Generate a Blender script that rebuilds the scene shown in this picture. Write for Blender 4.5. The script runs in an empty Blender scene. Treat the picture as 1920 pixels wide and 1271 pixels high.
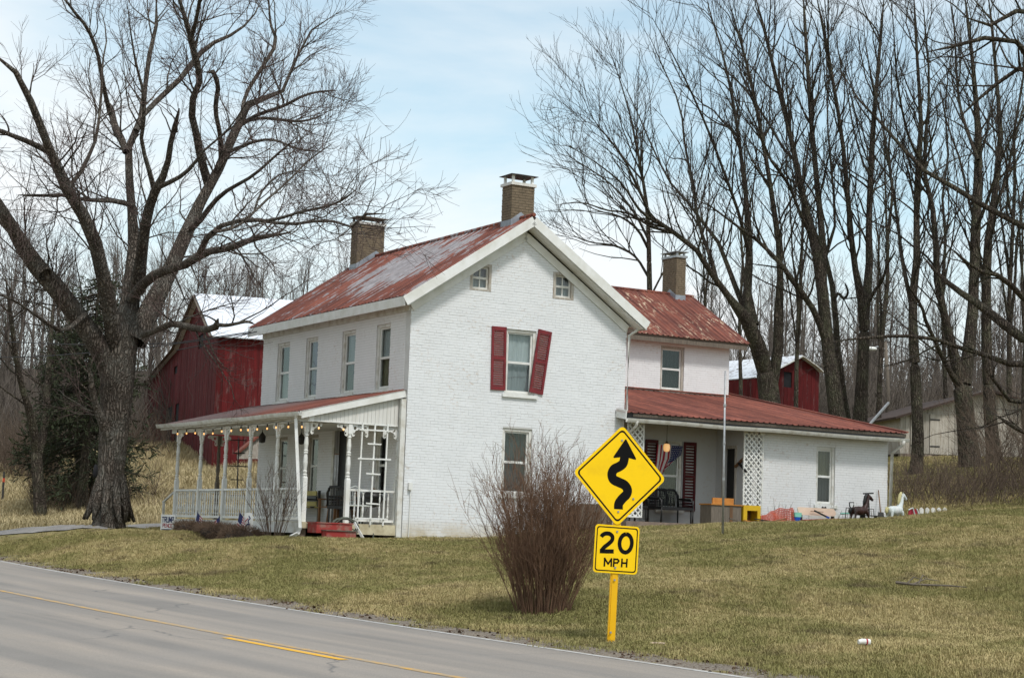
import bpy, math, random
import numpy as np
from mathutils import Matrix, Vector
from mathutils.geometry import tessellate_polygon
random.seed(7)
rng = np.random.default_rng(7)
S = bpy.context.scene
COL = S.collection
R_ = math.radians

# ------------------------------------------------------------------ camera
FPX, PITCH, ROLL, PSI = 3558.13, 0.1052, 0.0367, 0.5097      # focal length (px of a 1920 px frame), angles
CAMZ = 1.35
HX, HY, HZ = -2.5068, 46.3954, 1.324                          # near ground corner of the farmhouse
cp, sp, cr, sr = math.cos(PITCH), math.sin(PITCH), math.cos(ROLL), math.sin(ROLL)
FWD = np.array([0, cp, sp]); UP0 = np.array([0, -sp, cp]); R0 = np.array([1., 0, 0])
RIGHT = cr * R0 + sr * UP0
UPV = -sr * R0 + cr * UP0
CAM = np.array([0, 0, CAMZ])
cd = bpy.data.cameras.new('camera'); cam = bpy.data.objects.new('camera', cd); COL.objects.link(cam)
cd.sensor_width = 36; cd.lens = FPX / 1920 * 36; cd.clip_start = 0.1; cd.clip_end = 3000
cam.matrix_world = Matrix(((RIGHT[0], UPV[0], -FWD[0], 0), (RIGHT[1], UPV[1], -FWD[1], 0), (RIGHT[2], UPV[2], -FWD[2], CAMZ), (0, 0, 0, 1)))
S.camera = cam
# ------------------------------------------------------------------ sky, sun, exposure
S.view_settings.view_transform = 'Standard'; S.view_settings.look = 'None'
S.view_settings.gamma = 1; S.view_settings.use_curve_mapping = False
S.view_settings.exposure = 0.06
SUN_EL, SUN_AZ = R_(56), R_(152)          # azimuth clockwise from +Y
w = bpy.data.worlds.new('World'); S.world = w; w.use_nodes = True
nt = w.node_tree; nt.nodes.clear()
def wn(t, **k):
    n = nt.nodes.new(t)
    for a, b in k.items(): setattr(n, a, b)
    return n
out = wn('ShaderNodeOutputWorld'); bg = wn('ShaderNodeBackground'); bg2 = wn('ShaderNodeBackground'); mixs = wn('ShaderNodeMixShader')
sky = wn('ShaderNodeTexSky', sky_type='NISHITA', sun_disc=False, sun_elevation=SUN_EL, sun_rotation=SUN_AZ, air_density=1.1, dust_density=0.6, ozone_density=2.2)
bg.inputs[1].default_value = 0.15
tn = wn('ShaderNodeMix', data_type='RGBA', blend_type='MULTIPLY'); tn.inputs[0].default_value = 1; tn.inputs[7].default_value = (.98, 1.16, 1.03, 1)
nt.links.new(sky.outputs[0], tn.inputs[6]); nt.links.new(tn.outputs[2], bg.inputs[0])
tc = wn('ShaderNodeTexCoord'); mp = wn('ShaderNodeMapping'); mp.inputs['Scale'].default_value = (2.2, 2.2, 6.5); mp.inputs['Location'].default_value = (2.9, 8.4, 1.7)
nz = wn('ShaderNodeTexNoise'); nz.inputs['Scale'].default_value = 1.0; nz.inputs['Detail'].default_value = 7; nz.inputs['Roughness'].default_value = 0.55; nz.inputs['Distortion'].default_value = 0.4
rp = wn('ShaderNodeValToRGB'); rp.color_ramp.elements[0].position = 0.38; rp.color_ramp.elements[1].position = 0.60
rp.color_ramp.elements[0].color = (.33, .33, .33, 1)
nt.links.new(tc.outputs['Generated'], mp.inputs[0]); nt.links.new(mp.outputs[0], nz.inputs['Vector']); nt.links.new(nz.outputs[0], rp.inputs[0])
bg2.inputs[0].default_value = (0.94, 0.98, 1.0, 1); bg2.inputs[1].default_value = 1.0
nt.links.new(rp.outputs[0], mixs.inputs[0]); nt.links.new(bg.outputs[0], mixs.inputs[1]); nt.links.new(bg2.outputs[0], mixs.inputs[2]); nt.links.new(mixs.outputs[0], out.inputs[0])
sd = bpy.data.lights.new('sun', 'SUN'); sun = bpy.data.objects.new('sun', sd); COL.objects.link(sun)
sd.energy = 2.5; sd.angle = R_(9); sd.color = (1, .97, .93)
sdir = Vector((math.sin(SUN_AZ) * math.cos(SUN_EL), math.cos(SUN_AZ) * math.cos(SUN_EL), math.sin(SUN_EL)))
sun.rotation_euler = sdir.to_track_quat('Z', 'Y').to_euler()

# ------------------------------------------------------------------ survey helpers: photo pixel -> point of the place
UA = np.array([math.cos(PSI), math.sin(PSI), 0]); VA = np.array([-math.sin(PSI), math.cos(PSI), 0]); HO = np.array([HX, HY, HZ])
def ray(x, y): return FWD + RIGHT * ((x - 960) / FPX) - UPV * ((y - 635.5) / FPX)
def at(x, y, Y):
    r = ray(x, y); return CAM + r * (Y / r[1])
def hw(u, v, z): return HO + u * UA + v * VA + np.array([0, 0, z])
def toh(P):
    d = np.asarray(P) - HO; return np.array([d @ UA, d @ VA, d[2]])
def pv(x, y, v):
    r = ray(x, y); t = (v - (CAM - HO) @ VA) / (r @ VA); return toh(CAM + r * t)
def pu(x, y, u):
    r = ray(x, y); t = (u - (CAM - HO) @ UA) / (r @ UA); return toh(CAM + r * t)
def flat(x, y, z=0.0):
    r = ray(x, y); return CAM + r * ((z - CAMZ) / r[2])

# ------------------------------------------------------------------ mesh helpers
def nrm(a):
    a = np.asarray(a, float); return a / (np.linalg.norm(a) + 1e-12)
class MB:
    def __init__(s): s.v = []; s.f = []; s.m = []
    def add(s, vs, fs, m=0):
        b = len(s.v); s.v += [tuple(map(float, p)) for p in vs]
        s.f += [tuple(b + i for i in f) for f in fs]; s.m += [m] * len(fs); return s
    def box(s, x0, x1, y0, y1, z0, z1, m=0):
        return s.add([(x0, y0, z0), (x1, y0, z0), (x1, y1, z0), (x0, y1, z0), (x0, y0, z1), (x1, y0, z1), (x1, y1, z1), (x0, y1, z1)],
                     [(0, 3, 2, 1), (4, 5, 6, 7), (0, 1, 5, 4), (1, 2, 6, 5), (2, 3, 7, 6), (3, 0, 4, 7)], m)
    def bar(s, p, q, w, h, up=(0, 0, 1), m=0):
        p = np.asarray(p, float); q = np.asarray(q, float); d = nrm(q - p); x = nrm(np.cross(d, up))
        if abs(np.dot(d, nrm(up))) > .99: x = nrm(np.cross(d, (1, 0, 0)))
        y = np.cross(x, d); a = x * w / 2; b = y * h / 2
        vs = [p - a - b, p + a - b, p + a + b, p - a + b, q - a - b, q + a - b, q + a + b, q - a + b]
        return s.add(vs, [(0, 1, 2, 3), (7, 6, 5, 4), (0, 4, 5, 1), (1, 5, 6, 2), (2, 6, 7, 3), (3, 7, 4, 0)], m)
    def tube(s, pts, rad, k=8, m=0, cap=True):
        P = np.asarray(pts, float); n = len(P); R = np.full(n, rad, float) if np.isscalar(rad) else np.asarray(rad, float)
        T = np.gradient(P, axis=0); T /= np.linalg.norm(T, axis=1)[:, None] + 1e-12
        ref = np.array([0, 0, 1.]) if abs(T[:, 2]).mean() < .8 else np.array([1., 0, 0])
        vs = []
        for i in range(n):
            X = nrm(np.cross(T[i], ref)); Y = np.cross(T[i], X)
            for j in range(k):
                a = 2 * math.pi * j / k; vs.append(P[i] + R[i] * (math.cos(a) * X + math.sin(a) * Y))
        fs = [(i * k + j, i * k + (j + 1) % k, (i + 1) * k + (j + 1) % k, (i + 1) * k + j) for i in range(n - 1) for j in range(k)]
        if cap: fs += [tuple(range(k))[::-1], tuple((n - 1) * k + j for j in range(k))]
        return s.add(vs, fs, m)
    def lathe(s, c, prof, k=10, m=0):
        vs = []
        for r, z in prof:
            for j in range(k):
                a = 2 * math.pi * (j + .5) / k; vs.append((c[0] + r * math.cos(a), c[1] + r * math.sin(a), c[2] + z))
        n = len(prof)
        fs = [(i * k + j, i * k + (j + 1) % k, (i + 1) * k + (j + 1) % k, (i + 1) * k + j) for i in range(n - 1) for j in range(k)]
        fs += [tuple(range(k))[::-1], tuple((n - 1) * k + j for j in range(k))]
        return s.add(vs, fs, m)
    def prism(s, o, A, B, N, loops, d, m=0):
        """2-D loops (outer first, then holes) in frame o,A,B, thickness d along N"""
        o, A, B, N = [np.asarray(t, float) for t in (o, A, B, N)]
        flat2 = [p for l in loops for p in l]
        tri = tessellate_polygon([[Vector((p[0], p[1], 0)) for p in l] for l in loops])
        vs = [o + A * p[0] + B * p[1] for p in flat2] + [o + A * p[0] + B * p[1] + N * d for p in flat2]
        n = len(flat2); fs = [tuple(t) for t in tri] + [tuple(i + n for i in t[::-1]) for t in tri]
        b = 0
        for l in loops:
            k = len(l)
            fs += [(b + i, b + (i + 1) % k, b + (i + 1) % k + n, b + i + n) for i in range(k)]; b += k
        return s.add(vs, fs, m)
    def ball(s, c, r, k=10, h=6, m=0):
        r = (r, r, r) if np.isscalar(r) else r
        vs = []; 
        for i in range(h + 1):
            t = math.pi * i / h
            for j in range(k):
                a = 2 * math.pi * j / k; vs.append((c[0] + r[0] * math.sin(t) * math.cos(a), c[1] + r[1] * math.sin(t) * math.sin(a), c[2] + r[2] * math.cos(t)))
        fs = [(i * k + j, (i + 1) * k + j, (i + 1) * k + (j + 1) % k, i * k + (j + 1) % k) for i in range(h) for j in range(k)]
        return s.add(vs, fs, m)
    def build(s, name, mats, parent=None, smooth=False):
        me = bpy.data.meshes.new(name); me.from_pydata(s.v, [], s.f)
        for m in (mats if isinstance(mats, (list, tuple)) else [mats]): me.materials.append(m)
        if any(s.m): me.polygons.foreach_set('material_index', s.m)
        if smooth: me.polygons.foreach_set('use_smooth', [True] * len(s.f))
        me.update(); return link(name, me, parent)
def link(name, me, parent=None):
    o = bpy.data.objects.new(name, me); COL.objects.link(o)
    if parent is not None: o.parent = parent
    return o
def tag(o, label=None, cat=None, group=None, kind=None):
    for k, v in (('label', label), ('category', cat), ('group', group), ('kind', kind)):
        if v: o[k] = v
    return o
def thing(name, label, cat, loc=(0, 0, 0), rz=0.0, group=None):
    o = bpy.data.objects.new(name, None); COL.objects.link(o); o.empty_display_size = .2
    o.location = tuple(loc); o.rotation_euler = (0, 0, rz); return tag(o, label, cat, group)
def hthing(name, label, cat, u, v, z, rz=0.0, group=None): return thing(name, label, cat, hw(u, v, z), PSI + rz, group)
def copy_tree(o, parent=None):
    c = o.copy(); COL.objects.link(c); c.parent = parent
    for ch in list(o.children): copy_tree(ch, c)
    return c
def mesh_np(name, parts, mats, parent=None, smooth=True):
    vs = []; fs = []; mi = []; b = 0
    for q in parts:
        v, f = q[0], q[1]; vs.append(v); fs.append(f + b); b += len(v); mi.append(np.full(len(f), q[2] if len(q) > 2 else 0))
    v = np.concatenate(vs).astype(np.float32); f = np.concatenate(fs).astype(np.int32); mi = np.concatenate(mi).astype(np.int32)
    me = bpy.data.meshes.new(name); k = f.shape[1]
    me.vertices.add(len(v)); me.vertices.foreach_set('co', v.ravel())
    me.loops.add(f.size); me.loops.foreach_set('vertex_index', f.ravel())
    me.polygons.add(len(f)); me.polygons.foreach_set('loop_start', np.arange(0, f.size, k, dtype=np.int32)); me.polygons.foreach_set('loop_total', np.full(len(f), k, np.int32))
    for m in (mats if isinstance(mats, (list, tuple)) else [mats]): me.materials.append(m)
    me.polygons.foreach_set('material_index', mi)
    if smooth: me.polygons.foreach_set('use_smooth', np.ones(len(f), bool))
    me.update(calc_edges=True); return link(name, me, parent)

# ------------------------------------------------------------------ materials
class NB:
    def __init__(s, name, rough=.8, spec=.3, metal=0):
        s.mat = bpy.data.materials.new(name); s.mat.use_nodes = True; s.t = s.mat.node_tree; s.t.nodes.clear()
        s.o = s.n('ShaderNodeOutputMaterial'); s.b = s.n('ShaderNodeBsdfPrincipled'); s.l(s.b.outputs[0], s.o.inputs[0])
        s.set(s.b, Roughness=rough, Metallic=metal); s.b.inputs['Specular IOR Level'].default_value = spec
    def n(s, t, **k):
        n = s.t.nodes.new(t)
        for a, b in k.items(): setattr(n, a, b)
        return n
    def set(s, n, **k):
        for a, b in k.items():
            i = n.inputs[a.replace('_', ' ')]
            if hasattr(b, 'is_output') or isinstance(b, bpy.types.NodeSocket): s.l(b, i)
            else: i.default_value = b
        return n
    def l(s, a, b): s.t.links.new(a, b)
    def coord(s, kind='Object', scale=(1, 1, 1), loc=(0, 0, 0), rot=(0, 0, 0)):
        if kind == 'World': o = s.n('ShaderNodeNewGeometry').outputs['Position']
        else: o = s.n('ShaderNodeTexCoord').outputs[kind]
        m = s.n('ShaderNodeMapping'); s.set(m, Scale=scale, Location=loc, Rotation=rot); s.l(o, m.inputs[0]); return m.outputs[0]
    def noise(s, vec, scale=1, detail=4, rough=.55, dist=0):
        n = s.n('ShaderNodeTexNoise'); s.set(n, Vector=vec, Scale=scale, Detail=detail, Roughness=rough, Distortion=dist); return n.outputs[0]
    def ramp(s, fac, stops):
        r = s.n('ShaderNodeValToRGB'); e = r.color_ramp.elements
        while len(e) < len(stops): e.new(.5)
        for el, (p, c) in zip(e, stops):
            el.position = p; el.color = (c, c, c, 1) if np.isscalar(c) else (*c, 1)
        s.l(fac, r.inputs[0]); return r.outputs[0]
    def mix(s, fac, a, b, mode='MIX'):
        n = s.n('ShaderNodeMix', data_type='RGBA', blend_type=mode)
        for i, x in ((0, fac), (6, a), (7, b)):
            if isinstance(x, bpy.types.NodeSocket): s.l(x, n.inputs[i])
            elif i == 0: n.inputs[0].default_value = x
            else: n.inputs[i].default_value = (*x, 1)
        return n.outputs[2]
    def math(s, op, a, b=0.0, c=None):
        n = s.n('ShaderNodeMath', operation=op)
        for i, x in enumerate((a, b, c)):
            if x is None: continue
            if isinstance(x, bpy.types.NodeSocket): s.l(x, n.inputs[i])
            else: n.inputs[i].default_value = x
        return n.outputs[0]
    def sep(s, vec):
        n = s.n('ShaderNodeSeparateXYZ'); s.l(vec, n.inputs[0]); return n.outputs
    def objrand(s): return s.n('ShaderNodeObjectInfo').outputs['Random']
    def bump(s, h, strength=.3, dist=.01):
        n = s.n('ShaderNodeBump'); s.set(n, Height=h, Strength=strength, Distance=dist); s.l(n.outputs[0], s.b.inputs['Normal'])
    def col(s, c):
        if isinstance(c, bpy.types.NodeSocket): s.l(c, s.b.inputs['Base Color'])
        else: s.b.inputs['Base Color'].default_value = (*c, 1)
        return s.mat
def simple(name, c1, c2=None, scale=6, rough=.8, stretch=(1, 1, 1), spec=.3, metal=0, bump=0, kind='Object', lo=.35, hi=.65, vary=0):
    b = NB(name, rough, spec, metal)
    if c2 is None: c2 = tuple(x * .8 for x in c1)
    n = b.noise(b.coord(kind, stretch), scale, 5, .6)
    c = b.mix(b.ramp(n, [(lo, 0.), (hi, 1.)]), c1, c2)
    if vary: c = b.mix(1.0, c, b.ramp(b.objrand(), [(0, 1 - vary), (1, 1.)]), 'MULTIPLY')
    if bump: b.bump(n, bump)
    return b.col(c)
MT = {}
def wallmat(name, base, dirt, peel):
    b = NB(name, .75, .25); v = b.coord('World', loc=(0, 0, -HZ))
    c = b.mix(b.ramp(b.noise(v, 1.3, 6, .65), [(.35, 0.), (.7, 1.)]), base, tuple(x * .93 for x in base))
    c = b.mix(b.ramp(b.noise(b.coord('World', (2.5, 2.5, .35)), 2.0, 5, .6), [(.55, 0.), (.8, .1)]), c, dirt)
    pk = b.math('MULTIPLY', b.ramp(b.noise(v, .8, 3, .5), [(.48, 0.), (.62, 1.)]), b.ramp(b.noise(b.coord('World', (4, 4, 9)), 2.2, 6, .7), [(.56, 0.), (.62, 1.)]))
    c = b.mix(b.math('MULTIPLY', pk, .42), c, peel)
    z = b.sep(v)[2]                                   # splash stains where the wall stands on the soil
    st = b.math('MULTIPLY', b.ramp(z, [(0.0, 1.), (.45, 0.)]), b.ramp(b.noise(v, 2.2, 4), [(.3, .2), (.6, 1.)]))
    c = b.mix(st, c, (.46, .37, .22))
    b.bump(b.noise(v, 55, 3), .15, .004); return b.col(c)
MT['wall'] = wallmat('white_painted_brick', (.76, .77, .78), (.52, .47, .42), (.45, .3, .18))
MT['joint'] = simple('painted_joint', (.62, .62, .61), (.54, .53, .51), 3, .9)
MT['wall_shade'] = wallmat('shaded_porch_wall', (.5, .5, .5), (.42, .4, .38), (.4, .3, .22))  # greyed base colour: side porch shade put into the walls
MT['wall2'] = wallmat('greyed_painted_brick', (.76, .755, .755), (.5, .44, .38), (.42, .27, .17))
MT['white'] = simple('white_trim_paint', (.76, .76, .74), (.64, .63, .58), 3, .55, (1, 1, 1), .4)
MT['oldwhite'] = simple('worn_white_paint', (.66, .65, .61), (.42, .38, .3), 4, .7, lo=.45, hi=.75)
MT['cream'] = simple('cream_porch_boards', (.70, .69, .655), (.63, .61, .56), 3, .65, (8, 8, .5), vary=.06)
MT['greywood'] = simple('weathered_casing', (.3, .25, .2), (.5, .47, .42), 9, .85, (3, 3, .6))
MT['tan'] = simple('stained_skirt_board', (.6, .54, .38), (.4, .34, .22), 4, .75)
MT['wood'] = simple('brown_wood', (.22, .11, .045), (.13, .07, .035), 5, .6, (1, 1, .2))
MT['barewood'] = simple('grey_bare_wood', (.2, .165, .13), (.12, .1, .08), 6, .9, (6, 6, .6), vary=.3)
MT['shutter'] = simple('red_shutter_paint', (.2, .018, .022), (.13, .012, .016), 6, .5, spec=.4)
MT['shutterdark'] = simple('maroon_shutter_paint', (.1, .012, .014), (.06, .008, .01), 6, .6)
MT['redpaint'] = simple('worn_red_step_paint', (.3, .035, .03), (.26, .18, .14), 4, .7, lo=.5, hi=.72)
MT['black'] = simple('black_paint', (.012, .012, .013), (.02, .019, .018), 8, .45, spec=.4)
MT['iron'] = simple('dark_iron', (.03, .028, .026), (.05, .045, .04), 12, .5, spec=.4)
MT['galv'] = simple('galvanised_steel', (.42, .43, .44), (.3, .3, .3), 7, .45, metal=.6)
MT['flash'] = simple('grey_flashing', (.33, .36, .4), (.25, .27, .3), 7, .5, metal=.3)
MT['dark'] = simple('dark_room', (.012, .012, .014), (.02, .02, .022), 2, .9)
MT['hose'] = simple('grey_green_hose', (.09, .1, .08), (.06, .065, .05), 20, .6)
MT['mortar'] = simple('chimney_mortar', (.2, .165, .12), (.14, .115, .085), 5, .95)
MT['chimbrick'] = simple('chimney_brick', (.215, .165, .11), (.13, .1, .068), 7, .95, lo=.3, hi=.7)
MT['stone'] = simple('foundation_stone', (.3, .23, .18), (.2, .15, .12), 4, .9, vary=.35)
MT['yellow'] = simple('yellow_toy_paint', (.7, .45, .02), (.6, .36, .02), 3, .5)
MT['yellowbench'] = simple('pale_yellow_slats', (.5, .42, .14), (.4, .33, .1), 3, .6)
MT['orange'] = simple('orange_mesh', (.55, .085, .035), (.42, .065, .03), 6, .6)
MT['orangewood'] = simple('orange_wood', (.5, .22, .05), (.38, .15, .03), 6, .6)
MT['peach'] = simple('pale_laminate', (.72, .55, .42), (.66, .5, .38), 3, .5)
MT['blue'] = simple('blue_plastic', (.02, .1, .5), (.02, .08, .4), 3, .4)
MT['mint'] = simple('mint_plastic', (.25, .6, .45), (.2, .5, .4), 3, .4)
MT['redplastic'] = simple('red_plastic', (.4, .03, .05), (.3, .02, .04), 3, .45)
MT['brownhorse'] = simple('dark_brown_plastic', (.06, .025, .02), (.03, .015, .012), 4, .4)
MT['whiteplastic'] = simple('white_plastic', (.72, .75, .72), (.62, .66, .64), 4, .45)
MT['yellowhair'] = simple('yellow_hair', (.62, .56, .30), (.52, .46, .22), 20, .8)
MT['flagred'] = simple('flag_red', (.38, .03, .05), (.32, .025, .04), 9, .85)
MT['flagwhite'] = simple('flag_white', (.72, .7, .7), (.62, .6, .6), 9, .85)
MT['flagblue'] = simple('flag_blue', (.03, .04, .12), (.025, .03, .1), 9, .85)
MT['signyellow'] = simple('sign_yellow', (.95, .60, .004), (.80, .49, .01), 3.5, .55, spec=.2, lo=.5, hi=.85)
MT['signblack'] = simple('sign_black', (.006, .006, .006), (.009, .009, .009), 2, .85, spec=.08)
MT['signback'] = simple('sign_aluminium', (.5, .5, .5), (.42, .42, .42), 3, .5, metal=.7)
MT['postyellow'] = simple('yellow_post_paint', (.84, .46, .006), (.78, .42, .006), 3, .45)
MT['purple'] = simple('purple_curtain', (.16, .12, .24), (.1, .08, .17), 3, .9, (9, 9, .5))
MT['greycurt'] = simple('grey_curtain', (.34, .35, .36), (.26, .27, .28), 3, .9, (9, 9, .5))
MT['palecurt_sky'] = simple('pale_curtain_and_sky_reflection', (.6, .62, .62), (.48, .5, .5), 3, .9, (9, 9, .5))  # pale curtains; also the sky reflection painted behind one front pane
MT['darkcurt'] = simple('charcoal_curtain', (.06, .065, .07), (.03, .032, .036), 3, .9, (9, 9, .5))
MT['tancurt'] = simple('tan_curtain', (.3, .27, .17), (.16, .14, .09), 3, .9, (30, 30, .5))
def glass(name):
    b = NB(name, .06, .6); b.col((.02, .022, .025)); tr = b.n('ShaderNodeBsdfTransparent'); mx = b.n('ShaderNodeMixShader')
    tr.inputs[0].default_value = (.85, .88, .88, 1)
    gl = b.n('ShaderNodeBsdfGlossy'); gl.inputs['Roughness'].default_value = .03; fr = b.n('ShaderNodeFresnel'); fr.inputs[0].default_value = 1.6
    v = b.coord('World'); bp = b.n('ShaderNodeBump'); b.set(bp, Height=b.noise(v, 1.2, 2), Strength=.08, Distance=.05); b.l(bp.outputs[0], gl.inputs['Normal'])
    front = b.math('SUBTRACT', 1.0, b.n('ShaderNodeNewGeometry').outputs['Backfacing']); b.l(b.math('MULTIPLY', b.math('MULTIPLY_ADD', fr.outputs[0], .9, .02), front), mx.inputs[0]); b.l(tr.outputs[0], mx.inputs[1]); b.l(gl.outputs[0], mx.inputs[2]); b.l(mx.outputs[0], b.o.inputs[0]); return b.mat
MT['glass'] = glass('window_glass')
def emit(name, c, st, base):
    b = NB(name, .4); b.col(base); b.b.inputs['Emission Color'].default_value = (*c, 1); b.b.inputs['Emission Strength'].default_value = st; return b.mat
MT['bulb'] = emit('lit_bulb', (1, .45, .12), 1.5, (.8, .6, .4))
MT['globe'] = emit('lit_amber_globe', (1, .5, .16), .55, (.8, .6, .35))
def roofmat(name, grey_c, grey_amt, far_grey=False, spots=0.0, ax=0, warm=1.0):
    """rust-red painted sheet metal; streaks run down the slope. ax: object axis the slope runs along"""
    b = NB(name, .7, .15); o = b.coord('Object')
    st = (.35, 5, .35) if ax == 0 else (5, .35, .35)
    n1 = b.noise(b.coord('Object', st), 1.3, 6, .65); n2 = b.noise(o, 3.5, 6, .65)
    c = b.mix(b.ramp(n1, [(.40, 0.), (.60, 1.)]), (.255, .088, .060), (.12, .043, .034))
    c = b.mix(b.math('MULTIPLY', b.ramp(n2, [(.45, 0.), (.7, 1.)]), .6), c, (.10, .04, .034))
    c = b.mix(1., c, b.ramp(b.objrand(), [(0, .8 * warm), (1, 1.12 * warm)]), 'MULTIPLY')
    if grey_amt > 0:
        x, y, z = b.sep(o)
        if grey_c:
            d = b.math('ADD', b.math('POWER', b.math('DIVIDE', b.math('SUBTRACT', y, grey_c[0]), grey_c[2]), 2), b.math('POWER', b.math('DIVIDE', b.math('SUBTRACT', x, grey_c[1]), grey_c[3]), 2))
            bias = b.ramp(d, [(0, .22), (1, .05)])
        else: bias = .02
        g = b.math('ADD', b.noise(b.coord('Object', (.5, 3.2, .5) if ax == 0 else (3.2, .5, .5), (3.1, 1.7, 0)), 1.5, 8, .75), bias)
        c = b.mix(b.ramp(g, [(.60, 0.), (.635, grey_amt)]), c, b.mix(b.ramp(n2, [(.35, 0.), (.65, 1.)]), (.20, .195, .205), (.35, .345, .36)))
    if far_grey:
        y = b.sep(o)[1]
        c = b.mix(b.math('MULTIPLY', b.ramp(b.math('DIVIDE', y, 10), [(.3, 0.), (.62, 1.)]), b.ramp(b.noise(o, 9, 5, .7), [(.3, .35), (.6, 1.)])), c, (.15, .125, .125))
    if spots:
        sp_ = b.noise(b.coord('Object', (9, 1.6, 1.6) if ax else (1.6, 9, 1.6)), 1.6, 5, .7)
        big = b.noise(o, .7, 2)
        c = b.mix(b.math('MULTIPLY', b.ramp(sp_, [(.56, 0.), (.61, 1.)]), b.ramp(big, [(.40, 0.), (.55, spots)])), c, (.6, .48, .34))
    b.bump(n2, .2, .006); return b.col(c)
MT['roofmain'] = roofmat('rusty_red_roof', (3.7, 1.8, 3.5, 1.7), .9)
MT['roofell'] = roofmat('rusty_red_ell_roof', None, 0, spots=.9, ax=1)
MT['rooflow'] = roofmat('orange_red_roof', None, 0, ax=1, warm=1.25)
MT['roofporch'] = roofmat('red_porch_roof', None, 0, far_grey=True)
# ------------------------------------------------------------------ ground, road
edge_px = [(0, 1053), (107, 1070), (213, 1088), (400, 1123), (633, 1157), (860, 1190), (1120, 1228), (1390, 1271)]
def zroad(y):
    """the road climbs gently away to the left"""
    y = np.asarray(y, float); q = np.clip(y - 18, 0, 55); return .0175 * q - .0175 * np.clip(2 - q, 0, 2) * q * .25
def rpix(x, y):
    r = ray(x, y); Ys = np.arange(10, 110, .02); P = CAM + r[None] * (Ys / r[1])[:, None]; return P[np.argmax(P[:, 2] <= zroad(Ys))]
EP = np.array([rpix(x, y)[:2] for x, y in edge_px])
cf = np.polynomial.polynomial.polyfit(EP[:, 1], EP[:, 0], 2)          # edge line as x = f(y)
def edge_x(y):
    y = np.asarray(y, float); a, b = 17., 45.
    yc = np.clip(y, a, b); x = np.polynomial.polynomial.polyval(yc, cf); sl = cf[1] + 2 * cf[2] * yc
    return x + sl * (y - yc)
EY = np.linspace(-60, 320, 191); EX = edge_x(EY)
ET = np.stack([np.gradient(EX), np.gradient(EY)], 1); ET /= np.linalg.norm(ET, axis=1)[:, None]
EN = np.stack([ET[:, 1], -ET[:, 0]], 1)                                # away from the camera, towards the house
def sdist(x, y):
    """signed distance behind the road's white edge line"""
    x = np.asarray(x, float); y = np.asarray(y, float); sl = (edge_x(y + .5) - edge_x(y - .5))
    return (x - edge_x(y)) / np.sqrt(1 + sl * sl)
ctrl = []
def cpt(P): ctrl.append(tuple(map(float, P)))
for u, v, z in ((0, -.4, -.12), (-2.8, 0, -.14), (-3.0, 3, -.12), (-3.0, 6, -.10), (-3, 9.4, -.06), (-1.3, 11, -.02), (3, -.3, .12), (6, -.5, .42), (8, -.8, .52), (11, -.9, .66), (13.5, -.9, .80), (15.5, -.8, .86), (8, -2.5, .60), (10.5, -2.5, .73), (13, -2.5, .88), (15.5, -2.5, 1.08), (-4.1, 0, -.22), (-4.1, 3, -.22), (-4.1, 6, -.2), (-4.1, 9, -.14), (17.5, -2, 1.2),
                (3, 5, .2), (8, 5, .8), (3, 12, .35), (12, 11, 1.6), (16, 5, 1.5)): cpt(hw(u, v, z))
for px, py, Y in ((200, 985, 53), (120, 992, 56), (260, 990, 53), (200, 990, 51), (1010, 1150, 27.3), (40, 985, 68), (100, 975, 74), (330, 975, 66), (300, 915, 82), (300, 838, 100), (520, 870, 92), (60, 940, 84), (20, 880, 110),
                  (1900, 958, 50), (1780, 966, 50), (1920, 1010, 38), (1717, 889, 76), (1819, 874, 76), (1700, 858, 90), (1900, 862, 90), (1900, 900, 66), (1760, 940, 58),
                  (1600, 1180, 27), (1800, 1150, 29), (1920, 1120, 31), (1300, 1100, 31), (1500, 1050, 37), (1300, 1010, 43), (700, 1080, 37), (900, 1060, 38), (400, 1060, 47)): cpt(at(px, py, Y))
for x, y, z in ((-60, 140, 9), (-20, 140, 10), (20, 140, 11), (60, 140, 11), (-120, 220, 17), (0, 220, 20), (110, 220, 20), (-150, 330, 26), (0, 330, 28), (180, 330, 28), (70, 70, 4), (60, 30, 2.5), (120, 40, 3), (-90, 110, 6), (160, 120, 10), (30, -20, 1.5), (60, -50, 1.5), (-200, 200, 12), (0, 110, 6.6), (12, 90, 5.0), (40, 110, 7.3)): cpt((x, y, z))
CT = np.array(ctrl)
def tpsk(d2): return .5 * d2 * np.log(d2 + 1e-9)
D2 = ((CT[:, None, :2] - CT[None, :, :2]) ** 2).sum(2); n_ = len(CT)
Am = np.zeros((n_ + 3, n_ + 3)); Am[:n_, :n_] = tpsk(D2) + np.eye(n_) * .35; Am[:n_, n_] = 1; Am[:n_, n_ + 1:] = CT[:, :2]; Am[n_, :n_] = 1; Am[n_ + 1:, :n_] = CT[:, :2].T
WS = np.linalg.solve(Am, np.concatenate([CT[:, 2], np.zeros(3)]))
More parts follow.
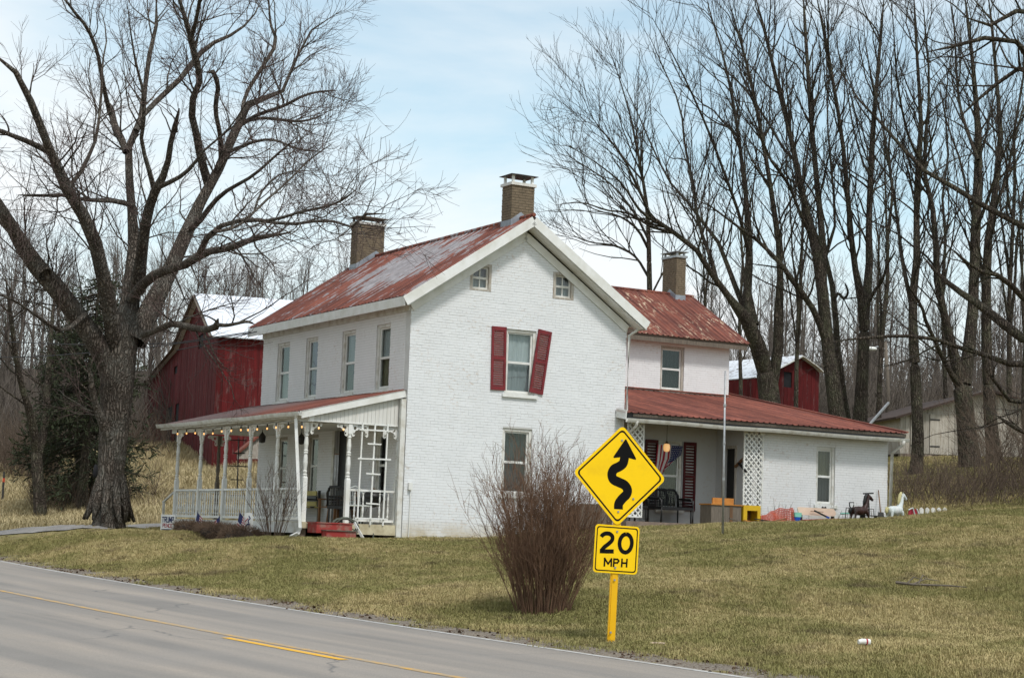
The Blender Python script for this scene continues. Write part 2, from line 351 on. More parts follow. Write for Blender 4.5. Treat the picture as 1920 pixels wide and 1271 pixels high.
def gz(x, y):
    x = np.asarray(x, float); y = np.asarray(y, float); sh = x.shape; xf = x.ravel(); yf = y.ravel()
    z = np.empty(len(xf))
    for i in range(0, len(xf), 20000):
        s_ = slice(i, i + 20000); d2 = (xf[s_, None] - CT[None, :, 0]) ** 2 + (yf[s_, None] - CT[None, :, 1]) ** 2
        z[s_] = tpsk(d2) @ WS[:n_] + WS[n_] + WS[n_ + 1] * xf[s_] + WS[n_ + 2] * yf[s_]
    s = sdist(xf, yf); t = np.clip((s - .45) / 3.2, 0, 1); t = t * t * (3 - 2 * t)
    zr = zroad(yf); z = zr + (np.maximum(z - zr, 0.02 + .03 * np.clip(s, 0, 6))) * t
    z = np.where(s < .3, zr - .03, z); z = np.where((s >= .3) & (s < .6), np.minimum(z, zr + .06), z)
    bumps = (.045 * np.sin(xf * .9 + 1.3 * np.sin(yf * .41)) * np.sin(yf * .77 + .5) + .02 * np.sin(xf * 2.1 + yf * .6) * np.sin(yf * 1.7 - xf * .5)) * t
    return (z + bumps).reshape(sh)
def gz1(x, y): return float(gz(np.array([x]), np.array([y]))[0])
def hit(px, py, y0=16., y1=320.):
    """where the sight line through a photo pixel meets the ground"""
    r = ray(px, py); Ys = np.concatenate([np.arange(y0, 90, .15), np.arange(90, y1, 1.)]); P = CAM + r[None] * (Ys / r[1])[:, None]
    g = gz(P[:, 0], P[:, 1]); k = np.argmax(P[:, 2] <= g)
    return np.array([P[k, 0], P[k, 1], g[k]])
def axis(segs):
    o = []
    for a, b, st in segs: o += list(np.arange(a, b, st))
    return np.array(o + [segs[-1][1]])
gx = axis([(-420, -120, 30), (-120, -40, 6), (-40, -24, 1.6), (-24, 26, .55), (26, 44, 1.5), (44, 120, 6), (120, 420, 30)])
gy = axis([(-120, -20, 20), (-20, 12, 3), (12, 62, .5), (62, 110, 1.5), (110, 200, 8), (200, 420, 25)])
GX, GY = np.meshgrid(gx, gy); GZ = gz(GX, GY)
def grid_faces(ny, nx):
    i = np.arange(ny - 1)[:, None] * nx + np.arange(nx - 1)[None]; return np.stack([i, i + 1, i + nx + 1, i + nx], 2).reshape(-1, 4)
GF = grid_faces(len(gy), len(gx)); GV = np.stack([GX.ravel(), GY.ravel(), GZ.ravel()], 1)
b = NB('dry_winter_turf', .95, .1); v = b.coord('World')
c = b.mix(b.ramp(b.noise(v, .35, 6, .65), [(.36, 0.), (.64, 1.)]), (.27, .215, .105), (.155, .15, .05))
c = b.mix(b.ramp(b.noise(v, 6, 5, .7), [(.45, 0.), (.75, .8)]), c, (.085, .06, .032))
y_ = b.sep(v)[1]; c = b.mix(b.ramp(b.math('DIVIDE', y_, 200), [(.52, 0.), (.58, 1.)]), c, b.mix(b.noise(v, .8, 5), (.13, .095, .07), (.085, .062, .048)))
b.bump(b.noise(v, 22, 5, .7), .5, .05); MT['turf'] = b.col(c)
tag(mesh_np('ground', [(GV, GF)], MT['turf']), kind='structure')

def strip(name, s0, s1, y0, y1, z, mat, ny=150, ns=2, wav=0.0, follow=False):
    """ribbon of road between two offsets from the edge line (positive = house side)"""
    ys = np.linspace(y0, y1, ny); ex = edge_x(ys); t = np.stack([np.gradient(ex), np.gradient(ys)], 1); t /= np.linalg.norm(t, axis=1)[:, None]; n = np.stack([t[:, 1], -t[:, 0]], 1)
    ss = np.linspace(0, 1, ns); P = np.zeros((ny, ns, 3)); uv = np.zeros((ny, ns, 2)); dist = np.concatenate([[0], np.cumsum(np.hypot(np.diff(ex), np.diff(ys)))])
    wob0 = wav * (np.sin(ys * 1.7) + .7 * np.sin(ys * 4.3 + 1) + rng.normal(0, .4, ny)); 
    for k, q in enumerate(ss):
        s = s0 + (s1 - s0) * q + (wob0 if q == 1 else 0)
        P[:, k, 0] = ex + n[:, 0] * s; P[:, k, 1] = ys + n[:, 1] * s; P[:, k, 2] = zroad(P[:, k, 1]) + z; uv[:, k, 0] = s; uv[:, k, 1] = dist
        if follow: P[:, k, 2] = gz(P[:, k, 0], P[:, k, 1]) + z
    o = mesh_np(name, [(P.reshape(-1, 3), grid_faces(ny, ns)[:, ::-1])], mat); ul = o.data.uv_layers.new(name='UVMap')
    li = np.empty(len(o.data.loops), np.int32); o.data.loops.foreach_get('vertex_index', li); ul.data.foreach_set('uv', uv.reshape(-1, 2)[li].ravel().astype(np.float32))
    return tag(o, kind='structure')
b = NB('worn_asphalt', .85, .25); uvn = b.n('ShaderNodeTexCoord').outputs['UV']; v = b.coord('World'); s_, t_, _ = b.sep(uvn)
cs = b.n('ShaderNodeCombineXYZ'); b.set(cs, X=b.math('MULTIPLY', s_, 1.2), Y=b.math('MULTIPLY', t_, .05))
tr = b.noise(cs.outputs[0], 1.0, 4, .5)
c = b.mix(b.ramp(tr, [(.40, 0.), (.60, 1.)]), (.205, .19, .173), (.355, .305, .255))
c = b.mix(b.ramp(b.noise(v, .5, 5, .6), [(.35, 0.), (.7, .7)]), c, (.28, .255, .23))
c = b.mix(b.ramp(b.noise(v, 60, 3, .8), [(.3, .6), (.6, 0.)]), c, (.13, .12, .11))
cr_ = b.n('ShaderNodeTexVoronoi', feature='DISTANCE_TO_EDGE'); wv = b.n('ShaderNodeVectorMath', operation='ADD'); nn = b.n('ShaderNodeTexNoise'); b.set(nn, Vector=v, Scale=.9, Detail=5); b.l(v, wv.inputs[0]); b.l(nn.outputs[1], wv.inputs[1]); b.set(cr_, Vector=wv.outputs[0], Scale=.22)
crm = b.math('MULTIPLY', b.ramp(cr_.outputs[0], [(0, 1.), (.006, 0.)]), b.ramp(b.noise(v, .35, 2), [(.5, 0.), (.6, .75)]))
c = b.mix(crm, c, (.1, .1, .1)); b.bump(b.noise(v, 90, 3), .25, .006); MT['asphalt'] = b.col(c)
RW = 3.35
strip('road', -12.0, .12, -60, 320, .004, MT['asphalt'], 260, 12)
b = NB('worn_white_line', .8); v = b.coord('World'); MT['wline'] = b.col(b.mix(b.ramp(b.noise(v, 7, 5, .7), [(.36, 0.), (.58, .85)]), (.52, .51, .49), (.3, .29, .27)))
b = NB('worn_yellow_line', .8); v = b.coord('World'); MT['yline'] = b.col(b.mix(b.ramp(b.noise(v, 5, 6, .75), [(.36, 0.), (.56, .85)]), (.58, .32, .05), (.27, .25, .22)))
b = NB('yellow_line_dash', .8); v = b.coord('World'); MT['yline2'] = b.col(b.mix(b.ramp(b.noise(v, 9, 5, .75), [(.5, 0.), (.7, .7)]), (.68, .37, .03), (.3, .27, .22)))
strip('edge_line', -.045, .045, -60, 320, .008, MT['wline'], 260)
#strip('far_edge_line', -6.85, -6.73, -60, 320, .008, MT['wline'], 260)
def s_of(px, py): P = rpix(px, py); return float(sdist(P[0], P[1])), P[1]
sc = np.mean([s_of(x, y)[0] for x, y in ((0, 1111.7), (143, 1135), (283, 1163), (433, 1190), (633, 1228), (840, 1268))])
print('centre line offset', sc, [round(s_of(x, y)[0], 2) for x, y in ((0, 1111.7), (283, 1163), (633, 1228), (840, 1268))], 'cf', cf)
strip('centre_line', sc - .06, sc + .06, -60, 320, .008, MT['yline'], 260)
ya, yb = s_of(490, 1207)[1], s_of(303, 1172)[1]; so = s_of(400, 1190)[0]; print('dash', ya, yb, so - sc)
so = min(so, sc - .2)
strip('dashed_line', so - .06, so + .06, ya, yb, .0085, MT['yline2'], 12)
for k in range(1, 8): strip('dashed_line', so - .06, so + .06, yb + 9.2 * k + 2.5, yb + 9.2 * k + 5.5, .0085, MT['yline'], 8) if False else None
b = NB('roadside_gravel', .95, .1); v = b.coord('World')
c = b.mix(b.ramp(b.noise(v, 3, 5, .7), [(.35, 0.), (.65, 1.)]), (.15, .115, .08), (.065, .047, .032)); c = b.mix(b.ramp(b.noise(v, 40, 3, .7), [(.4, 0.), (.62, .7)]), c, (.34, .31, .27)); b.bump(b.noise(v, 40, 4), .6, .03); MT['gravel'] = b.col(c)
strip('road_shoulder', .10, .85, -60, 320, .010, MT['gravel'], 700, 3, .12, True)
# driveway beyond the big tree
dw = [(-140, 1012), (-20, 1005), (60, 1001), (130, 995), (230, 989), (320, 987), (420, 985)]
P = np.array([hit(x, y) for x, y in dw]); Q = np.array([hit(x, y) for x, y in [(-140, 990), (-20, 991), (60, 989), (130, 986), (230, 984), (320, 982), (420, 980)]])
t = np.linspace(0, 1, 7); tt = np.linspace(0, 1, 40)
PP = np.stack([np.interp(tt, t, P[:, k]) for k in range(3)], 1); QQ = np.stack([np.interp(tt, t, Q[:, k]) for k in range(3)], 1)
G = np.stack([PP + (QQ - PP) * q for q in np.linspace(0, 1, 7)], 1); G[:, :, 2] = gz(G[:, :, 0], G[:, :, 1]) + .02
b = NB('grey_gravel_drive', .95, .1); v = b.coord('World'); c = b.mix(b.ramp(b.noise(v, 2, 5, .7), [(.35, 0.), (.65, 1.)]), (.25, .24, .23), (.15, .14, .13)); MT['drive'] = b.col(b.mix(b.ramp(b.noise(v, 30, 2), [(.4, 0.), (.6, .5)]), c, (.33, .31, .29)))
tag(mesh_np('driveway', [(G.reshape(-1, 3), grid_faces(40, 7))], MT['drive']), kind='structure')
# ------------------------------------------------------------------ farmhouse
W_, L_, H_ = 6.307, 9.6, 5.7
house = hthing('farmhouse', 'two storey white painted brick farmhouse with rusty red metal roofs and three chimneys', 'house', 0, 0, 0)
class PL:
    def __init__(s, o, A, N): s.o, s.A, s.N = [np.asarray(t, float) for t in (o, A, N)]
    def p(s, a, z, d=0): return s.o + s.A * a + s.N * d + np.array([0, 0, z])
def pbox(mb, pl, a0, a1, z0, z1, d0, d1, m=0):
    p, q = pl.p(a0, z0, d0), pl.p(a1, z1, d1); lo = np.minimum(p, q); hi = np.maximum(p, q)
    return mb.box(lo[0], hi[0], lo[1], hi[1], lo[2], hi[2], m)
GAB = PL((0, 0, 0), (1, 0, 0), (0, -1, 0)); FAC = PL((0, 0, 0), (0, 1, 0), (-1, 0, 0)); ELL = PL((0, 7, 0), (1, 0, 0), (0, -1, 0))
BACK = PL((0, 1.33, 0), (1, 0, 0), (0, -1, 0)); SIDE = PL((10.223, 0, 0), (0, 1, 0), (-1, 0, 0))
BR = []
def wall(name, pl, outline, holes, thick, mat, bricks=None):
    w = MB(); F = lambda a, z, d: pl.p(a, z, -d)
    zs = sorted({round(q, 5) for q in [p[1] for p in outline] + [h for t in holes for h in t[2:]]})
    def span(z):
        xs = []
        for i in range(len(outline)):
            (ax, az), (bx_, bz) = outline[i], outline[(i + 1) % len(outline)]
            if (az - z) * (bz - z) < 0: xs.append(ax + (bx_ - ax) * (z - az) / (bz - az))
        return (min(xs), max(xs))
    for za, zb in zip(zs, zs[1:]):
        e = (zb - za) * 1e-4; la, ra = span(za + e); lb, rb = span(zb - e); iv = [((la, lb), (ra, rb))]
        for a0, a1, h0, h1 in sorted(holes):
            if h0 - 1e-4 <= za and zb <= h1 + 1e-4:
                l, r = iv.pop(); iv += [(l, (a0, a0)), ((a1, a1), r)]
        for l, r in iv:
            for d, fl in ((0, False), (thick, True)):
                q = [F(l[0], za, d), F(r[0], za, d), F(r[1], zb, d), F(l[1], zb, d)]; w.add(q[::-1] if fl else q, [(0, 1, 2, 3)])
    for lp in [outline] + [[(a0, z0), (a0, z1), (a1, z1), (a1, z0)] for a0, a1, z0, z1 in holes]:
        for i in range(len(lp)):
            (ax, az), (bx_, bz) = lp[i], lp[(i + 1) % len(lp)]; w.add([F(ax, az, 0), F(bx_, bz, 0), F(bx_, bz, thick), F(ax, az, thick)], [(0, 1, 2, 3)])
    wo = w.build(name, MT['joint'] if bricks else mat, house)
    if bricks:
        rest = MB(); ch = .0685; o = np.array(outline)
        zmin, zmax = o[:, 1].min(), o[:, 1].max(); k = 0; z = zmin
        while z + ch < zmax:
            z0, z1 = z + .0045, z + ch - .0045; zc = (z0 + z1) / 2; xs = []
            for i in range(len(o)):
                (ax, az), (bx, bz) = o[i], o[(i + 1) % len(o)]
                if (az - zc) * (bz - zc) < 0: xs.append(ax + (bx - ax) * (zc - az) / (bz - az))
            if len(xs) >= 2:
                iv = [(min(xs), max(xs))]
                for a0, a1, h0, h1 in holes:
                    if h0 - .02 < zc < h1 + .02:
                        iv = [t for s_, e in iv for t in ((s_, min(e, a0)), (max(s_, a1), e)) if t[1] - t[0] > .02]
                head = (k % 6 == 5); bl = .108 if head else .213; off = (k % 2) * .106 + random.uniform(-.035, .035)
                for s_, e in iv:
                    a = s_ - ((s_ - off) % bl)
                    while a < e:
                        b0, b1 = max(a + .0015, s_), min(a + bl - .0015, e)
                        if b1 - b0 > .03:
                            pr = .0040 + random.uniform(-.0022, .003)
                            BR.append((pl, b0, b1, z0 + random.uniform(-.0015, .0015), z1 + random.uniform(-.0015, .0015), pr, wo, rest, mat))
                        a += bl
            z += ch; k += 1
        wo['_r'] = 0; BREST.append((rest, wo, mat))
    return wo
BREST = []
# window openings (a0, a1, z0, z1)
gwin = [(2.70, 3.58, 3.68, 5.33), (2.70, 3.56, 1.15, 2.82)]; gatt = [(1.60, 2.21, 6.21, 6.9), (4.02, 4.64, 6.22, 6.91)]
fv = [(7.60, 8.50), (5.64, 6.45), (3.20, 4.04), (1.11, 1.92)]
fwin = [(a, b, 3.66, 5.32) for a, b in fv]; flow = [(1.02, 1.72, .95, 2.6), (3.42, 4.2, .27, 2.7), (5.3, 6.02, 1.0, 2.65), (7.45, 8.2, .95, 2.65)]
wall('gable_wall', GAB, [(0, -.5), (W_, -.5), (W_, H_), (W_ / 2, 7.86), (0, H_)], gwin + gatt, .25, MT['wall'], True)
wall('front_wall', FAC, [(.252, -.5), (L_, -.5), (L_, H_ + .02), (.252, H_ + .02)], fwin + flow, .25, MT['wall2'], True)
bx = MB(); bx.box(W_ - .25, W_, .25, L_ - .25, -.5, H_); bx.box(.252, W_, L_ - .25, L_ - .002, -.5, H_); bx.build('rear_wall', MT['wall2'], house)
bx = MB(); bx.prism((0, L_ - .25, 0), (1, 0, 0), (0, 0, 1), (0, 1, 0), [[(0, H_ + .03), (W_, H_ + .03), (W_ / 2, 7.86)]], .24); bx.build('far_gable', MT['wall2'], house)
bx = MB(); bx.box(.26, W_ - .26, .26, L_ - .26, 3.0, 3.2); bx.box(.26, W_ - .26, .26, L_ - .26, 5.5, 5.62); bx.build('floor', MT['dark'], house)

def window(pl, a0, a1, z0, z1, up, lo, casing='oldwhite', sill='white', sash='white', mull=False, depth=.09, proud=None):
    f = MB(); cw = .075
    d0, d1 = -depth - .06, -.035
    if proud: d1 = proud
    pbox(f, pl, a0, a0 + cw, z0, z1, d0, d1); pbox(f, pl, a1 - cw, a1, z0, z1, d0, d1); pbox(f, pl, a0 + cw, a1 - cw, z1 - cw, z1, d0, d1); pbox(f, pl, a0 + cw, a1 - cw, z0, z0 + .04, d0, d1)
    wo = f.build('window', MT[casing], house)
    s = MB(); i0, i1, j0, j1 = a0 + cw, a1 - cw, z0 + .04, z1 - cw; sw = .045; zm = (j0 + j1) / 2; da, db = -depth - .03, -depth + .012
    pbox(s, pl, i0, i0 + sw, j0, j1, da, db); pbox(s, pl, i1 - sw, i1, j0, j1, da, db); pbox(s, pl, i0 + sw, i1 - sw, j1 - sw, j1, da, db); pbox(s, pl, i0 + sw, i1 - sw, j0, j0 + sw * 1.2, da, db); pbox(s, pl, i0 + sw, i1 - sw, zm - .03, zm + .03, da, db + .008)
    if mull: pbox(s, pl, (i0 + i1) / 2 - .015, (i0 + i1) / 2 + .015, j0 + sw * 1.2, j1 - sw, da + .004, db - .006)
    s.build('sash', MT[sash], wo)
    for (p0, p1, cu) in ((j0 + sw, zm - .03, lo), (zm + .03, j1 - sw, up)):
        g = MB(); pbox(g, pl, i0 + sw, i1 - sw, p0, p1, -depth - .012, -depth - .006); g.build('pane', MT['glass'], wo)
        cmb = MB(); n = 14; A = []
        for k in range(n + 1):
            a = i0 + (i1 - i0) * k / n; A.append((pl.p(a, p0 - .03, -depth - .10 - .018 * math.sin(k * 2.1)), pl.p(a, p1 + .03, -depth - .10 - .012 * math.sin(k * 2.1 + .4))))
        vs = [q for t in A for q in t]; cmb.add(vs, [(2 * k, 2 * k + 2, 2 * k + 3, 2 * k + 1) for k in range(n)]); cmb.build('pane_backing', MT[cu], wo)  # curtains, and near-black sheets painted as the unlit room behind the glass
    if sill:
        s = MB(); pbox(s, pl, a0 - .07, a1 + .07, z0 - .085, z0, -.12, .065); s.build('sill', MT[sill], wo)
    return wo
for (a, b_, c_, d_), (u_, l_) in zip(fwin, (('darkcurt', 'greycurt'), ('purple', 'purple'), ('greycurt', 'darkcurt'), ('palecurt_sky', 'tancurt'))): window(FAC, a, b_, c_, d_, u_, l_, sill='white')  # last window: the pale upper sheet imitates sky reflected in the glass
window(GAB, *gwin[0], 'palecurt_sky', 'greycurt', sash='white'); window(GAB, *gwin[1], 'darkcurt', 'darkcurt')
for g in gatt: window(GAB, *g, 'greycurt', 'palecurt_sky', casing='greywood', sill=None, sash='oldwhite', mull=True, proud=.012, depth=.06)
window(FAC, *flow[0], 'darkcurt', 'dark'); window(FAC, *flow[2], 'dark', 'dark', casing='greywood'); window(FAC, *flow[3], 'darkcurt', 'darkcurt', casing='greywood')
d = MB(); pbox(d, FAC, 3.42, 4.2, .27, 2.7, -.2, -.12); dd = d.build('door', MT['black'], house)
d = MB(); pbox(d, FAC, 3.32, 3.42, .27, 2.8, -.02, .03); pbox(d, FAC, 4.2, 4.34, .27, 2.8, -.02, .03); pbox(d, FAC, 3.42, 4.2, 2.7, 2.8, -.02, .03); d.build('door_frame', MT['oldwhite'], dd)
d = MB(); d.ball((.16, 4.08, 1.25), .035, 8, 5); d.build('handle', MT['iron'], dd)

def shutter(pl, c0, c1, w, name, mat, parent, nslat=24):
    """louvred shutter from bottom centre c0 to top centre c1 (a, z)"""
    c0 = np.array(c0); c1 = np.array(c1); up = (c1 - c0); Ls = np.linalg.norm(up); up = up / Ls; rt = np.array([up[1], -up[0]])
    def P(x, y, d): q = c0 + rt * x + up * y; return pl.p(q[0], q[1], d)
    up3 = P(0, 1, 0) - P(0, 0, 0)
    f = MB(); st = .06
    for x in (-w / 2 + st / 2, w / 2 - st / 2): f.bar(P(x, 0, .03), P(x, Ls, .03), st, .035, up=pl.N)
    for y, h in ((.05, .1), (Ls * .5, .08), (Ls - .05, .1)): f.bar(P(-w / 2 + st, y, .03), P(w / 2 - st, y, .03), h, .033, up=pl.N)
    so = f.build('shutter', mat, parent)
    for (ya, yb) in ((.1, Ls * .5 - .04), (Ls * .5 + .04, Ls - .1)):
        n = nslat // 2
        for k in range(n):
            y = ya + (yb - ya) * (k + .5) / n; s = MB(); h = (yb - ya) / n * .62
            pa, pb = P(-w / 2 + st, y, .03), P(w / 2 - st, y, .03); nn_ = nrm(pl.N + up3 * .75)
            s.bar(pa, pb, .009, h, up=np.cross(nrm(pb - pa), nn_)); s.build('slat', mat, so)
    return so
shutter(GAB, (2.505, 3.75), (2.475, 5.352), .42, 'shutter', MT['shutter'], house)
shutter(GAB, (3.61, 3.74), (3.82, 5.365), .40, 'shutter', MT['shutter'], house)

# --- roofs
def ribbed_sheet(o, A, B, N, w, l, name, mat, parent, pitch=.2, h=.024, j=.006):
    """one corrugated sheet: A along the eave, B up the slope"""
    o, A, B, N = [np.asarray(t, float) for t in (o, A, B, N)]
    xs = []; n = max(1, int(round(w / pitch))); p_ = w / n
    for k in range(n): xs += [(k * p_, 0), (k * p_ + p_ * .56, 0), (k * p_ + p_ * .68, h), (k * p_ + p_ * .86, h), (k * p_ + p_ * .98, 0)]
    xs.append((w + .015, 0))
    e = random.uniform(-.012, .012); lift = random.uniform(0, j)
    vs = []
    for y in (e, l * .34, l * .67, l):
        for x, z in xs: vs.append(o + A * x + B * y + N * (z + lift + random.uniform(-.001, .001)))
    m = len(xs); fs = [(r * m + i, r * m + i + 1, (r + 1) * m + i + 1, (r + 1) * m + i) for r in range(3) for i in range(m - 1)]
    return MB().add(vs, fs).build(name, mat, parent)
SL = .671; cs_ = 1 / math.hypot(1, SL); sn_ = SL * cs_
RU, RZ = W_ / 2, 8.235; EU = -.38; EZ = RZ - (RU - EU) * SL; RV0, RV1 = -.43, L_ + .36; SLEN = (RU - EU) / cs_
for side in (0, 1):
    # roof deck
    dk = MB(); B_ = np.array([cs_, 0, sn_]) if side == 0 else np.array([-cs_, 0, sn_]); N_ = np.array([-sn_, 0, cs_]) if side == 0 else np.array([sn_, 0, cs_])
    o_ = np.array([EU + .02, 0, EZ + .0]) if side == 0 else np.array([W_ - EU - .02, 0, EZ])
    q = [(RV0 + .03, .03), (RV1 - .03, .03), (RV1 - .03, SLEN - .04), (RV0 + .03, SLEN - .04)]
    dk.prism(o_ - N_ * .03, (0, 1, 0), B_, -N_, [q], .07); ro = dk.build('roof', MT['barewood'], house)
    nsh = 13; ww = (RV1 - RV0) / nsh
    for k in range(nsh):
        ribbed_sheet(o_ + np.array([0, RV0 + ww * k, 0]) - N_ * .02, (0, 1, 0), B_, N_, ww, SLEN - .01, 'roof_sheet', MT['roofmain'], ro)
    # trim: eave fascia, soffit, rake fascia, rake soffit, frieze
    sg = 1 if side == 0 else -1; X = lambda u: u if side == 0 else W_ - u
    f = MB(); x0, x1 = sorted((X(EU + .0), X(EU + .03))); f.box(x0, x1, RV0 + .04, RV1 - .04, EZ - .27, EZ - .035); f.build('eave_fascia', MT['white'], ro)
    f = MB(); x0, x1 = sorted((X(EU + .03), X(-.002))); f.box(x0, x1, -.003, RV1 - .05, EZ - .19, EZ - .165); f.build('eave_soffit', MT['oldwhite'], ro)
    f = MB(); x0, x1 = sorted((X(-.045), X(-.008))); f.box(x0, x1, .02, L_, EZ - .33, EZ - .192); f.build('frieze_board', MT['oldwhite'], ro)
    f = MB(); a = np.array([X(EU), RV0, EZ - .16]); c_ = np.array([RU, RV0, RZ - .16])
    f.bar(a, c_, .03, .235, up=N_); f.build('rake_fascia', MT['white'], ro)
    f = MB(); a2 = a + np.array([sg * .05, .03, 0]) - N_ * .10; c2 = c_ + np.array([0, .03, 0]) - N_ * .10
    pts = [a2, c2, c2 + np.array([0, -RV0 - .04, 0]), a2 + np.array([0, -RV0 - .04, 0])]
    f.add(pts + [p - N_ * .02 for p in pts], [(0, 1, 2, 3), (7, 6, 5, 4), (0, 4, 5, 1), (1, 5, 6, 2), (2, 6, 7, 3), (3, 7, 4, 0)]); f.build('rake_soffit', MT['white'], ro)
    f = MB(); f.bar(np.array([X(.0), -.026, EZ + .38 * SL - .50]), np.array([RU, -.026, RZ - .50]), .035, .2, up=N_); f.build('rake_frieze', MT['white'], ro)
g = MB(); g.tube([(RU, RV0 + .01, RZ + .0), (RU, RV1, RZ + .0)], .055, 8); g.build('ridge_cap', MT['roofmain'], house)
g = MB(); g.tube([(W_ - EU + .05, RV0 + .1, EZ - .1), (W_ - EU + .05, RV1, EZ - .1)], .06, 8); g.build('gutter', MT['white'], house)
g = MB(); g.tube([(W_ - EU + .03, -.2, EZ - .14), (W_ + .2, -.12, EZ - .3), (W_ + .05, -.06, EZ - .42), (W_ + .03, -.06, 3.35), (W_ + .1, -.1, 3.25)], .042, 8); g.build('downspout', MT['oldwhite'], house, True)

# --- ell (rear wing) ------------------------------------------------------
EW = 14.67; EH = 6.36
wall('ell_wall', ELL, [(W_ + .001, 2.4), (EW, 2.4), (EW, EH), (W_ + .001, EH)], [(12.07, 12.95, 4.79, 6.16)], .25, MT['wall2'], True)
window(ELL, 12.07, 12.95, 4.79, 6.16, 'dark', 'dark', casing='greywood', sill='oldwhite')
bx = MB(); bx.box(EW - .25, EW, 7.252, 12.4, 0, EH); bx.box(W_, EW - .252, 12.2, 12.4, 0, EH); bx.build('ell_rear_wall', MT['wall2'], house)
es = .555; ec = 1 / math.hypot(1, es); en_ = es * ec; ERV, ERZ = 9.8, 8.24; EEV = 6.55; EEZ = ERZ - (ERV - EEV) * es; ESL = (ERV - EEV) / ec; EU1 = 15.16
bx = MB(); bx.prism((EW - .25, 0, 0), (0, 1, 0), (0, 0, 1), (1, 0, 0), [[(7.26, EH + .01), (12.38, EH + .01), (ERV, 7.85)]], .24); bx.build('ell_gable', MT['wall2'], house)
for side in (0, 1):
    B_ = np.array([0, ec, en_]) if side == 0 else np.array([0, -ec, en_]); N_ = np.array([0, -en_, ec]) if side == 0 else np.array([0, en_, ec])
    o_ = np.array([0, EEV, EEZ]) if side == 0 else np.array([0, 2 * ERV - EEV, EEZ]); u0 = W_ - .6 if side else W_ + .39
    dk = MB(); dk.prism(o_ - N_ * .03, (1, 0, 0), B_, -N_, [[(u0, .03), (EU1 - .03, .03), (EU1 - .03, ESL), (u0, ESL)]], .09); ro = dk.build('ell_roof', MT['barewood'], house)
    n = 11; ww = (EU1 - u0) / n
    for k in range(n): ribbed_sheet(o_ + np.array([u0 + ww * k, 0, 0]) - N_ * .02, (1, 0, 0), B_, N_, ww, ESL, 'roof_sheet', MT['roofell'], ro)
    if side == 0:
        f = MB(); f.box(u0, EU1 - .1, EEV + .05, EEV + .08, EEZ - .22, EEZ - .085); f.build('eave_fascia', MT['barewood'], ro)
        f = MB(); f.box(W_ + .01, EW, 6.75, 6.99, EH - .04, EH + .08); f.build('eave_soffit', MT['oldwhite'], ro)
g = MB(); g.tube([(W_, ERV, ERZ), (EU1, ERV, ERZ)], .05, 8); g.build('ridge_cap', MT['roofell'], house)

# --- low wing with side porch ---------------------------------------------
LE, LZ, LM = -.47, 3.40, .1762; lc = 1 / math.hypot(1, LM); ln = LM * lc; LU0, LU1 = 6.02, 15.53
wall('low_wing_wall', PL((0, 0, 0), (1, 0, 0), (0, -1, 0)), [(10.75, .3), (15.21, .3), (15.21, 3.38), (10.75, 3.38)], [(12.66, 13.32, 1.3, 2.9)], .25, MT['wall2'], True)
window(GAB, 12.66, 13.32, 1.3, 2.9, 'tancurt', 'darkcurt', sill='white')
wall('porch_side_wall', SIDE, [(.0, .2), (1.33, .2), (1.33, 3.5), (.0, 3.38)], [(.43, .95, .6, 2.72)], .24, MT['wall_shade'])
d = MB(); pbox(d, SIDE, .43, .95, .6, 2.72, -.16, -.1); dd = d.build('door', MT['black'], house); d = MB(); pbox(d, SIDE, .36, .43, .6, 2.8, -.02, .03); pbox(d, SIDE, .95, 1.02, .6, 2.8, -.02, .03); pbox(d, SIDE, .43, .95, 2.72, 2.8, -.02, .03); d.build('door_frame', MT['greywood'], dd)
ws = [pv(x, y, 1.33) for x, y in ((1233, 828), (1281, 830), (1260, 985))]
bw = (ws[0][0] + .02, ws[1][0] - .02, 1.0, 2.86)
wall('porch_back_wall', BACK, [(W_, .1), (10.22, .1), (10.22, 3.58), (W_, 3.58)], [bw], .24, MT['wall_shade'])
window(BACK, *bw, 'dark', 'dark', casing='oldwhite', sill='oldwhite')
for a0, a1 in ((bw[0] - .43, bw[0] - .02), (bw[1] + .02, bw[1] + .45)):
    shutter(BACK, ((a0 + a1) / 2, .98), ((a0 + a1) / 2, 2.86), .41, 'shutter', MT['shutterdark'], house, 20)
bx = MB(); bx.box(14.98, 15.208, .25, 8.0, .3, 3.4); bx.box(10.47, 14.97, 7.8, 8.0, .3, 4.7) if False else None; bx.build('low_wing_end_wall', MT['wall2'], house)
bx = MB(); bx.prism((14.98, 0, 0), (0, 1, 0), (0, 0, 1), (1, 0, 0), [[(.26, 3.41), (8.0, 3.41), (8.0, 4.75), (.26, 3.41 + .02)]], .226); bx.build('low_wing_gable', MT['wall2'], house)
bx = MB(); bx.box(W_ + .002, 10.22, -.25, 1.328, .1, .62); bx.build('porch_slab', MT['stone'], house)
B_ = np.array([0, lc, ln]); N_ = np.array([0, -ln, lc]); o_ = np.array([0, LE, LZ])
len1 = (7.0 - LE) / lc; len2 = (8.25 - LE) / lc
dk = MB(); dk.prism(o_ - N_ * .02, (1, 0, 0), B_, -N_, [[(W_ + .01, .03), (LU1 - .03, .03), (LU1 - .03, len2), (EW + .02, len2), (EW + .02, len1 - .01), (W_ + .01, len1 - .01)]], .08); ro = dk.build('low_roof', MT['barewood'], house)
ribbed_sheet(o_ + np.array([LU0, 0, 0]), (1, 0, 0), B_, N_, W_ - LU0 - .02, (-.02 - LE) / lc, 'roof_sheet', MT['rooflow'], ro)
us = np.linspace(W_ + .002, LU1, 13)
for k in range(12):
    l = len1 if us[k + 1] < EW + .05 else len2
    ribbed_sheet(o_ + np.array([us[k], 0, 0]), (1, 0, 0), B_, N_, us[k + 1] - us[k], l - .005, 'roof_sheet', MT['rooflow'], ro)
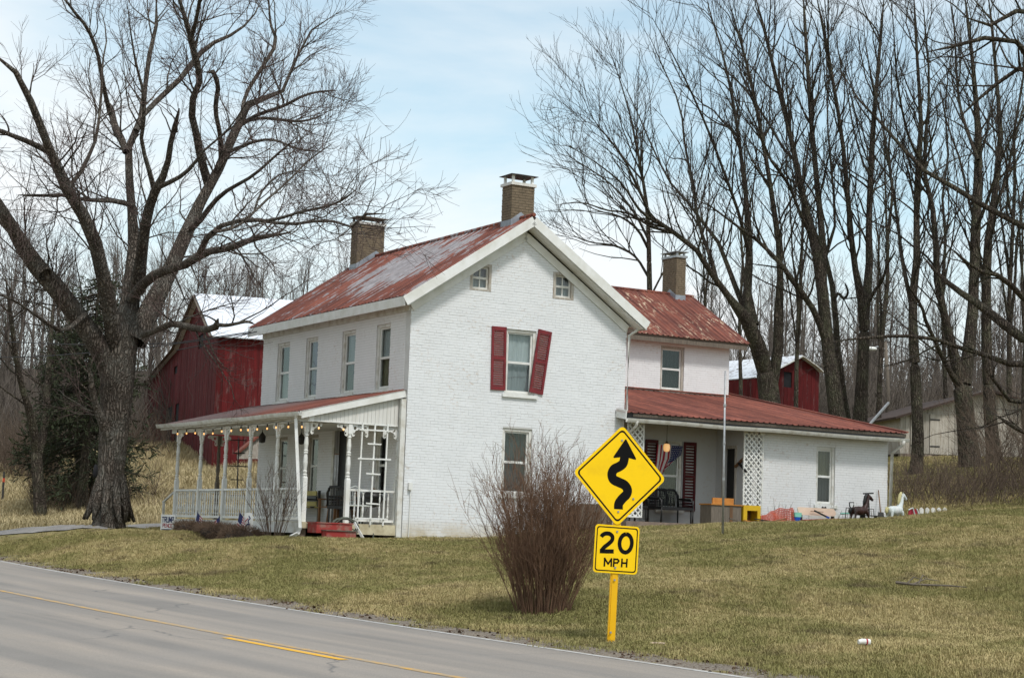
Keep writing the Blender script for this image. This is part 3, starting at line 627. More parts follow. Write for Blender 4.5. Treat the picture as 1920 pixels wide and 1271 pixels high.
g = MB(); g.bar((LU1 - .02, LE, LZ + .05), (LU1 - .02, 8.25, LZ + .05 + (8.25 - LE) * LM), .1, .03); g.bar((W_ + .05, 6.93, 4.78), (EW, 6.93, 4.78), .12, .03); g.build('roof_edge_trim', MT['rooflow'], ro)
g = MB(); g.bar((LU0 + .03, LE + .075, LZ - .10), (LU1 - .05, LE + .075, LZ - .10), .03, .17); g.build('eave_shadow_strip', MT['black'], ro)  # black strip standing in for the shadow between roof edge and gutter
def gutter(p, q, outn, name='gutter', mat='oldwhite', parent=None, w=.12, h=.1):
    p, q, outn = [np.asarray(t, float) for t in (p, q, outn)]; pr = [(0, 0), (0, -h), (w * .62, -h), (w * .86, -h * .5), (w, 0), (w - .012, 0), (w * .8, -h * .45), (w * .58, -h + .014), (.014, -h + .014), (.014, 0)]
    n = len(pr); N = 7; vs = []
    for i in range(N):
        t = i / (N - 1); c = p + (q - p) * t + np.array([0, 0, .012 * math.sin(i * 2.4)])
        for x, z in pr: vs.append(c + outn * x + np.array([0, 0, z]))
    fs = [(i * n + j, i * n + (j + 1) % n, (i + 1) * n + (j + 1) % n, (i + 1) * n + j) for i in range(N - 1) for j in range(n)] + [tuple(range(n)), tuple((N - 1) * n + j for j in range(n))[::-1]]
    return MB().add(vs, fs).build(name, MT[mat], parent or house)
gutter((LU0 + .07, LE + .05, LZ - .145), (LU1 + .02, LE + .05, LZ - .15), (0, -1, 0))
g = MB(); g.bar((LU0 + .04, LE - .02, LZ - .06), (LU0 + .04, -.015, LZ - .06 + .07), .03, .24); g.build('return_board', MT['white'], house)
g = MB(); g.box(W_ + .01, 15.2, LE + .09, -.255, LZ - .2, LZ - .1); g.build('porch_beam', MT['white'], house)
g = MB(); g.tube([(W_ + .08, LE - .03, LZ - .2), (W_ + .12, LE + .05, LZ - .33), (W_ + .1, -.12, LZ - .5), (W_ + .1, -.08, .7)], .04, 8); g.build('downspout', MT['oldwhite'], house, True)
g = MB(); g.tube([(15.36, LE - .03, LZ - .2), (15.36, LE + .02, LZ - .32), (15.28, -.1, LZ - .55), (15.26, -.07, 1.0)], .045, 8); g.build('downspout', MT['oldwhite'], house, True)
def lattice(u0, u1, z0, z1, v):
    f = MB(); t = .035
    f.box(u0, u0 + t, v - .02, v + .02, z0, z1); f.box(u1 - t, u1, v - .02, v + .02, z0, z1); f.box(u0 + t, u1 - t, v - .02, v + .02, z1 - t, z1); f.box(u0 + t, u1 - t, v - .02, v + .02, z0, z0 + t)
    lo = f.build('lattice_panel', MT['white'], house); w, h = u1 - u0, z1 - z0; st = .115
    for sgn in (1, -1):
        c = -h if sgn == 1 else 0
        while c < (w if sgn == 1 else w + h):
            # line x - sgn*y = c  clipped to the panel
            y0 = max(0, -c / 1) if sgn == 1 else max(0, c - w); y1 = min(h, w - c) if sgn == 1 else min(h, c)
            if y1 - y0 > .04:
                x0 = c + sgn * y0; x1 = c + sgn * y1; s = MB(); dv = .006 * sgn
                s.bar((u0 + x0, v + dv, z0 + y0), (u0 + x1, v + dv, z0 + y1), .010, .038, up=(sgn * -.7, 0, .7)); s.build('slat', MT['white'], lo)
            c += st * 1.4142 / 1.0
g = MB(); g.box(10.465, 10.748, .11, .24, .3, 3.38); g.build('wall_return', MT['wall2'], house)
lattice(10.10, 10.76, .95, 3.2, -.10); lattice(W_ + .06, 6.88, .72, 3.2, -.10)

# --- chimneys
def chimney(u0, u1, v0, v1, zb, zt, ztop, capm, ridge_axis, mats=('mortar', 'chimbrick'), flare=True):
    c = MB(); c.box(u0 + .006, u1 - .006, v0 + .006, v1 - .006, zb, zt); co = c.build('chimney', MT[mats[0]], house)
    bk = MB(); z = zb; k = 0
    while z < zt - .03:
        for ax in (0, 1):
            a0, a1 = (u0, u1) if ax == 0 else (v0, v1); a = a0 - (k % 2) * .1
            while a < a1:
                s, e = max(a + .005, a0), min(a + .195, a1)
                if e - s > .03:
                    j = random.uniform(-.004, .004)
                    for sd_ in (0, 1):
                        if ax == 0: bk.box(s, e, (v0 - .004 + j) if sd_ == 0 else v1 - .04, v0 + .04 if sd_ == 0 else v1 + .004 + j, z + .005, z + .062)
                        else: bk.box((u0 - .004 + j) if sd_ == 0 else u1 - .04, u0 + .04 if sd_ == 0 else u1 + .004 + j, s + .045 if s == a0 else s, e - .045 if e == a1 else e, z + .005, z + .062)
                a += .2
        z += .07; k += 1
    tag(bk.build('brick_courses', MT[mats[1]], co), kind='stuff')
    t = MB(); t.box(u0 - .04, u1 + .04, v0 - .04, v1 + .04, zt, zt + .075); t.build('crown', MT[capm[0]], co)
    for x in (u0 + .05, u1 - .05):
        for y in (v0 + .05, v1 - .05): MB().box(x - .03, x + .03, y - .03, y + .03, zt + .07, ztop).build('hood_post', MT[capm[1]], co)
    h = MB(); e = .07; um, vm = (u0 + u1) / 2, (v0 + v1) / 2; P = [(u0 - e, v0 - e, ztop), (u1 + e, v0 - e, ztop), (u1 + e, v1 + e, ztop), (u0 - e, v1 + e, ztop), (um, vm, ztop + .08)]
    h.add(P + [(x, y, z - .015) for x, y, z in P[:4]], [(0, 1, 4), (1, 2, 4), (2, 3, 4), (3, 0, 4), (0, 5, 6, 1), (1, 6, 7, 2), (2, 7, 8, 3), (3, 8, 5, 0), (8, 7, 6, 5)]); h.build('hood', MT[capm[2]], co)
    f = MB(); d = .012
    if ridge_axis == 'v':
        roofz = lambda u: RZ - abs(u - RU) * SL
        for v in (v0 - d, v1): f.prism((0, v, 0), (1, 0, 0), (0, 0, 1), (0, 1, 0), [[(u0 - d, roofz(u0) - .1), (u1 + d, roofz(u1) - .1), (u1 + d, roofz(u1) + .13), (RU, RZ + .16), (u0 - d, roofz(u0) + .13)]], d)
        for u in (u0 - d, u1): f.box(u, u + d, v0 + .001, v1 - .001, roofz(u) - .1, roofz(u) + .14)
    else:
        roofz = lambda v: ERZ - abs(v - ERV) * es
        for u in (u0 - d, u1): f.prism((u, 0, 0), (0, 1, 0), (0, 0, 1), (1, 0, 0), [[(v0 - d, roofz(v0) - .1), (v1 + d, roofz(v1) - .1), (v1 + d, roofz(v1) + .13), (ERV, ERZ + .16), (v0 - d, roofz(v0) + .13)]], d)
        for v in (v0 - d, v1): f.box(u0 + .001, u1 - .001, v, v + d, roofz(v) - .1, roofz(v) + .14)
    f.build('flashing', MT['flash'], co)
    return co
chimney(2.53, 3.40, 8.95, 9.42, 7.5, 9.14, 9.36, ('oldwhite', 'iron', 'barewood'), 'v')
c2 = [pv(x, 336, .28)[0] for x in (961, 1003)]
chimney(c2[0], c2[1], .28, .80, 7.5, 9.08, 9.36, ('oldwhite', 'white', 'iron'), 'v')
c3 = [pv(x, 480, 9.45)[0] for x in (1269, 1286.5)]
chimney(c3[0], c3[1], 9.45, 10.25, 7.9, 9.42, 9.62, ('galv', 'galv', 'galv'), 'u')
# utility box with conduit on the gable corner
g = MB(); q = pv(768, 912, -.02); g.box(q[0] - .05, q[0] + .05, -.09, -.008, q[2] - .08, q[2] + .1); g.tube([(q[0] + .02, -.04, q[2] - .08), (q[0] + .02, -.035, 0)], .013, 6); g.build('meter_box', MT['white'], house)

# --- bricks: the 300 nearest as single bricks, the rest of each wall in one piece
cu, cv, _ = toh(CAM)
def bkey(t):
    c = t[0].p((t[1] + t[2]) / 2, (t[3] + t[4]) / 2); far = 0 if t[0] is GAB and t[3] > .3 else 500
    return far + math.hypot(c[0] - cu, c[1] - cv) + (0 if not (1.6 < c[0] < 6 and c[2] < 2.6) else 30)
order = sorted(range(len(BR)), key=lambda i: bkey(BR[i])); single = set(order[:300])
bm_ = {}
for i, (pl, a0, a1, z0, z1, pr, wo, rest, mat) in enumerate(BR):
    if i in single:
        if mat.name not in bm_:
            m = MB().box(-.5, .5, -.5, .5, -.5, .5); o = m.build('brick', mat, wo); bm_[mat.name] = o
        else: o = bm_[mat.name].copy(); COL.objects.link(o); o.parent = wo
        p, q = pl.p(a0, z0, -.02), pl.p(a1, z1, pr); o.location = tuple((p + q) / 2); o.scale = tuple(np.abs(q - p))
    else:
        p, q = pl.p(a0, z0, -.004), pl.p(a1, z1, pr); lo = np.minimum(p, q); hi = np.maximum(p, q); rest.box(lo[0], hi[0], lo[1], hi[1], lo[2], hi[2])
for rest, wo, mat in BREST:
    del wo['_r']
    if rest.v: tag(rest.build('brick_courses', mat, wo), kind='stuff')
# ------------------------------------------------------------------ front porch
PU = -2.44; PZ = .27
deck = MB(); deck.box(-2.6, -.012, .12, 9.95, .12, PZ); porch = deck.build('front_porch', MT['tan'], house)
def part(name, mb, mat, parent=porch, smooth=False): return mb.build(name, MT[mat] if isinstance(mat, str) else mat, parent, smooth)
m = MB(); m.box(-2.63, -2.602, .14, 9.95, .0, PZ - .012); part('skirt_board', m, 'oldwhite')
m = MB(); m.box(-1.34, -.05, .085, .118, .02, PZ - .0); part('skirt_board', m, 'tan')
for x, y in ((-2.5, .3), (-2.5, 3.4), (-2.5, 6.5), (-2.5, 9.6), (-.3, .3), (-1.3, .3)): part('pier', MB().box(x - .07, x + .07, y - .07, y + .07, -.5, .11), 'stone')
ZT = 2.66
def turned(z0, z1):
    h = z1 - z0; P = [(0, .046), (.01, .046), (.02, .058), (.04, .058), (.055, .036), (.09, .052), (.12, .052), (.135, .036), (.16, .04), (.3, .056), (.42, .05), (.5, .038), (.515, .056), (.535, .056), (.55, .036), (.565, .056), (.585, .056), (.6, .038), (.72, .055), (.86, .042), (.9, .036), (.915, .054), (.935, .054), (.95, .04), (1, .046)]
    return [(r, z0 + t * h) for t, r in P]
posts = [(PU, v) for v in (.42, 2.2, 4.0, 5.76, 7.64, 9.5)] + [(-1.39, .25), (-.075, .25), (-1.2, 9.6)]
def bracket(x, y, dx, dy, parent):
    """scroll-sawn corner bracket with two round holes"""
    out = [(.0, .0), (.0, -.27), (.035, -.3), (.075, -.275), (.09, -.23), (.075, -.19), (.1, -.15), (.15, -.135), (.19, -.1), (.23, -.085), (.275, -.1), (.3, -.06), (.285, -.015), (.26, .0)]
    c1 = [(.065 + .027 * math.cos(t), -.225 + .027 * math.sin(t)) for t in np.linspace(0, -2 * math.pi, 9)[:-1]]
    c2 = [(.235 + .02 * math.cos(t), -.045 + .02 * math.sin(t)) for t in np.linspace(0, -2 * math.pi, 9)[:-1]]
    c3 = [(.085 + .043 * math.cos(t), -.085 + .043 * math.sin(t)) for t in np.linspace(0, -2 * math.pi, 11)[:-1]]
    n = np.array([dy, -dx, 0.]); m = MB(); m.prism(np.array([x + dx * .05, y + dy * .05, ZT]) - n * .012, (dx, dy, 0), (0, 0, 1), n, [out, c1, c2, c3], .024); part('bracket', m, 'white', parent)
for i, (x, y) in enumerate(posts):
    m = MB(); z0 = PZ + .001; zs = 1.36
    m.box(x - .055, x + .055, y - .055, y + .055, z0, zs - .04)
    m.add([(x - .055, y - .055, zs - .04), (x + .055, y - .055, zs - .04), (x + .055, y + .055, zs - .04), (x - .055, y + .055, zs - .04), (x - .035, y - .035, zs + .01), (x + .035, y - .035, zs + .01), (x + .035, y + .035, zs + .01), (x - .035, y + .035, zs + .01)], [(0, 1, 5, 4), (1, 2, 6, 5), (2, 3, 7, 6), (3, 0, 4, 7)])
    m.lathe((x, y, 0), turned(zs, ZT - .24), 10); m.box(x - .05, x + .05, y - .05, y + .05, ZT - .24, ZT + .002)
    part('porch_post', m, 'white' if i < 8 else 'barewood')
    if i < 6:
        if i > 0: bracket(x, y, 0, -1, porch)
        if i < 5: bracket(x, y, 0, 1, porch)
    if i == 0: bracket(x, y - .1, 1, 0, porch)
    if i == 6: bracket(x, y, 1, 0, porch); bracket(x, y, -1, 0, porch)
    if i == 7: bracket(x, y, -1, 0, porch)
    if i == 8: bracket(x, y, 1, 0, porch); bracket(x, y, -1, 0, porch)
for dx_ in (-.85, -.55): bracket(dx_, .25, 1 if dx_ > -.7 else -1, 0, porch)
bal = [(0, .016), (.05, .016), (.08, .026), (.12, .026), (.15, .014), (.3, .027), (.42, .02), (.5, .013), (.54, .022), (.58, .013), (.75, .024), (.88, .014), (.92, .024), (.96, .014), (1, .016)]
def railing(p, q, n, z0=.345, z1=1.06):
    p = np.array(p); q = np.array(q); d = nrm(q - p); p = p + d * .056; q = q - d * .056
    m = MB(); m.bar((*p, z1), (*q, z1), .075, .05); part('top_rail', m, 'white')
    m = MB(); m.bar((*p, z0), (*q, z0), .05, .06); part('bottom_rail', m, 'white')
    for k in range(n):
        c = p + (q - p) * (k + .7) / (n + .4); m = MB(); h = z1 - z0 - .058; m.lathe((c[0], c[1], z0 + .031), [(r, t * h) for t, r in bal], 6); part('baluster', m, 'white')
for a, b_ in zip(posts[:5], posts[1:6]): railing(a, b_, 10)
railing(posts[6], posts[7], 5, .36, 1.08)
railing(posts[5], posts[8], 6)
# beam, ceiling, end gable of narrow boards, rake board, gutter
m = MB(); m.box(PU - .06, PU + .06, .16, 9.95, ZT + .004, 2.84); part('porch_beam', m, 'white')
m = MB(); m.box(PU + .062, -.01, .33, 9.9, 2.72, 2.74); part('porch_ceiling', m, 'cream')
PR0, PZ0, PS = -2.74, 2.90, .255
roofz = lambda u: PZ0 + (u - PR0) * PS
nb = 24; ub = np.linspace(PU - .06, -.03, nb + 1)
for a, b_ in zip(ub, ub[1:]):
    m = MB(); d = random.uniform(0, .004)
    m.prism((0, .20, 0), (1, 0, 0), (0, 0, 1), (0, 1, 0), [[(a + .003, 2.69), (b_ - .003, 2.69), (b_ - .003, roofz(b_) - .06), (a + .003, roofz(a) - .06)]], .02 + d); part('gable_board', m, 'cream')
m = MB(); m.box(PU - .06, -.03, .225, .30, 2.69, 2.72); m.box(PU - .08, -.02, .185, .198, 2.67, 2.70); part('gable_trim', m, 'white')
m = MB(); m.box(-.14, -.012, .02, .12, -.02, 3.35); part('corner_board', m, 'oldwhite')
m = MB(); m.bar((PR0 - .02, .09, roofz(PR0) - .10), (-.015, .09, roofz(-.015) - .10), .03, .175); part('rake_board', m, 'white')
pc = 1 / math.hypot(1, PS); B_ = np.array([pc, 0, PS * pc]); N_ = np.array([-PS * pc, 0, pc]); pl_ = -PR0 / pc
dk = MB(); dk.prism(np.array([PR0, 0, PZ0]) - N_ * .03, (0, 1, 0), B_, -N_, [[(.11, .03), (10.25, .03), (10.25, pl_ - .01), (.11, pl_ - .01)]], .05); pro = dk.build('porch_roof', MT['cream'], house)
vs_ = np.linspace(.06, 10.32, 14)
for a, b_ in zip(vs_, vs_[1:]): ribbed_sheet(np.array([PR0 - .04, a, PZ0 - .01]) - N_ * .015, (0, 1, 0), B_, N_, b_ - a, pl_ + .03, 'roof_sheet', MT['roofporch'], pro)
gutter((PR0 - .0, .02, PZ0 - .03), (PR0 - .0, 10.36, PZ0 - .0), (-1, 0, 0), parent=pro)
m = MB(); m.box(PR0 + .005, PR0 + .03, .12, 10.25, PZ0 - .15, PZ0 - .035); part('eave_fascia', m, 'oldwhite', pro)
g0 = pu(555, 782, -2.78); g1 = pu(563, 990, -2.70)
m = MB(); m.tube([(-2.80, .25, PZ0 - .1), (-2.79, .3, PZ0 - .2), (g1[0], g1[1], .12), (g1[0] - .02, g1[1] + .05, .0), (g1[0] - .12, g1[1] + .28, -.1)], [.045, .05, .05, .05, .05], 4); part('downspout', m, 'white', pro)
# far end steps with a sloping hand rail
m = MB()
for k in range(2): m.box(-2.3, -1.3, 9.96 + .28 * k, 10.23 + .28 * k, -.3, .10 - .16 * k)
part('step', m, 'barewood')
m = MB(); m.bar((PU, 9.56, 1.04), (PU - .02, 10.5, .72), .05, .05); m.box(PU - .04, PU + .02, 10.42, 10.48, -.2, .72); part('hand_rail', m, 'oldwhite')

# ------------------------------------------------------------------ things on and round the porch
# red steps with a coiled hose
t = hthing('porch_steps', 'worn red wooden steps up to the front porch, with grey hose lying on them', 'steps', -1.95, -.1, 0)
MB().box(-.5, .42, -.35, .18, .02, .245).build('step', MT['redpaint'], t); MB().box(-.36, .40, -.62, -.352, -.22, .075).build('step', MT['redpaint'], t)
MB().box(-.52, .44, -.37, .19, .247, .275).build('tread', MT['redpaint'], t); MB().box(-.38, .42, -.65, -.353, .077, .1).build('tread', MT['barewood'], t)
P = []
for i in range(150):
    a = i * .27; r = .26 + .03 * math.sin(i * .37); P.append((-1.62 + r * 1.15 * math.cos(a), -.28 + .10 * math.sin(i * .11) + r * .35 * math.sin(a), .20 + r * .72 * math.sin(a) + .02 * math.sin(i * .9)))
P += [(-1.3, -.4, .05), (-1.2, -.5, -.12), (-1.0, -.5, -.1), (-.9, -.3, .05)]
o = MB().tube([hw(*p) for p in P], .014, 6).build('garden_hose', MT['hose'], None, True); tag(o, 'dark coiled garden hose heaped on the red porch steps', 'hose')
m = MB().bar(hw(-1.42, -.3, .3), hw(-1.25, -.55, -.12), .03, .06); tag(m.build('white_stake', MT['white']), 'short white board leaning beside the red porch steps', 'board')
# white garden trellis in the end bay
t = hthing('garden_trellis', 'tall white wooden trellis with three uprights standing against the end porch railing', 'trellis', 0, 0, 0)
def zz(x, y): return (540 + x / 4.8875, 760 + y / 4.8875)
vt = .06
for a, b_ in (((685, 155), (632, 1095)), ((800, 165), (750, 1095)), ((915, 170), (868, 1100))):
    p, q = pv(*zz(*a), vt), pv(*zz(*b_), vt); MB().bar(p, q, .035, .03, up=(0, 1, 0)).build('upright', MT['white'], t)
for a, b_ in (((650, 220), (950, 237)), ((725, 350), (850, 357)), ((635, 485), (938, 496)), ((712, 622), (840, 632)), ((710, 895), (825, 903)), ((610, 1030), (900, 1040))):
    p, q = pv(*zz(*a), vt), pv(*zz(*b_), vt); p[1] -= .03; q[1] -= .03; MB().bar(p, q, .035, .022, up=(0, 1, 0)).build('crossbar', MT['white'], t)
t = hthing('garden_trellis', 'dark metal trellis at the far open end of the porch', 'trellis', 0, 0, 0)
def z1_(x, y): return (280 + x / 3.84, 720 + y / 3.84)
for a, b_ in (((645, 385), (628, 900)),):
    MB().bar(pv(*z1_(*a), 9.75), pv(*z1_(*b_), 9.75), .03, .03, up=(0, 1, 0)).build('upright', MT['iron'], t)
for a, b_ in (((575, 403), (700, 405)), ((600, 494), (690, 498)), ((560, 586), (720, 594)), ((585, 686), (675, 688)), ((575, 800), (700, 803))):
    MB().bar(pv(*z1_(*a), 9.72), pv(*z1_(*b_), 9.72), .03, .025, up=(0, 1, 0)).build('crossbar', MT['iron'], t)
# string of bulbs
t = hthing('string_lights', 'string of small amber bulbs hanging under the front porch gutter', 'string lights', 0, 0, 0)
bl = [(203, 358), (268, 355), (330, 353), (393, 358), (457, 355), (521, 340), (590, 335), (659, 330), (711, 330), (777, 325), (848, 320), (912, 312), (1001, 308), (1098, 308)]
pts = [pu(*z1_(*p), -2.56) for p in bl] + [pv(*z1_(1220, 316), .12), pv(*z1_(1398, 326), .12)]
wire = []
for i, p in enumerate(pts):
    wire.append(p + np.array([0, 0, .12])); 
    if i < len(pts) - 1: wire.append((p + pts[i + 1]) / 2 + np.array([0, 0, .15]))
MB().tube(wire, .006, 4).build('cable', MT['black'], t)
b0 = MB().ball((0, 0, 0), (.022, .022, .03), 8, 6).build('bulb', MT['bulb'], t, True); s0 = MB().lathe((0, 0, .028), [(.016, 0), (.018, .05), (.006, .09)], 8).build('socket', MT['black'], b0)
for i, p in enumerate(pts):
    o = b0 if i == 0 else b0.copy()
    if i:
        COL.objects.link(o); s = s0.copy(); COL.objects.link(s); s.parent = o
    o.location = tuple(p)
def lantern(px, py, u, label):
    p = pu(px, py, u); t = hthing('hanging_lantern', label, 'lantern', *p, group='black lanterns under the porch roof')
    MB().lathe((0, 0, 0), [(.03, -.16), (.075, -.14), (.09, .02), (.06, .07), (.02, .12), (.012, .16)], 6).build('lantern_body', MT['iron'], t)
    MB().tube([(0, 0, .16), (0, 0, 2.72 - p[2])], .008, 5).build('chain', MT['iron'], t)
    for k in range(6):
        a = math.pi / 3 * k; MB().bar((.08 * math.cos(a), .08 * math.sin(a), -.145), (.098 * math.cos(a), .098 * math.sin(a), .03), .012, .012).build('rib', MT['black'], t)
    return t
lantern(*z1_(813, 380), -1.3, 'black six-sided lantern hanging in the middle of the front porch')
lantern(*z1_(1095, 390), -1.1, 'black six-sided lantern hanging behind the white downspout')
t = hthing('wind_chime', 'metal wind chime hanging behind the corner post of the porch', 'wind chime', -1.3, 1.15, 1.95)
MB().lathe((0, 0, 0), [(.06, 0), (.06, .02)], 8).build('disc', MT['wood'], t)
for k in range(5): a = k * 1.256; MB().tube([(.045 * math.cos(a), .045 * math.sin(a), -.01), (.045 * math.cos(a), .045 * math.sin(a), -.5 - .06 * k)], .009, 6).build('pipe', MT['galv'], t)
MB().tube([(0, 0, .02), (0, 0, .77)], .004, 4).build('cord', MT['black'], t)
# seats
def wicker_chair(name, label, u, v, z, rz, mat, wd=.66, group=None, cat='chair'):
    t = hthing(name, label, cat, u, v, z, rz, group); h = wd / 2
    for x in (-h + .04, h - .04):
        for y in (-.26, .26): MB().tube([(x, y, 0), (x, y, .42)], .022, 6).build('leg', mat, t)
    MB().box(-h, h, -.3, .3, .36, .43).build('seat', mat, t)
    P = [(-h, .28, .43), (-h, .31, .75), (-h + .12, .33, .9), (h - .12, .33, .9), (h, .31, .75), (h, .28, .43)]
    MB().tube(P, .035, 6).build('back_frame', mat, t, True)
    n = int(wd / .06)
    for k in range(n): x = -h + .05 + (wd - .1) * k / (n - 1); MB().bar((x, .29, .43), (x, .325, .88), .028, .01, up=(0, 1, 0)).build('weave_strip', mat, t)
    for sx in (-h, h):
        MB().tube([(sx, -.29, .0), (sx, -.3, .6), (sx, -.2, .65), (sx, .28, .66)], .03, 6).build('arm', mat, t, True)
    for k in range(5):
        for sx in (-h, h): MB().bar((sx, -.27, .45 + .04 * k), (sx, .27, .45 + .04 * k), .008, .022).build('weave_strip', mat, t)
    return t
wicker_chair('wicker_armchair', 'black wicker armchair on the porch beside the red steps', -.75, 1.75, PZ, 1.9, MT['black'])
def slat_bench(label, u, v, rz, mats, wd):
    t = hthing('porch_bench', label, 'bench', u, v, PZ, rz); h = wd / 2
    for x in (-h + .05, h - .05):
        MB().box(x - .03, x + .03, -.27, -.21, 0, .6).build('leg', mats[0], t); MB().box(x - .03, x + .03, .22, .28, 0, .86).build('leg', mats[0], t); MB().box(x - .035, x + .035, -.3, .215, .602, .635).build('arm', mats[0], t)
    for k in range(4): MB().box(-h, h, -.25 + .125 * k, -.145 + .125 * k, .4, .43).build('seat_slat', mats[k % 2], t)
    for k in range(3): MB().box(-h + .09, h - .09, .18, .21, .45 + .14 * k, .57 + .14 * k).build('back_slat', mats[(k + 1) % 2], t)
    return t
slat_bench('black bench with pale yellow slats behind the porch railing', -.42, 5.3, -math.pi / 2, (MT['black'], MT['yellowbench']), 1.3)
slat_bench('dark wooden bench behind the railing nearest the red steps', -.42, 2.95, -math.pi / 2, (MT['wood'], MT['black']), 1.25)
t = hthing('side_table', 'small brown wooden table beside the black wicker armchair', 'table', -.55, 1.15 + 1.3, PZ)
MB().box(-.3, .3, -.25, .25, .42, .47).build('table_top', MT['wood'], t)
for x in (-.26, .26):
    for y in (-.21, .21): MB().bar((x, y, 0), (x * .9, y * .9, .42), .05, .05).build('leg', MT['wood'], t)
t = hthing('patio_chair', 'white metal chair with curved back behind the end railing', 'chair', -.72, .95, PZ, .2)
for x in (-.2, .2):
    for y in (-.2, .2): MB().tube([(x * 1.15, y * 1.15, 0), (x, y, .43)], .014, 6).build('leg', MT['whiteplastic'], t)
MB().lathe((0, 0, .43), [(.26, 0), (.27, .02), (.26, .035)], 14).build('seat', MT['whiteplastic'], t)
MB().tube([(-.24, .14, .44), (-.25, .2, .72), (-.15, .22, .88), (0, .22, .93), (.15, .22, .88), (.25, .2, .72), (.24, .14, .44)], .016, 6).build('back_frame', MT['whiteplastic'], t, True)
for k in range(5): MB().tube([(-.14 + .07 * k, .17, .45), (-.14 + .07 * k, .215, .87)], .008, 5).build('back_rod', MT['whiteplastic'], t)
t = hthing('kettle_grill', 'round black kettle grill behind the end railing near the house wall', 'grill', -.35, 1.0, PZ)
MB().lathe((0, 0, .62), [(.05, -.2), (.2, -.13), (.26, 0), (.27, .01)], 14).build('bowl', MT['black'], t, True); MB().lathe((0, 0, .635), [(.27, 0), (.25, .09), (.15, .19), (.03, .22)], 14).build('lid', MT['black'], t, True)
MB().tube([(-.06, 0, .86), (0, 0, .9), (.06, 0, .86)], .012, 6).build('handle', MT['wood'], t)
for k in range(3): a = k * 2.09; MB().tube([(.12 * math.cos(a), .12 * math.sin(a), .5), (.25 * math.cos(a), .25 * math.sin(a), 0)], .012, 6).build('leg', MT['galv'], t)

# stick flags, yard signs, clipped shrubs, small bare shrub in front of the porch
def strip_cloth(n, m, fn, colfn):
    """grid cloth, quads coloured through a material index"""
    mb = MB(); mb.add([fn(i / n, j / m) for j in range(m + 1) for i in range(n + 1)], [])
    for j in range(m):
        for i in range(n): mb.f.append((j * (n + 1) + i, j * (n + 1) + i + 1, (j + 1) * (n + 1) + i + 1, (j + 1) * (n + 1) + i)); mb.m.append(colfn((i + .5) / n, (j + .5) / m))
    return mb
FM = [MT['flagred'], MT['flagwhite'], MT['flagblue']]
def flagcol(s, t):       # s along the fly, t across the stripes from the canton edge
    if s < .4 and t < 7 / 13: return 2
    return int(t * 13) % 2
def stick_flag(px, py, u, label, tilt, sw):
    """small flag on a stick: px,py is the stick's top"""
    top = pu(px, py, u); wp = hw(*top); g = gz1(wp[0], wp[1]); t = hthing('small_flag', label, 'flag', top[0], top[1], g - HZ, group='small striped flags on sticks in front of the porch'); h = wp[2] - g
    MB().tube([(0, tilt * .3, 0), (0, 0, h)], .006, 5).build('stick', MT['wood'], t)
    def fn(s, tt): return (-.012 - .05 * math.sin(s * 7 + sw) * s, (-.48 * s * (1 - .35 * tt) + .20 * (tt - .1) * (1 - s)) * (1 if sw < 3 else -.9) , h - .02 - .44 * tt * (1 - .3 * s) - .30 * s)
    strip_cloth(20, 26, fn, flagcol).build('flag_cloth', FM, t); return t
stick_flag(371, 956, -3.35, 'small striped flag on a stick, the one nearest the lettered yard sign', .1, 0.5)
stick_flag(413, 964, -3.35, 'small striped flag on a stick, middle one of three, leaning over the clipped shrubs', .35, 4.2)
stick_flag(450, 957, -3.35, 'small striped flag on a stick beside the round white yard sign', .05, 1.7)
def glyphs(mb, text, x0, y0, h, wd, th, place):
    """simple stroke lettering, place(x, y, off) -> 3-D; strokes are flat bars"""
    G = {'T': [((0, 1), (1, 1)), ((.5, 1), (.5, 0))], 'R': [((0, 0), (0, 1)), ((0, 1), (.9, 1)), ((.95, 1), (.95, .5)), ((.9, .5), (0, .5)), ((.45, .5), (1, 0))], 'U': [((0, 1), (0, 0)), ((0, 0), (1, 0)), ((1, 0), (1, 1))],
         'M': [((0, 0), (0, 1)), ((0, 1), (.5, .25)), ((.5, .25), (1, 1)), ((1, 1), (1, 0))], 'P': [((0, 0), (0, 1)), ((0, 1), (.9, 1)), ((1, 1), (1, .48)), ((.9, .48), (0, .48))], 'E': [((0, 0), (0, 1)), ((0, 1), (1, 1)), ((0, .5), (.8, .5)), ((0, 0), (1, 0))],
         'N': [((0, 0), (0, 1)), ((0, 1), (1, 0)), ((1, 0), (1, 1))], 'C': [((1, 1), (0, 1)), ((0, 1), (0, 0)), ((0, 0), (1, 0))], 'H': [((0, 0), (0, 1)), ((1, 0), (1, 1)), ((0, .52), (1, .52))]}
    x = x0
    for ch in text:
        for (ax, ay), (bx_, by) in G.get(ch, []):
            a = np.array([x + ax * wd, y0 + ay * h]); b_ = np.array([x + bx_ * wd, y0 + by * h]); d = (b_ - a) / (np.linalg.norm(b_ - a) + 1e-9); a = a - d * th / 2; b_ = b_ + d * th / 2; n = np.array([-d[1], d[0]]) * th / 2
            q = [a - n, b_ - n, b_ + n, a + n]; mb.add([place(*p, 0) for p in q], [(0, 1, 2, 3)])
        x += wd * 1.0 + wd * .45
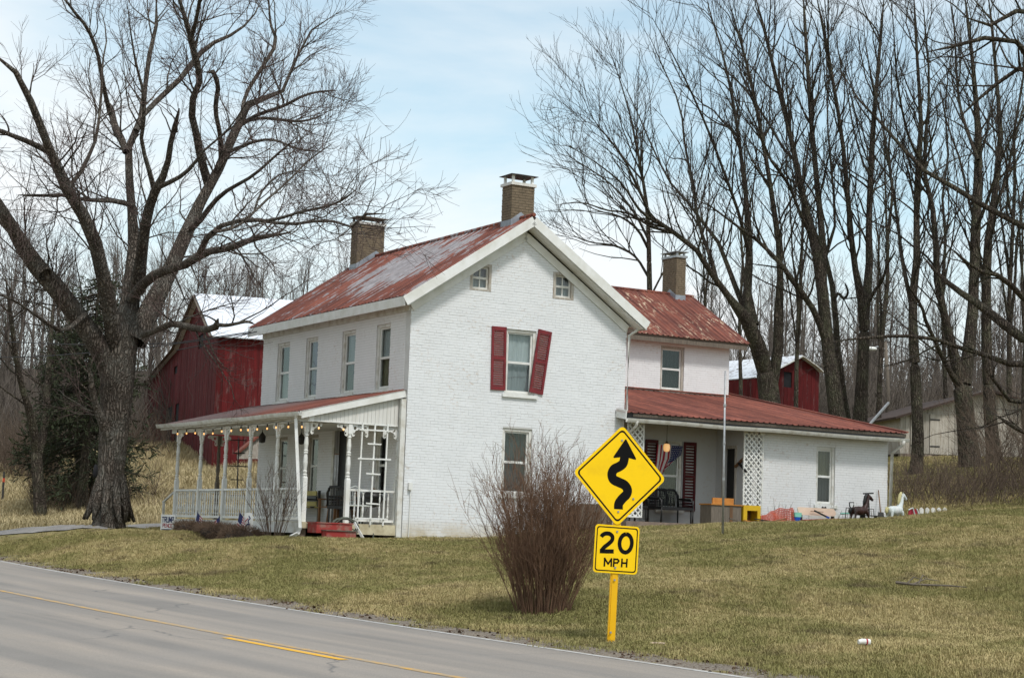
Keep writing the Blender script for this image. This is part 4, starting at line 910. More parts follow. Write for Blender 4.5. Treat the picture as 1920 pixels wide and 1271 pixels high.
# lettered yard sign (corners read from the photo)
P00 = pu(324, 972, -3.1); Y0_ = P00[1]
t = hthing('yard_sign', 'small white yard sign with blue and red lettering at the far corner of the porch', 'sign', -3.2, Y0_ + .1, 0)
gg = -.35
sgw, sgh = .62, .56; rot = Matrix.Rotation(-1.25, 4, 'Z')
def SP(x, y, off): v = rot @ Vector((x - sgw / 2, -off, 0)); return (v.x, v.y, y)
zb = pu(329, 1004, -3.2)[2]
m = MB(); m.add([SP(0, zb, 0), SP(sgw, zb, 0), SP(sgw, zb + sgh, 0), SP(0, zb + sgh, 0), SP(0, zb, -.012), SP(sgw, zb, -.012), SP(sgw, zb + sgh, -.012), SP(0, zb + sgh, -.012)], [(0, 1, 2, 3), (7, 6, 5, 4), (0, 4, 5, 1), (1, 5, 6, 2), (2, 6, 7, 3), (3, 7, 4, 0)]); m.build('panel', MT['white'], t)
m = MB(); glyphs(m, 'TRUMP', .06, zb + .36, .13, .073, .026, lambda x, y, o: SP(x, y, .004)); m.build('lettering', MT['flagblue'], t)
m = MB(); glyphs(m, 'PENCE', .1, zb + .22, .09, .06, .018, lambda x, y, o: SP(x, y, .004)); m.add([SP(.05, zb + .045, .004), SP(.57, zb + .045, .004), SP(.57, zb + .10, .004), SP(.05, zb + .10, .004)], [(0, 1, 2, 3)]); m.build('lettering', MT['flagred'], t)
m = MB(); m.add([SP(.05, zb + .125, .004), SP(.57, zb + .125, .004), SP(.57, zb + .17, .004), SP(.05, zb + .17, .004)], [(0, 1, 2, 3)]); m.build('stripe', MT['flagblue'], t)
for x in (.12, .5): MB().tube([SP(x, zb - .35, -.02), SP(x, zb + .2, -.02)], .006, 5).build('stake', MT['galv'], t)
c = pu(465, 979, -3.25)
t = hthing('yard_sign', 'white round-cornered yard sign with blue and red squiggle beside the third small flag', 'sign', c[0], c[1], c[2])
rot2 = Matrix.Rotation(-1.2, 4, 'Z')
out = [(.17 * math.copysign(abs(math.cos(a)) ** .7, math.cos(a)), .24 * math.copysign(abs(math.sin(a)) ** .7, math.sin(a))) for a in np.linspace(0, 2 * math.pi, 18)[:-1]]
ax_ = np.array(rot2 @ Vector((1, 0, 0))); ny_ = np.array(rot2 @ Vector((0, -1, 0)))
MB().prism((0, 0, 0), ax_, (0, 0, 1), -ny_, [out], .012).build('panel', MT['white'], t)
sq = [(-.08, -.12), (-.02, -.04), (.06, -.06), (.0, .05), (.08, .1), (.02, .16)]
m = MB()
for a, b_ in zip(sq, sq[1:]): m.bar(ax_ * a[0] + np.array([0, 0, a[1]]) + ny_ * .004, ax_ * b_[0] + np.array([0, 0, b_[1]]) + ny_ * .004, .028, .004, up=tuple(ny_))
m.build('squiggle', MT['flagblue'], t)
m = MB(); m.bar(ax_ * -.1 + np.array([0, 0, .02]) + ny_ * .004, ax_ * .0 + np.array([0, 0, .1]) + ny_ * .004, .02, .004, up=tuple(ny_)); m.build('stroke', MT['flagred'], t)
MB().tube([(0, 0, -.2), (.01, 0, -.7)], .007, 5).build('stake', MT['galv'], t)

# ------------------------------------------------------------------ side porch of the low wing
p = pv(1250, 838, .35); t = hthing('pendant_lamp', 'lit amber glass pendant lamp hanging in the side porch', 'lamp', *p)
MB().lathe((0, 0, 0), [(.03, -.125), (.075, -.1), (.092, -.02), (.085, .05), (.06, .09)], 14).build('lamp_shade', MT['globe'], t, True); MB().lathe((0, 0, .09), [(.065, 0), (.03, .05), (.015, .07)], 10).build('cap', MT['iron'], t); MB().tube([(0, 0, .16), (0, 0, .62)], .008, 5).build('rod', MT['iron'], t)
# draped flag over the window
q0, q1 = pv(1233, 833, 1.2), pv(1281, 836, 1.2); z_t = q0[2]
t = hthing('draped_flag', 'large striped flag draped over the shuttered window of the side porch', 'flag', q0[0], 1.22, z_t)
wf = q1[0] - q0[0]
def fn(s, tt):
    x = wf * s; dz = -1.05 * tt * (1 - .45 * s) - (.0 if s < .45 else 0)
    sweep = -.55 * max(0, tt - .45) * s * 1.5
    return (x + sweep - .1 * tt, -.04 * math.sin(s * 17) * (.3 + tt) - .02, dz - .35 * max(0, tt - .5) * (1 - s))
FG = FM
m = strip_cloth(26, 24, fn, lambda s, tt: 2 if (s > .52 and tt < .62) else int(s * 13 + .5) % 2); fo = m.build('flag_cloth', FM, t)
st = MB()
for r in range(7):
    for c_ in range(6):
        a = np.array(fn(.56 + .07 * c_ + (.03 if r % 2 else 0), .05 + .08 * r)); st.add([a + np.array([-.012, -.012, 0]), a + np.array([0, -.012, -.012]), a + np.array([.012, -.012, 0]), a + np.array([0, -.012, .012])], [(0, 1, 2, 3)])
tag(st.build('star', MT['flagwhite'], fo), kind='stuff')
# black bench and chair
cb = pv(1262, 986, .75)
wicker_chair('wicker_bench', 'black wicker bench under the draped flag on the side porch', cb[0] - .1, .78, .621, 0.15, MT['black'], 1.15, cat='bench')
wicker_chair('wicker_chair', 'black wicker chair partly hidden behind the yellow road sign on the side porch', 7.1, .7, .621, .4, MT['black'], .6)
# dark wooden planter by the gable wall behind the big shrub
a, b_ = pv(1083, 942, -.5), pv(1118, 990, -.5); t = hthing('wooden_planter', 'dark weathered wooden planter box against the gable wall behind the bare shrub', 'planter', a[0], -.6, b_[2])
wd = 1.0; hh = a[2] - b_[2]
for k in range(6): MB().box(wd / 6 * k + .004, wd / 6 * (k + 1) - .004, 0, .03, 0, hh - random.uniform(0, .03)).build('board', MT['barewood'], t)
MB().box(.01, wd - .01, .032, .5, .0, hh - .06).build('box', MT['barewood'], t)
# thin pole on the lawn
gp = hit(1355, 1004, 30, 60); top = at(1360, 695, gp[1]); t = thing('flag_pole', 'thin bare grey metal pole standing on the lawn in front of the side porch', 'pole', gp)
MB().tube([(0, 0, 0), tuple((top - gp) * .45), tuple(top - gp)], [.027, .026, .02], 8).build('shaft', MT['galv'], t, True)
for k in (.33, .55, .78): MB().lathe(tuple((top - gp) * k), [(.034, 0), (.036, .03), (.034, .06)], 8).build('coupling', MT['galv'], t)
# --- clutter along the wing wall
def gv(u, v):
    p = hw(u, v, 0); return gz1(p[0], p[1]) - HZ
VC = -.95
a, b_ = pv(1334, 946, VC), pv(1423, 985, VC); z_ = min(gv(a[0], VC), gv(b_[0], VC)) - .03
t = hthing('play_kitchen', 'wooden play kitchen cabinet with grey side, orange top and yellow front with square opening', 'toy cabinet', a[0], VC, z_); hh = a[2] - z_; l = b_[0] - a[0]
MB().box(0, l * .62, 0, .5, 0, hh).build('cabinet_body', MT['barewood'], t)
MB().box(-.03, l * .64, -.03, .52, hh + .002, hh + .035).build('top', MT['orangewood'], t); MB().box(l * .16, l * .6, .3, .34, hh + .037, hh + .2).build('back_board', MT['orangewood'], t)
m = MB(); x0, x1 = l * .66, l * 1.02; yh = hh * .86; m.prism((x0, -.02, .12), (1, 0, 0), (0, 0, 1), (0, 1, 0), [[(0, 0), (x1 - x0, 0), (x1 - x0, yh), (0, yh)], [(.12, .1), (.12, yh - .14), (x1 - x0 - .1, yh - .14), (x1 - x0 - .1, .1)]], .03); m.build('front_panel', MT['yellow'], t)
m = MB(); m.box(x0, x1, .012, .42, .12, .15); m.box(x0, x1, .012, .42, .12 + yh - .03, .12 + yh); m.box(x0, x0 + .03, .012, .42, .152, .088 + yh); m.box(x1 - .03, x1, .012, .42, .152, .088 + yh); m.build('yellow_box', MT['yellow'], t)
m = MB(); m.box(x0 + .032, x1 - .032, .38, .4, .152, .088 + yh); m.build('back_panel', MT['wood'], t); MB().box(x0 - .04, x1, -.01, .44, 0, .115).build('base', MT['black'], t); MB().box(l * .38, l * .44, -.012, -.001, .02, hh - .02).build('stile', MT['wood'], t)
# orange safety netting
a, b_ = pv(1424, 960, VC), pv(1488, 980, VC); zl = gv(a[0], VC); wd = b_[0] - a[0]; hh = .42
def net(s, tt): return (a[0] + wd * s, VC - .08 + .05 * math.sin(s * 9 + tt * 3) + .16 * tt, zl - .02 + .06 * s + tt * (.2 + .22 * min(1, s * 1.6)) + .015 * math.sin(s * 21))
m = MB(); n, k = 26, 9
for j in range(k + 1):
    m.tube([hw(*net(i / n, j / k)) for i in range(n + 1)], .010, 4)
for i in range(n + 1): m.tube([hw(*net(i / n, j / k)) for j in range(k + 1)], .010, 4)
tag(m.build('safety_netting', MT['orange']), 'crumpled orange safety netting beside the yellow play kitchen', 'netting')
c = pv(1493, 972, VC); t = hthing('plastic_bin', 'small blue bin with mint green lid next to the orange netting', 'bin', c[0], VC, gv(c[0], VC) - .02)
MB().lathe((0, 0, 0), [(.1, 0), (.12, .2), (.125, .21)], 10).build('bucket', MT['blue'], t); MB().box(-.11, .11, -.09, .09, .212, .33).build('lid', MT['mint'], t)
a, b_ = pv(1496, 950, VC), pv(1570, 968, VC); t = hthing('tabletop_board', 'pale peach laminate board with rounded corners leaning on its edge', 'board', a[0], VC - .02, b_[2])
w2, h2 = b_[0] - a[0], a[2] - b_[2]
out = [(.05, 0), (w2 - .06, .0), (w2, .06), (w2 - .01, h2 - .07), (w2 - .07, h2), (.03, h2), (0, h2 - .04), (0.02, .05)]
MB().prism((0, 0, 0), (1, .05, 0), (0, .15, 1), (0, .03, 0), [out], 1).build('board', MT['peach'], t); MB().bar((w2 * .3, -.02, h2 * .52), (w2 * .62, -.02, h2 * .5), .01, .015).build('slot', MT['wood'], t)
MB().box(.1, .16, .02, .1, -.4, .0).build('leg', MT['black'], t); MB().box(w2 - .16, w2 - .1, .02, .1, -.4, .0).build('leg', MT['black'], t)
a, b_ = pv(1505, 979, VC - .15), pv(1580, 973, VC - .15)
tag(MB().bar(hw(a[0], VC - .15, gv(a[0], VC - .15) + .07), hw(b_[0], VC - .15, gv(b_[0], VC - .15) + .10), .2, .11).build('red_sled', MT['redplastic']), 'long flat dark red sled lying below the peach board', 'sled')
a, b_ = pv(1527, 957, VC - .2), pv(1549, 968, VC - .2); t = hthing('black_racket', 'thin black bar with blue grip leaning on the peach board', 'bar', 0, 0, 0)
MB().bar(a, b_, .03, .04).build('bar', MT['black'], t); MB().bar(b_, b_ + (b_ - a) * .25, .035, .045).build('grip', MT['blue'], t)
# headboard with heart cut-out
c = pv(1545, 946, VC + .35); t = hthing('white_headboard', 'white arched headboard with dark heart behind the peach board', 'headboard', c[0], VC + .35, gv(c[0], VC + .35))
hh = c[2] - gv(c[0], VC + .35) + .08; ar = [(-.5, 0), (.5, 0), (.5, hh * .62), (.24, hh * .66)] + [(.24 * math.cos(x), hh * .66 + .17 * math.sin(x)) for x in np.linspace(.1, 3.04, 9)] + [(-.24, hh * .66), (-.5, hh * .62)]
hrt = [(0, -.07), (.09, .01), (.07, .06), (.03, .06), (0, .03), (-.03, .06), (-.07, .06), (-.09, .01)]
MB().prism((0, 0, 0), (1, 0, 0), (0, 0, 1), (0, 1, 0), [ar], .03).build('board', MT['white'], t); MB().prism((0, -.004, hh * .70), (1, 0, 0), (0, 0, 1), (0, 1, 0), [hrt], .003).build('heart', MT['dark'], t)
# spring horse (dark) with its frame handle
def horse(label, px, py, v, mats, s, rz, spring):
    c = pv(px, py, v); t = hthing('rocking_horse', label, 'rocking horse', c[0], v, gv(c[0], v) + (.0 if spring else 0), rz); M1, M2, M3 = [MT[x] for x in mats]; S_ = lambda P: [tuple(np.array(p) * s) for p in P]
    zb = .42
    m = MB(); m.tube(S_([(-.36, 0, zb + .0), (-.33, 0, zb), (-.2, 0, zb), (0, 0, zb - .01), (.2, 0, zb + .02), (.3, 0, zb + .08), (.34, 0, zb + .12)]), [.05 * s, .11 * s, .145 * s, .135 * s, .14 * s, .1 * s, .03 * s], 12)
    m.tube(S_([(.2, 0, zb + .05), (.3, 0, zb + .22), (.36, 0, zb + .38), (.4, 0, zb + .48)]), [.12 * s, .09 * s, .07 * s, .06 * s], 10)
    m.tube(S_([(.34, 0, zb + .48), (.42, 0, zb + .5), (.52, 0, zb + .44), (.6, 0, zb + .38), (.615, 0, zb + .36)]), [.04 * s, .075 * s, .06 * s, .045 * s, .02 * s], 10)
    for y in (-.035, .035): m.tube(S_([(.38, y, zb + .54), (.375, y * 1.3, zb + .62)]), [.022 * s, .004 * s], 5)
    for x, y, fx in ((.26, .09, .36), (.26, -.09, .36), (-.27, .09, -.36), (-.27, -.09, -.36)): m.tube(S_([(x, y, zb - .02), ((x + fx) / 2 + .01, y * 1.1, .22), (fx, y * 1.1, .04)]), [.06 * s, .038 * s, .03 * s], 8)
    bo = m.build('horse_body', M1, t, True); md = bo.modifiers.new('join', 'REMESH'); md.mode = 'VOXEL'; md.voxel_size = .014; md.use_smooth_shade = True
    m = MB(); m.tube(S_([(.33, 0, zb + .6), (.26, 0, zb + .5), (.2, 0, zb + .3), (.16, 0, zb + .2)]), [.03 * s, .055 * s, .05 * s, .02 * s], 8); m.build('mane', M2, t, True)
    m = MB(); m.tube(S_([(-.34, 0, zb + .05), (-.43, 0, zb + .06), (-.47, 0, zb - .05), (-.46, 0, zb - .18)]), [.03 * s, .06 * s, .06 * s, .02 * s], 8); m.build('tail', M2, t, True)
    m = MB(); m.tube(S_([(-.1, 0, zb), (.06, 0, zb)]), [.15 * s, .15 * s], 12); m.build('saddle', M3, t, True)
    m = MB(); m.tube(S_([(.37, -.09, zb + .43), (.37, .09, zb + .43)]), .012 * s, 6); m.build('handle', MT['iron'], t)
    if spring:
        for y in (-.25, .25): MB().tube(S_([(-.5, y, .03), (.5, y, .03)]), .015 * s, 6).build('frame_rail', MT['iron'], t)
        for x in (-.45, .45): MB().tube(S_([(x, -.25, .03), (x, -.2, .5), (x, .2, .5), (x, .25, .03)]), .014 * s, 6).build('frame_hoop', MT['iron'], t)
    else:
        for y in (-.1, .1): MB().tube(S_([(-.55, y, .1), (-.36, y, .03), (0, y, 0), (.36, y, .03), (.55, y, .1)]), .02 * s, 6).build('rocker', M1, t)
    return t
horse('white toy horse with yellow mane and tail at the corner of the low wing', 1678, 968, VC - .3, ('whiteplastic', 'yellowhair', 'white'), .86, .25, False)
horse('dark brown toy horse with black head on a metal frame beside the white horse', 1612, 972, VC - .3, ('brownhorse', 'black', 'brownhorse'), .8, .1, True)
def zc(x, y): return (1320 + x / 4, 800 + y / 4)
# scooter handle bar, shovels, pegs, plank pile
t = hthing('toy_scooter', 'black T-shaped scooter handle standing above the dark toy horse', 'scooter', 0, 0, 0)
p, q = pv(*zc(1233, 497), VC - .2), pv(*zc(1240, 660), VC - .2); MB().tube([p, q], .018, 6).build('stem', MT['black'], t); p0, p1 = pv(*zc(1195, 500), VC - .2), pv(*zc(1270, 497), VC - .2); MB().tube([p0, p1], .022, 6).build('handle_bar', MT['black'], t)
MB().bar(q + np.array([-.3, 0, -.02]), q + np.array([.25, 0, -.02]), .1, .03).build('deck', MT['iron'], t)
for dx in (-.27, .22): c = q + np.array([dx, 0, -.06]); MB().tube([c + np.array([0, -.02, 0]), c + np.array([0, .02, 0])], .05, 10).build('wheel', MT['black'], t)
t = hthing('shovel', 'wooden shovel handle leaning on the wing wall behind the white toy horse', 'shovel', 0, 0, 0); p, q = pv(*zc(1308, 475), -.05), pv(*zc(1325, 640), -.3); MB().tube([p, q], .016, 6).build('handle', MT['wood'], t); MB().bar(q, q + np.array([0, -.05, -.25]), .2, .012, up=(0, 1, 0)).build('blade', MT['iron'], t)
t = hthing('spade', 'black D-handled spade sticking up between the board and the dark horse', 'spade', 0, 0, 0); p, q = pv(*zc(1110, 568), VC), pv(*zc(1118, 650), VC); h0 = [p + np.array([-.09, 0, .0]), p + np.array([.06, 0, .01]), p + np.array([.07, 0, -.08]), p + np.array([0, 0, -.16]), p + np.array([-.08, 0, -.1]), p + np.array([-.09, 0, .0])]
MB().tube(h0, .016, 6).build('grip', MT['black'], t); MB().tube([p + np.array([0, 0, -.16]), q], .014, 6).build('shaft', MT['black'], t)
tag(MB().tube([hw(*pv(*zc(1025, 650), VC)), hw(*pv(*zc(1090, 648), VC))], .022, 8).build('mint_pipe', MT['mint']), 'short mint green tube lying beside the dark toy horse', 'tube')
t = hthing('scrap_pile', 'low heap of black planks and sticks on the grass in front of the play kitchen', 'scrap pile', 0, 0, 0)
for (a, b_), mt in zip((((190, 685), (300, 722)), ((270, 712), (440, 708)), ((300, 700), (420, 722)), ((380, 690), (540, 715)), ((480, 715), (610, 690))), ('barewood', 'black', 'orangewood', 'black', 'wood')):
    p, q = pv(*zc(*a), VC - .35), pv(*zc(*b_), VC - .35); MB().bar(p, q, .05, .03).build('stick', MT[mt], t)
t = hthing('toy_bench', 'small toy seat with red panels and white tubes right of the white toy horse', 'toy seat', 0, 0, 0)
c0 = pv(*zc(1570, 640), VC - .3); 
for k in range(3): MB().bar(c0 + np.array([-.14 + .11 * k, 0, -.08]), c0 + np.array([-.1 + .11 * k, 0, .09]), .09, .03, up=(0, 1, 0)).build('panel', MT['redplastic'], t)
MB().tube([c0 + np.array([-.2, -.03, .06]), c0 + np.array([-.05, -.03, .12]), c0 + np.array([.05, -.03, -.12])], .018, 6).build('tube_frame', MT['whiteplastic'], t); MB().tube([c0 + np.array([.1, -.03, .1]), c0 + np.array([.2, -.03, -.1])], .018, 6).build('tube_frame', MT['whiteplastic'], t)
wd_ = MB()
for k in range(70):
    u = random.uniform(10.8, 15.1); v = random.uniform(-.45, -.06); z = gv(u, v) - .03; hgt = random.uniform(.2, .75); a = random.uniform(-.12, .12); p0 = hw(u, v, z); p1 = hw(u + a * .5, v, z + hgt * .5); p2 = hw(u + a * 1.6, v + random.uniform(-.1, .05), z + hgt); wd_.tube([p0, p1, p2], [.006, .005, .002], 4)
tag(wd_.build('dead_weeds', MT['barewood']), kind='stuff')
t = hthing('picket_edging', 'short row of low white pickets beyond the toys at the right', 'fence', 0, 0, 0)
for k in range(5):
    x = 1728 + k * 11; p, q = pv(x, 949, .6), pv(x, 964, .6); q = q + np.array([0, 0, -.25]); MB().prism((p[0] - .07, .6, q[2]), (1, 0, 0), (0, 0, 1), (0, 1, 0), [[(0, 0), (.15, 0), (.15, p[2] - q[2] - .08), (.075, p[2] - q[2] - .03), (0, p[2] - q[2] - .08)]], .03).build('picket', MT['oldwhite'], t)
t = hthing('wall_bracket', 'dark wooden cross-shaped bracket on the side wall inside the porch', 'bracket', 0, 0, 0)
p, q = pu(1399, 856, 10.2), pu(1380, 875, 10.2); MB().bar((10.17, p[1], p[2]), (10.17, q[1], q[2]), .05, .06).build('arm', MT['wood'], t); p, q = pu(1386, 868, 10.15), pu(1400, 884, 10.15); MB().bar((10.13, p[1], p[2]), (10.13, q[1], q[2]), .05, .05).build('arm', MT['black'], t)
# ------------------------------------------------------------------ barns, shed, poles
def boardmat(name, c1, c2, c3, peel):
    b = NB(name, .85, .2); v = b.coord('Object', (3, 3, .35)); o = b.coord('Object')
    c = b.mix(b.ramp(b.noise(v, 2.5, 6, .7), [(.35, 0.), (.68, 1.)]), c1, c2)
    c = b.mix(b.math('MULTIPLY', b.ramp(b.noise(b.coord('Object', (4, 4, .8)), 1.1, 6, .75), [(.56, 0.), (.66, 1.)]), peel), c, c3)
    c = b.mix(1., c, b.ramp(b.objrand(), [(0, .7), (1, 1.1)]), 'MULTIPLY'); b.bump(b.noise(b.coord('Object', (8, 8, .6)), 5, 3), .3, .01); return b.col(c)
MT['barnred'] = boardmat('weathered_red_boards', (.125, .012, .013), (.07, .010, .010), (.17, .13, .12), .6)
MT['shedboard'] = boardmat('grey_white_boards', (.50, .46, .40), (.33, .29, .235), (.26, .21, .16), .7)
b = NB('white_metal_roof', .5, .4); v = b.coord('Object'); MT['metalroof'] = b.col(b.mix(b.ramp(b.noise(v, 2, 6, .7), [(.4, 0.), (.75, 1.)]), (.72, .75, .8), (.5, .52, .56)))
b = NB('spotted_metal_roof', .6, .3); v = b.coord('Object'); MT['metalroof2'] = b.col(b.mix(b.ramp(b.noise(v, 3, 6, .75), [(.52, 0.), (.6, 1.)]), (.66, .69, .73), (.22, .19, .18)))
def frame_at(px, py, Y, yaw):
    o = at(px, py, Y); a = np.array([math.cos(yaw), math.sin(yaw), 0]); b_ = np.array([-math.sin(yaw), math.cos(yaw), 0])
    def onA(x, y, d=0.):      # pixel -> local coords on plane a = d
        r = ray(x, y); t = ((o - CAM) @ a + d) / (r @ a); q = CAM + r * t - o; return np.array([q @ a, q @ b_, q[2]])
    def onB(x, y, d=0.):
        r = ray(x, y); t = ((o - CAM) @ b_ + d) / (r @ b_); q = CAM + r * t - o; return np.array([q @ a, q @ b_, q[2]])
    return o, onA, onB
def board_wall(parent, P, outl, zb, w, mat, d=.03, holes=()):
    """vertical boards under an outline [(a, z)...] sorted by a; P(a, z, d) -> local point"""
    a0, a1 = outl[0][0], outl[-1][0]; A = [q[0] for q in outl]; Z = [q[1] for q in outl]; n = int((a1 - a0) / w)
    for k in range(n):
        s, e = a0 + (a1 - a0) * k / n + .006, a0 + (a1 - a0) * (k + 1) / n - .006; dd = random.uniform(0, .02); segs = [(zb + random.uniform(-.05, .05), None)]
        for h0, h1, z0, z1 in holes:
            if h0 < (s + e) / 2 < h1: segs = [(zb, z0), (z1, None)]
        for lo, hi in segs:
            t0, t1 = (np.interp(s, A, Z), np.interp(e, A, Z)) if hi is None else (hi, hi)
            vs = [P(s, lo, dd), P(e, lo, dd), P(e, t1, dd), P(s, t0, dd), P(s, lo, -d), P(e, lo, -d), P(e, t1, -d), P(s, t0, -d)]
            MB().add(vs, [(0, 1, 2, 3), (7, 6, 5, 4), (0, 4, 5, 1), (1, 5, 6, 2), (2, 6, 7, 3), (3, 7, 4, 0)]).build('board', mat, parent)
def slab(mb, q, t):
    q = [np.asarray(p, float) for p in q]; n = nrm(np.cross(q[1] - q[0], q[3] - q[0])) * t
    return mb.add(q + [p + n for p in q], [(0, 1, 2, 3), (7, 6, 5, 4), (0, 4, 5, 1), (1, 5, 6, 2), (2, 6, 7, 3), (3, 7, 4, 0)])
def barn(label, near, Y, yaw, gp, sp_, roofm, bw=.30, left_low=True, zb=-3.0, ln=None):
    """gable end on plane a=0 running away to the left; ridge runs along +a. gp: pixel outline of the gable from its far end to the near corner"""
    o, onA, onB = frame_at(*near, Y, yaw)
    t = thing('barn', label, 'barn', o, yaw)
    pts = sorted([(onA(x, y)[1], onA(x, y)[2]) for x, y in gp]); 
    bw_ = MB(); n = len(pts); A = [p[0] for p in pts]; Z = [p[1] for p in pts]; L = ln or 13.
    core = MB(); core.prism((.06, 0, 0), (0, 1, 0), (0, 0, 1), (1, 0, 0), [[(A[0] + .05, zb), (A[-1] - .05, zb)] + [(a, z - .1) for a, z in zip(A[::-1], Z[::-1])]], L - .1); core.build('wall', MT['dark'], t)
    board_wall(t, lambda a, z, d: (-d, a, z), pts, zb, bw, MT['barnred'], holes=[h for h in sp_.get('holes', [])])
    board_wall(t, lambda a, z, d: (a, A[0] - d, z), [(.03, Z[0] - .05), (L, Z[0] - .05)], zb, bw, MT['barnred'])
    r = MB()
    for i in range(n - 1):
        (a0, z0), (a1, z1) = pts[i], pts[i + 1]; ex = .35
        d = nrm(np.array([a1 - a0, z1 - z0])); e0 = d * (ex if i == 0 else 0); e1 = d * (ex if i == n - 2 else 0)
        slab(r, [(-.35, a0 - e0[0], z0 - e0[1] + .02), (L + .3, a0 - e0[0], z0 - e0[1] + .02), (L + .3, a1 + e1[0], z1 + e1[1] + .02), (-.35, a1 + e1[0], z1 + e1[1] + .02)], .05)
    r.build('roof', roofm, t)
    f = MB()
    for i in range(n - 1): f.bar((-.37, pts[i][0], pts[i][1] - .06), (-.37, pts[i + 1][0], pts[i + 1][1] - .06), .04, .16, up=(1, 0, 0))
    f.build('rake_board', MT['barewood'], t)
    return t, onA, onB
o_, oA, oB = frame_at(412, 835, 88, .30)
hh = [oA(x, y) for x, y in ((312, 790), (336, 755))]; h2 = [oA(x, y) for x, y in ((372, 655), (382, 624))]; h3 = [oA(x, y) for x, y in ((327, 702), (333, 685))]
barn('big dark red wooden barn with white metal roof behind the front porch', (412, 835), 88, .30, [(272, 727), (335, 655), (377, 553), (410, 629)], {'holes': [(min(hh[0][1], hh[1][1]), max(hh[0][1], hh[1][1]), -3.0, hh[1][2]), (min(h2[0][1], h2[1][1]), max(h2[0][1], h2[1][1]), h2[0][2], h2[1][2]), (min(h3[0][1], h3[1][1]), max(h3[0][1], h3[1][1]), h3[0][2], h3[1][2])]}, MT['metalroof'], .28)
# second barn: gable faces right, long side runs back to the left
def barn2():
    o, onA, onB = frame_at(1417, 775, 100, .62); t = thing('barn', 'smaller red barn with patchy white roof behind the trees right of the rear wing', 'barn', o, .62)
    gp = [(1417, 708), (1440, 697), (1497, 667), (1524, 686), (1536, 697)]; pts = [(onB(x, y)[0], onB(x, y)[2]) for x, y in gp]; zb = -2.5; L = 9.
    A = [p[0] for p in pts]; Z = [p[1] for p in pts]
    core = MB(); core.prism((0, .06, 0), (1, 0, 0), (0, 0, 1), (0, 1, 0), [[(A[0] + .05, zb), (A[-1] - .05, zb)] + [(a, z - .1) for a, z in zip(A[::-1], Z[::-1])]], L - .1); core.build('wall', MT['dark'], t)
    h = [onB(x, y) for x, y in ((1466, 725), (1484, 698))]
    board_wall(t, lambda a, z, d: (a, -d, z), pts, zb, .28, MT['barnred'], holes=[(h[0][0], h[1][0], h[0][2], h[1][2])])
    board_wall(t, lambda a, z, d: (A[0] - d, a, z), [(.03, Z[0] - .05), (L, Z[0] - .05)], zb, .28, MT['barnred'])
    r = MB()
    for i in range(len(pts) - 1):
        (a0, z0), (a1, z1) = pts[i], pts[i + 1]; slab(r, [(a0, L, z0 + .02), (a0, -.3, z0 + .02), (a1, -.3, z1 + .02), (a1, L, z1 + .02)][::-1], .05)
    r.build('roof', MT['metalroof2'], t); f = MB()
    for i in range(len(pts) - 1): f.bar((pts[i][0], -.32, pts[i][1] - .04), (pts[i + 1][0], -.32, pts[i + 1][1] - .04), .04, .14, up=(0, 1, 0))
    f.build('rake_board', MT['oldwhite'], t)
barn2()
MT['darkroof'] = simple('dark_brown_roof', (.07, .045, .035), (.04, .028, .023), 4, .9)
# pale shed on a stone footing
def shed():
    o, onA, onB = frame_at(1690, 858, 90, .12); t = thing('shed', 'low pale grey board shed on a stone footing beneath the trees at the right', 'shed', o, .12)
    gp = [(1688, 779), (1790, 748), (1852, 731), (1960, 764), (2000, 776)]; pts = [(onB(x, y)[0], onB(x, y)[2]) for x, y in gp]; A = [p[0] for p in pts]; Z = [p[1] for p in pts]; zb = onB(1700, 850)[2]; L = 10
    core = MB(); core.prism((0, .06, 0), (1, 0, 0), (0, 0, 1), (0, 1, 0), [[(A[0] + .05, zb), (A[-1] - .05, zb)] + [(a, z - .1) for a, z in zip(A[::-1], Z[::-1])]], L - .1); core.build('wall', MT['shedboard'], t)
    board_wall(t, lambda a, z, d: (a, -d, z), pts, zb, .26, MT['shedboard'])
    r = MB()
    for i in range(len(pts) - 1):
        (a0, z0), (a1, z1) = pts[i], pts[i + 1]; slab(r, [(a0 - (.4 if i == 0 else 0), L, z0 - (.1 if i == 0 else 0)), (a0 - (.4 if i == 0 else 0), -.5, z0 - (.1 if i == 0 else 0)), (a1, -.5, z1), (a1, L, z1)][::-1], .1)
    r.build('roof', MT['darkroof'], t)
    x = A[0]; k = 0
    while x < A[-1]:
        for row in range(2):
            w = random.uniform(.35, .6); MB().box(x + (.2 if row else 0), x + (.2 if row else 0) + w - .02, -.1 - random.uniform(0, .03), .3, zb - .46 + .23 * row, zb - .46 + .23 * row + .21).build('stone', MT['stone'], t)
        x += .5
    MB().box(A[0], A[-1], -.05, .25, zb - 1.2, zb - .02).build('footing', MT['mortar'], t)
    dx = [onB(x, 800)[0] for x in (1706, 1778)]; zt = onB(1740, 776)[2]
    for a, b_ in ((dx[0], (dx[0] + dx[1]) / 2), ((dx[0] + dx[1]) / 2, dx[1])):
        dm = MB(); dm.box(a + .02, b_ - .02, -.085, -.045, zb + .02, zt); do = dm.build('door', MT['shedboard'], t)
        for z in (zb + .35, zt - .3): MB().box(a + .03, a + .5, -.1, -.087, z, z + .07).build('hinge', MT['iron'], do)
shed()
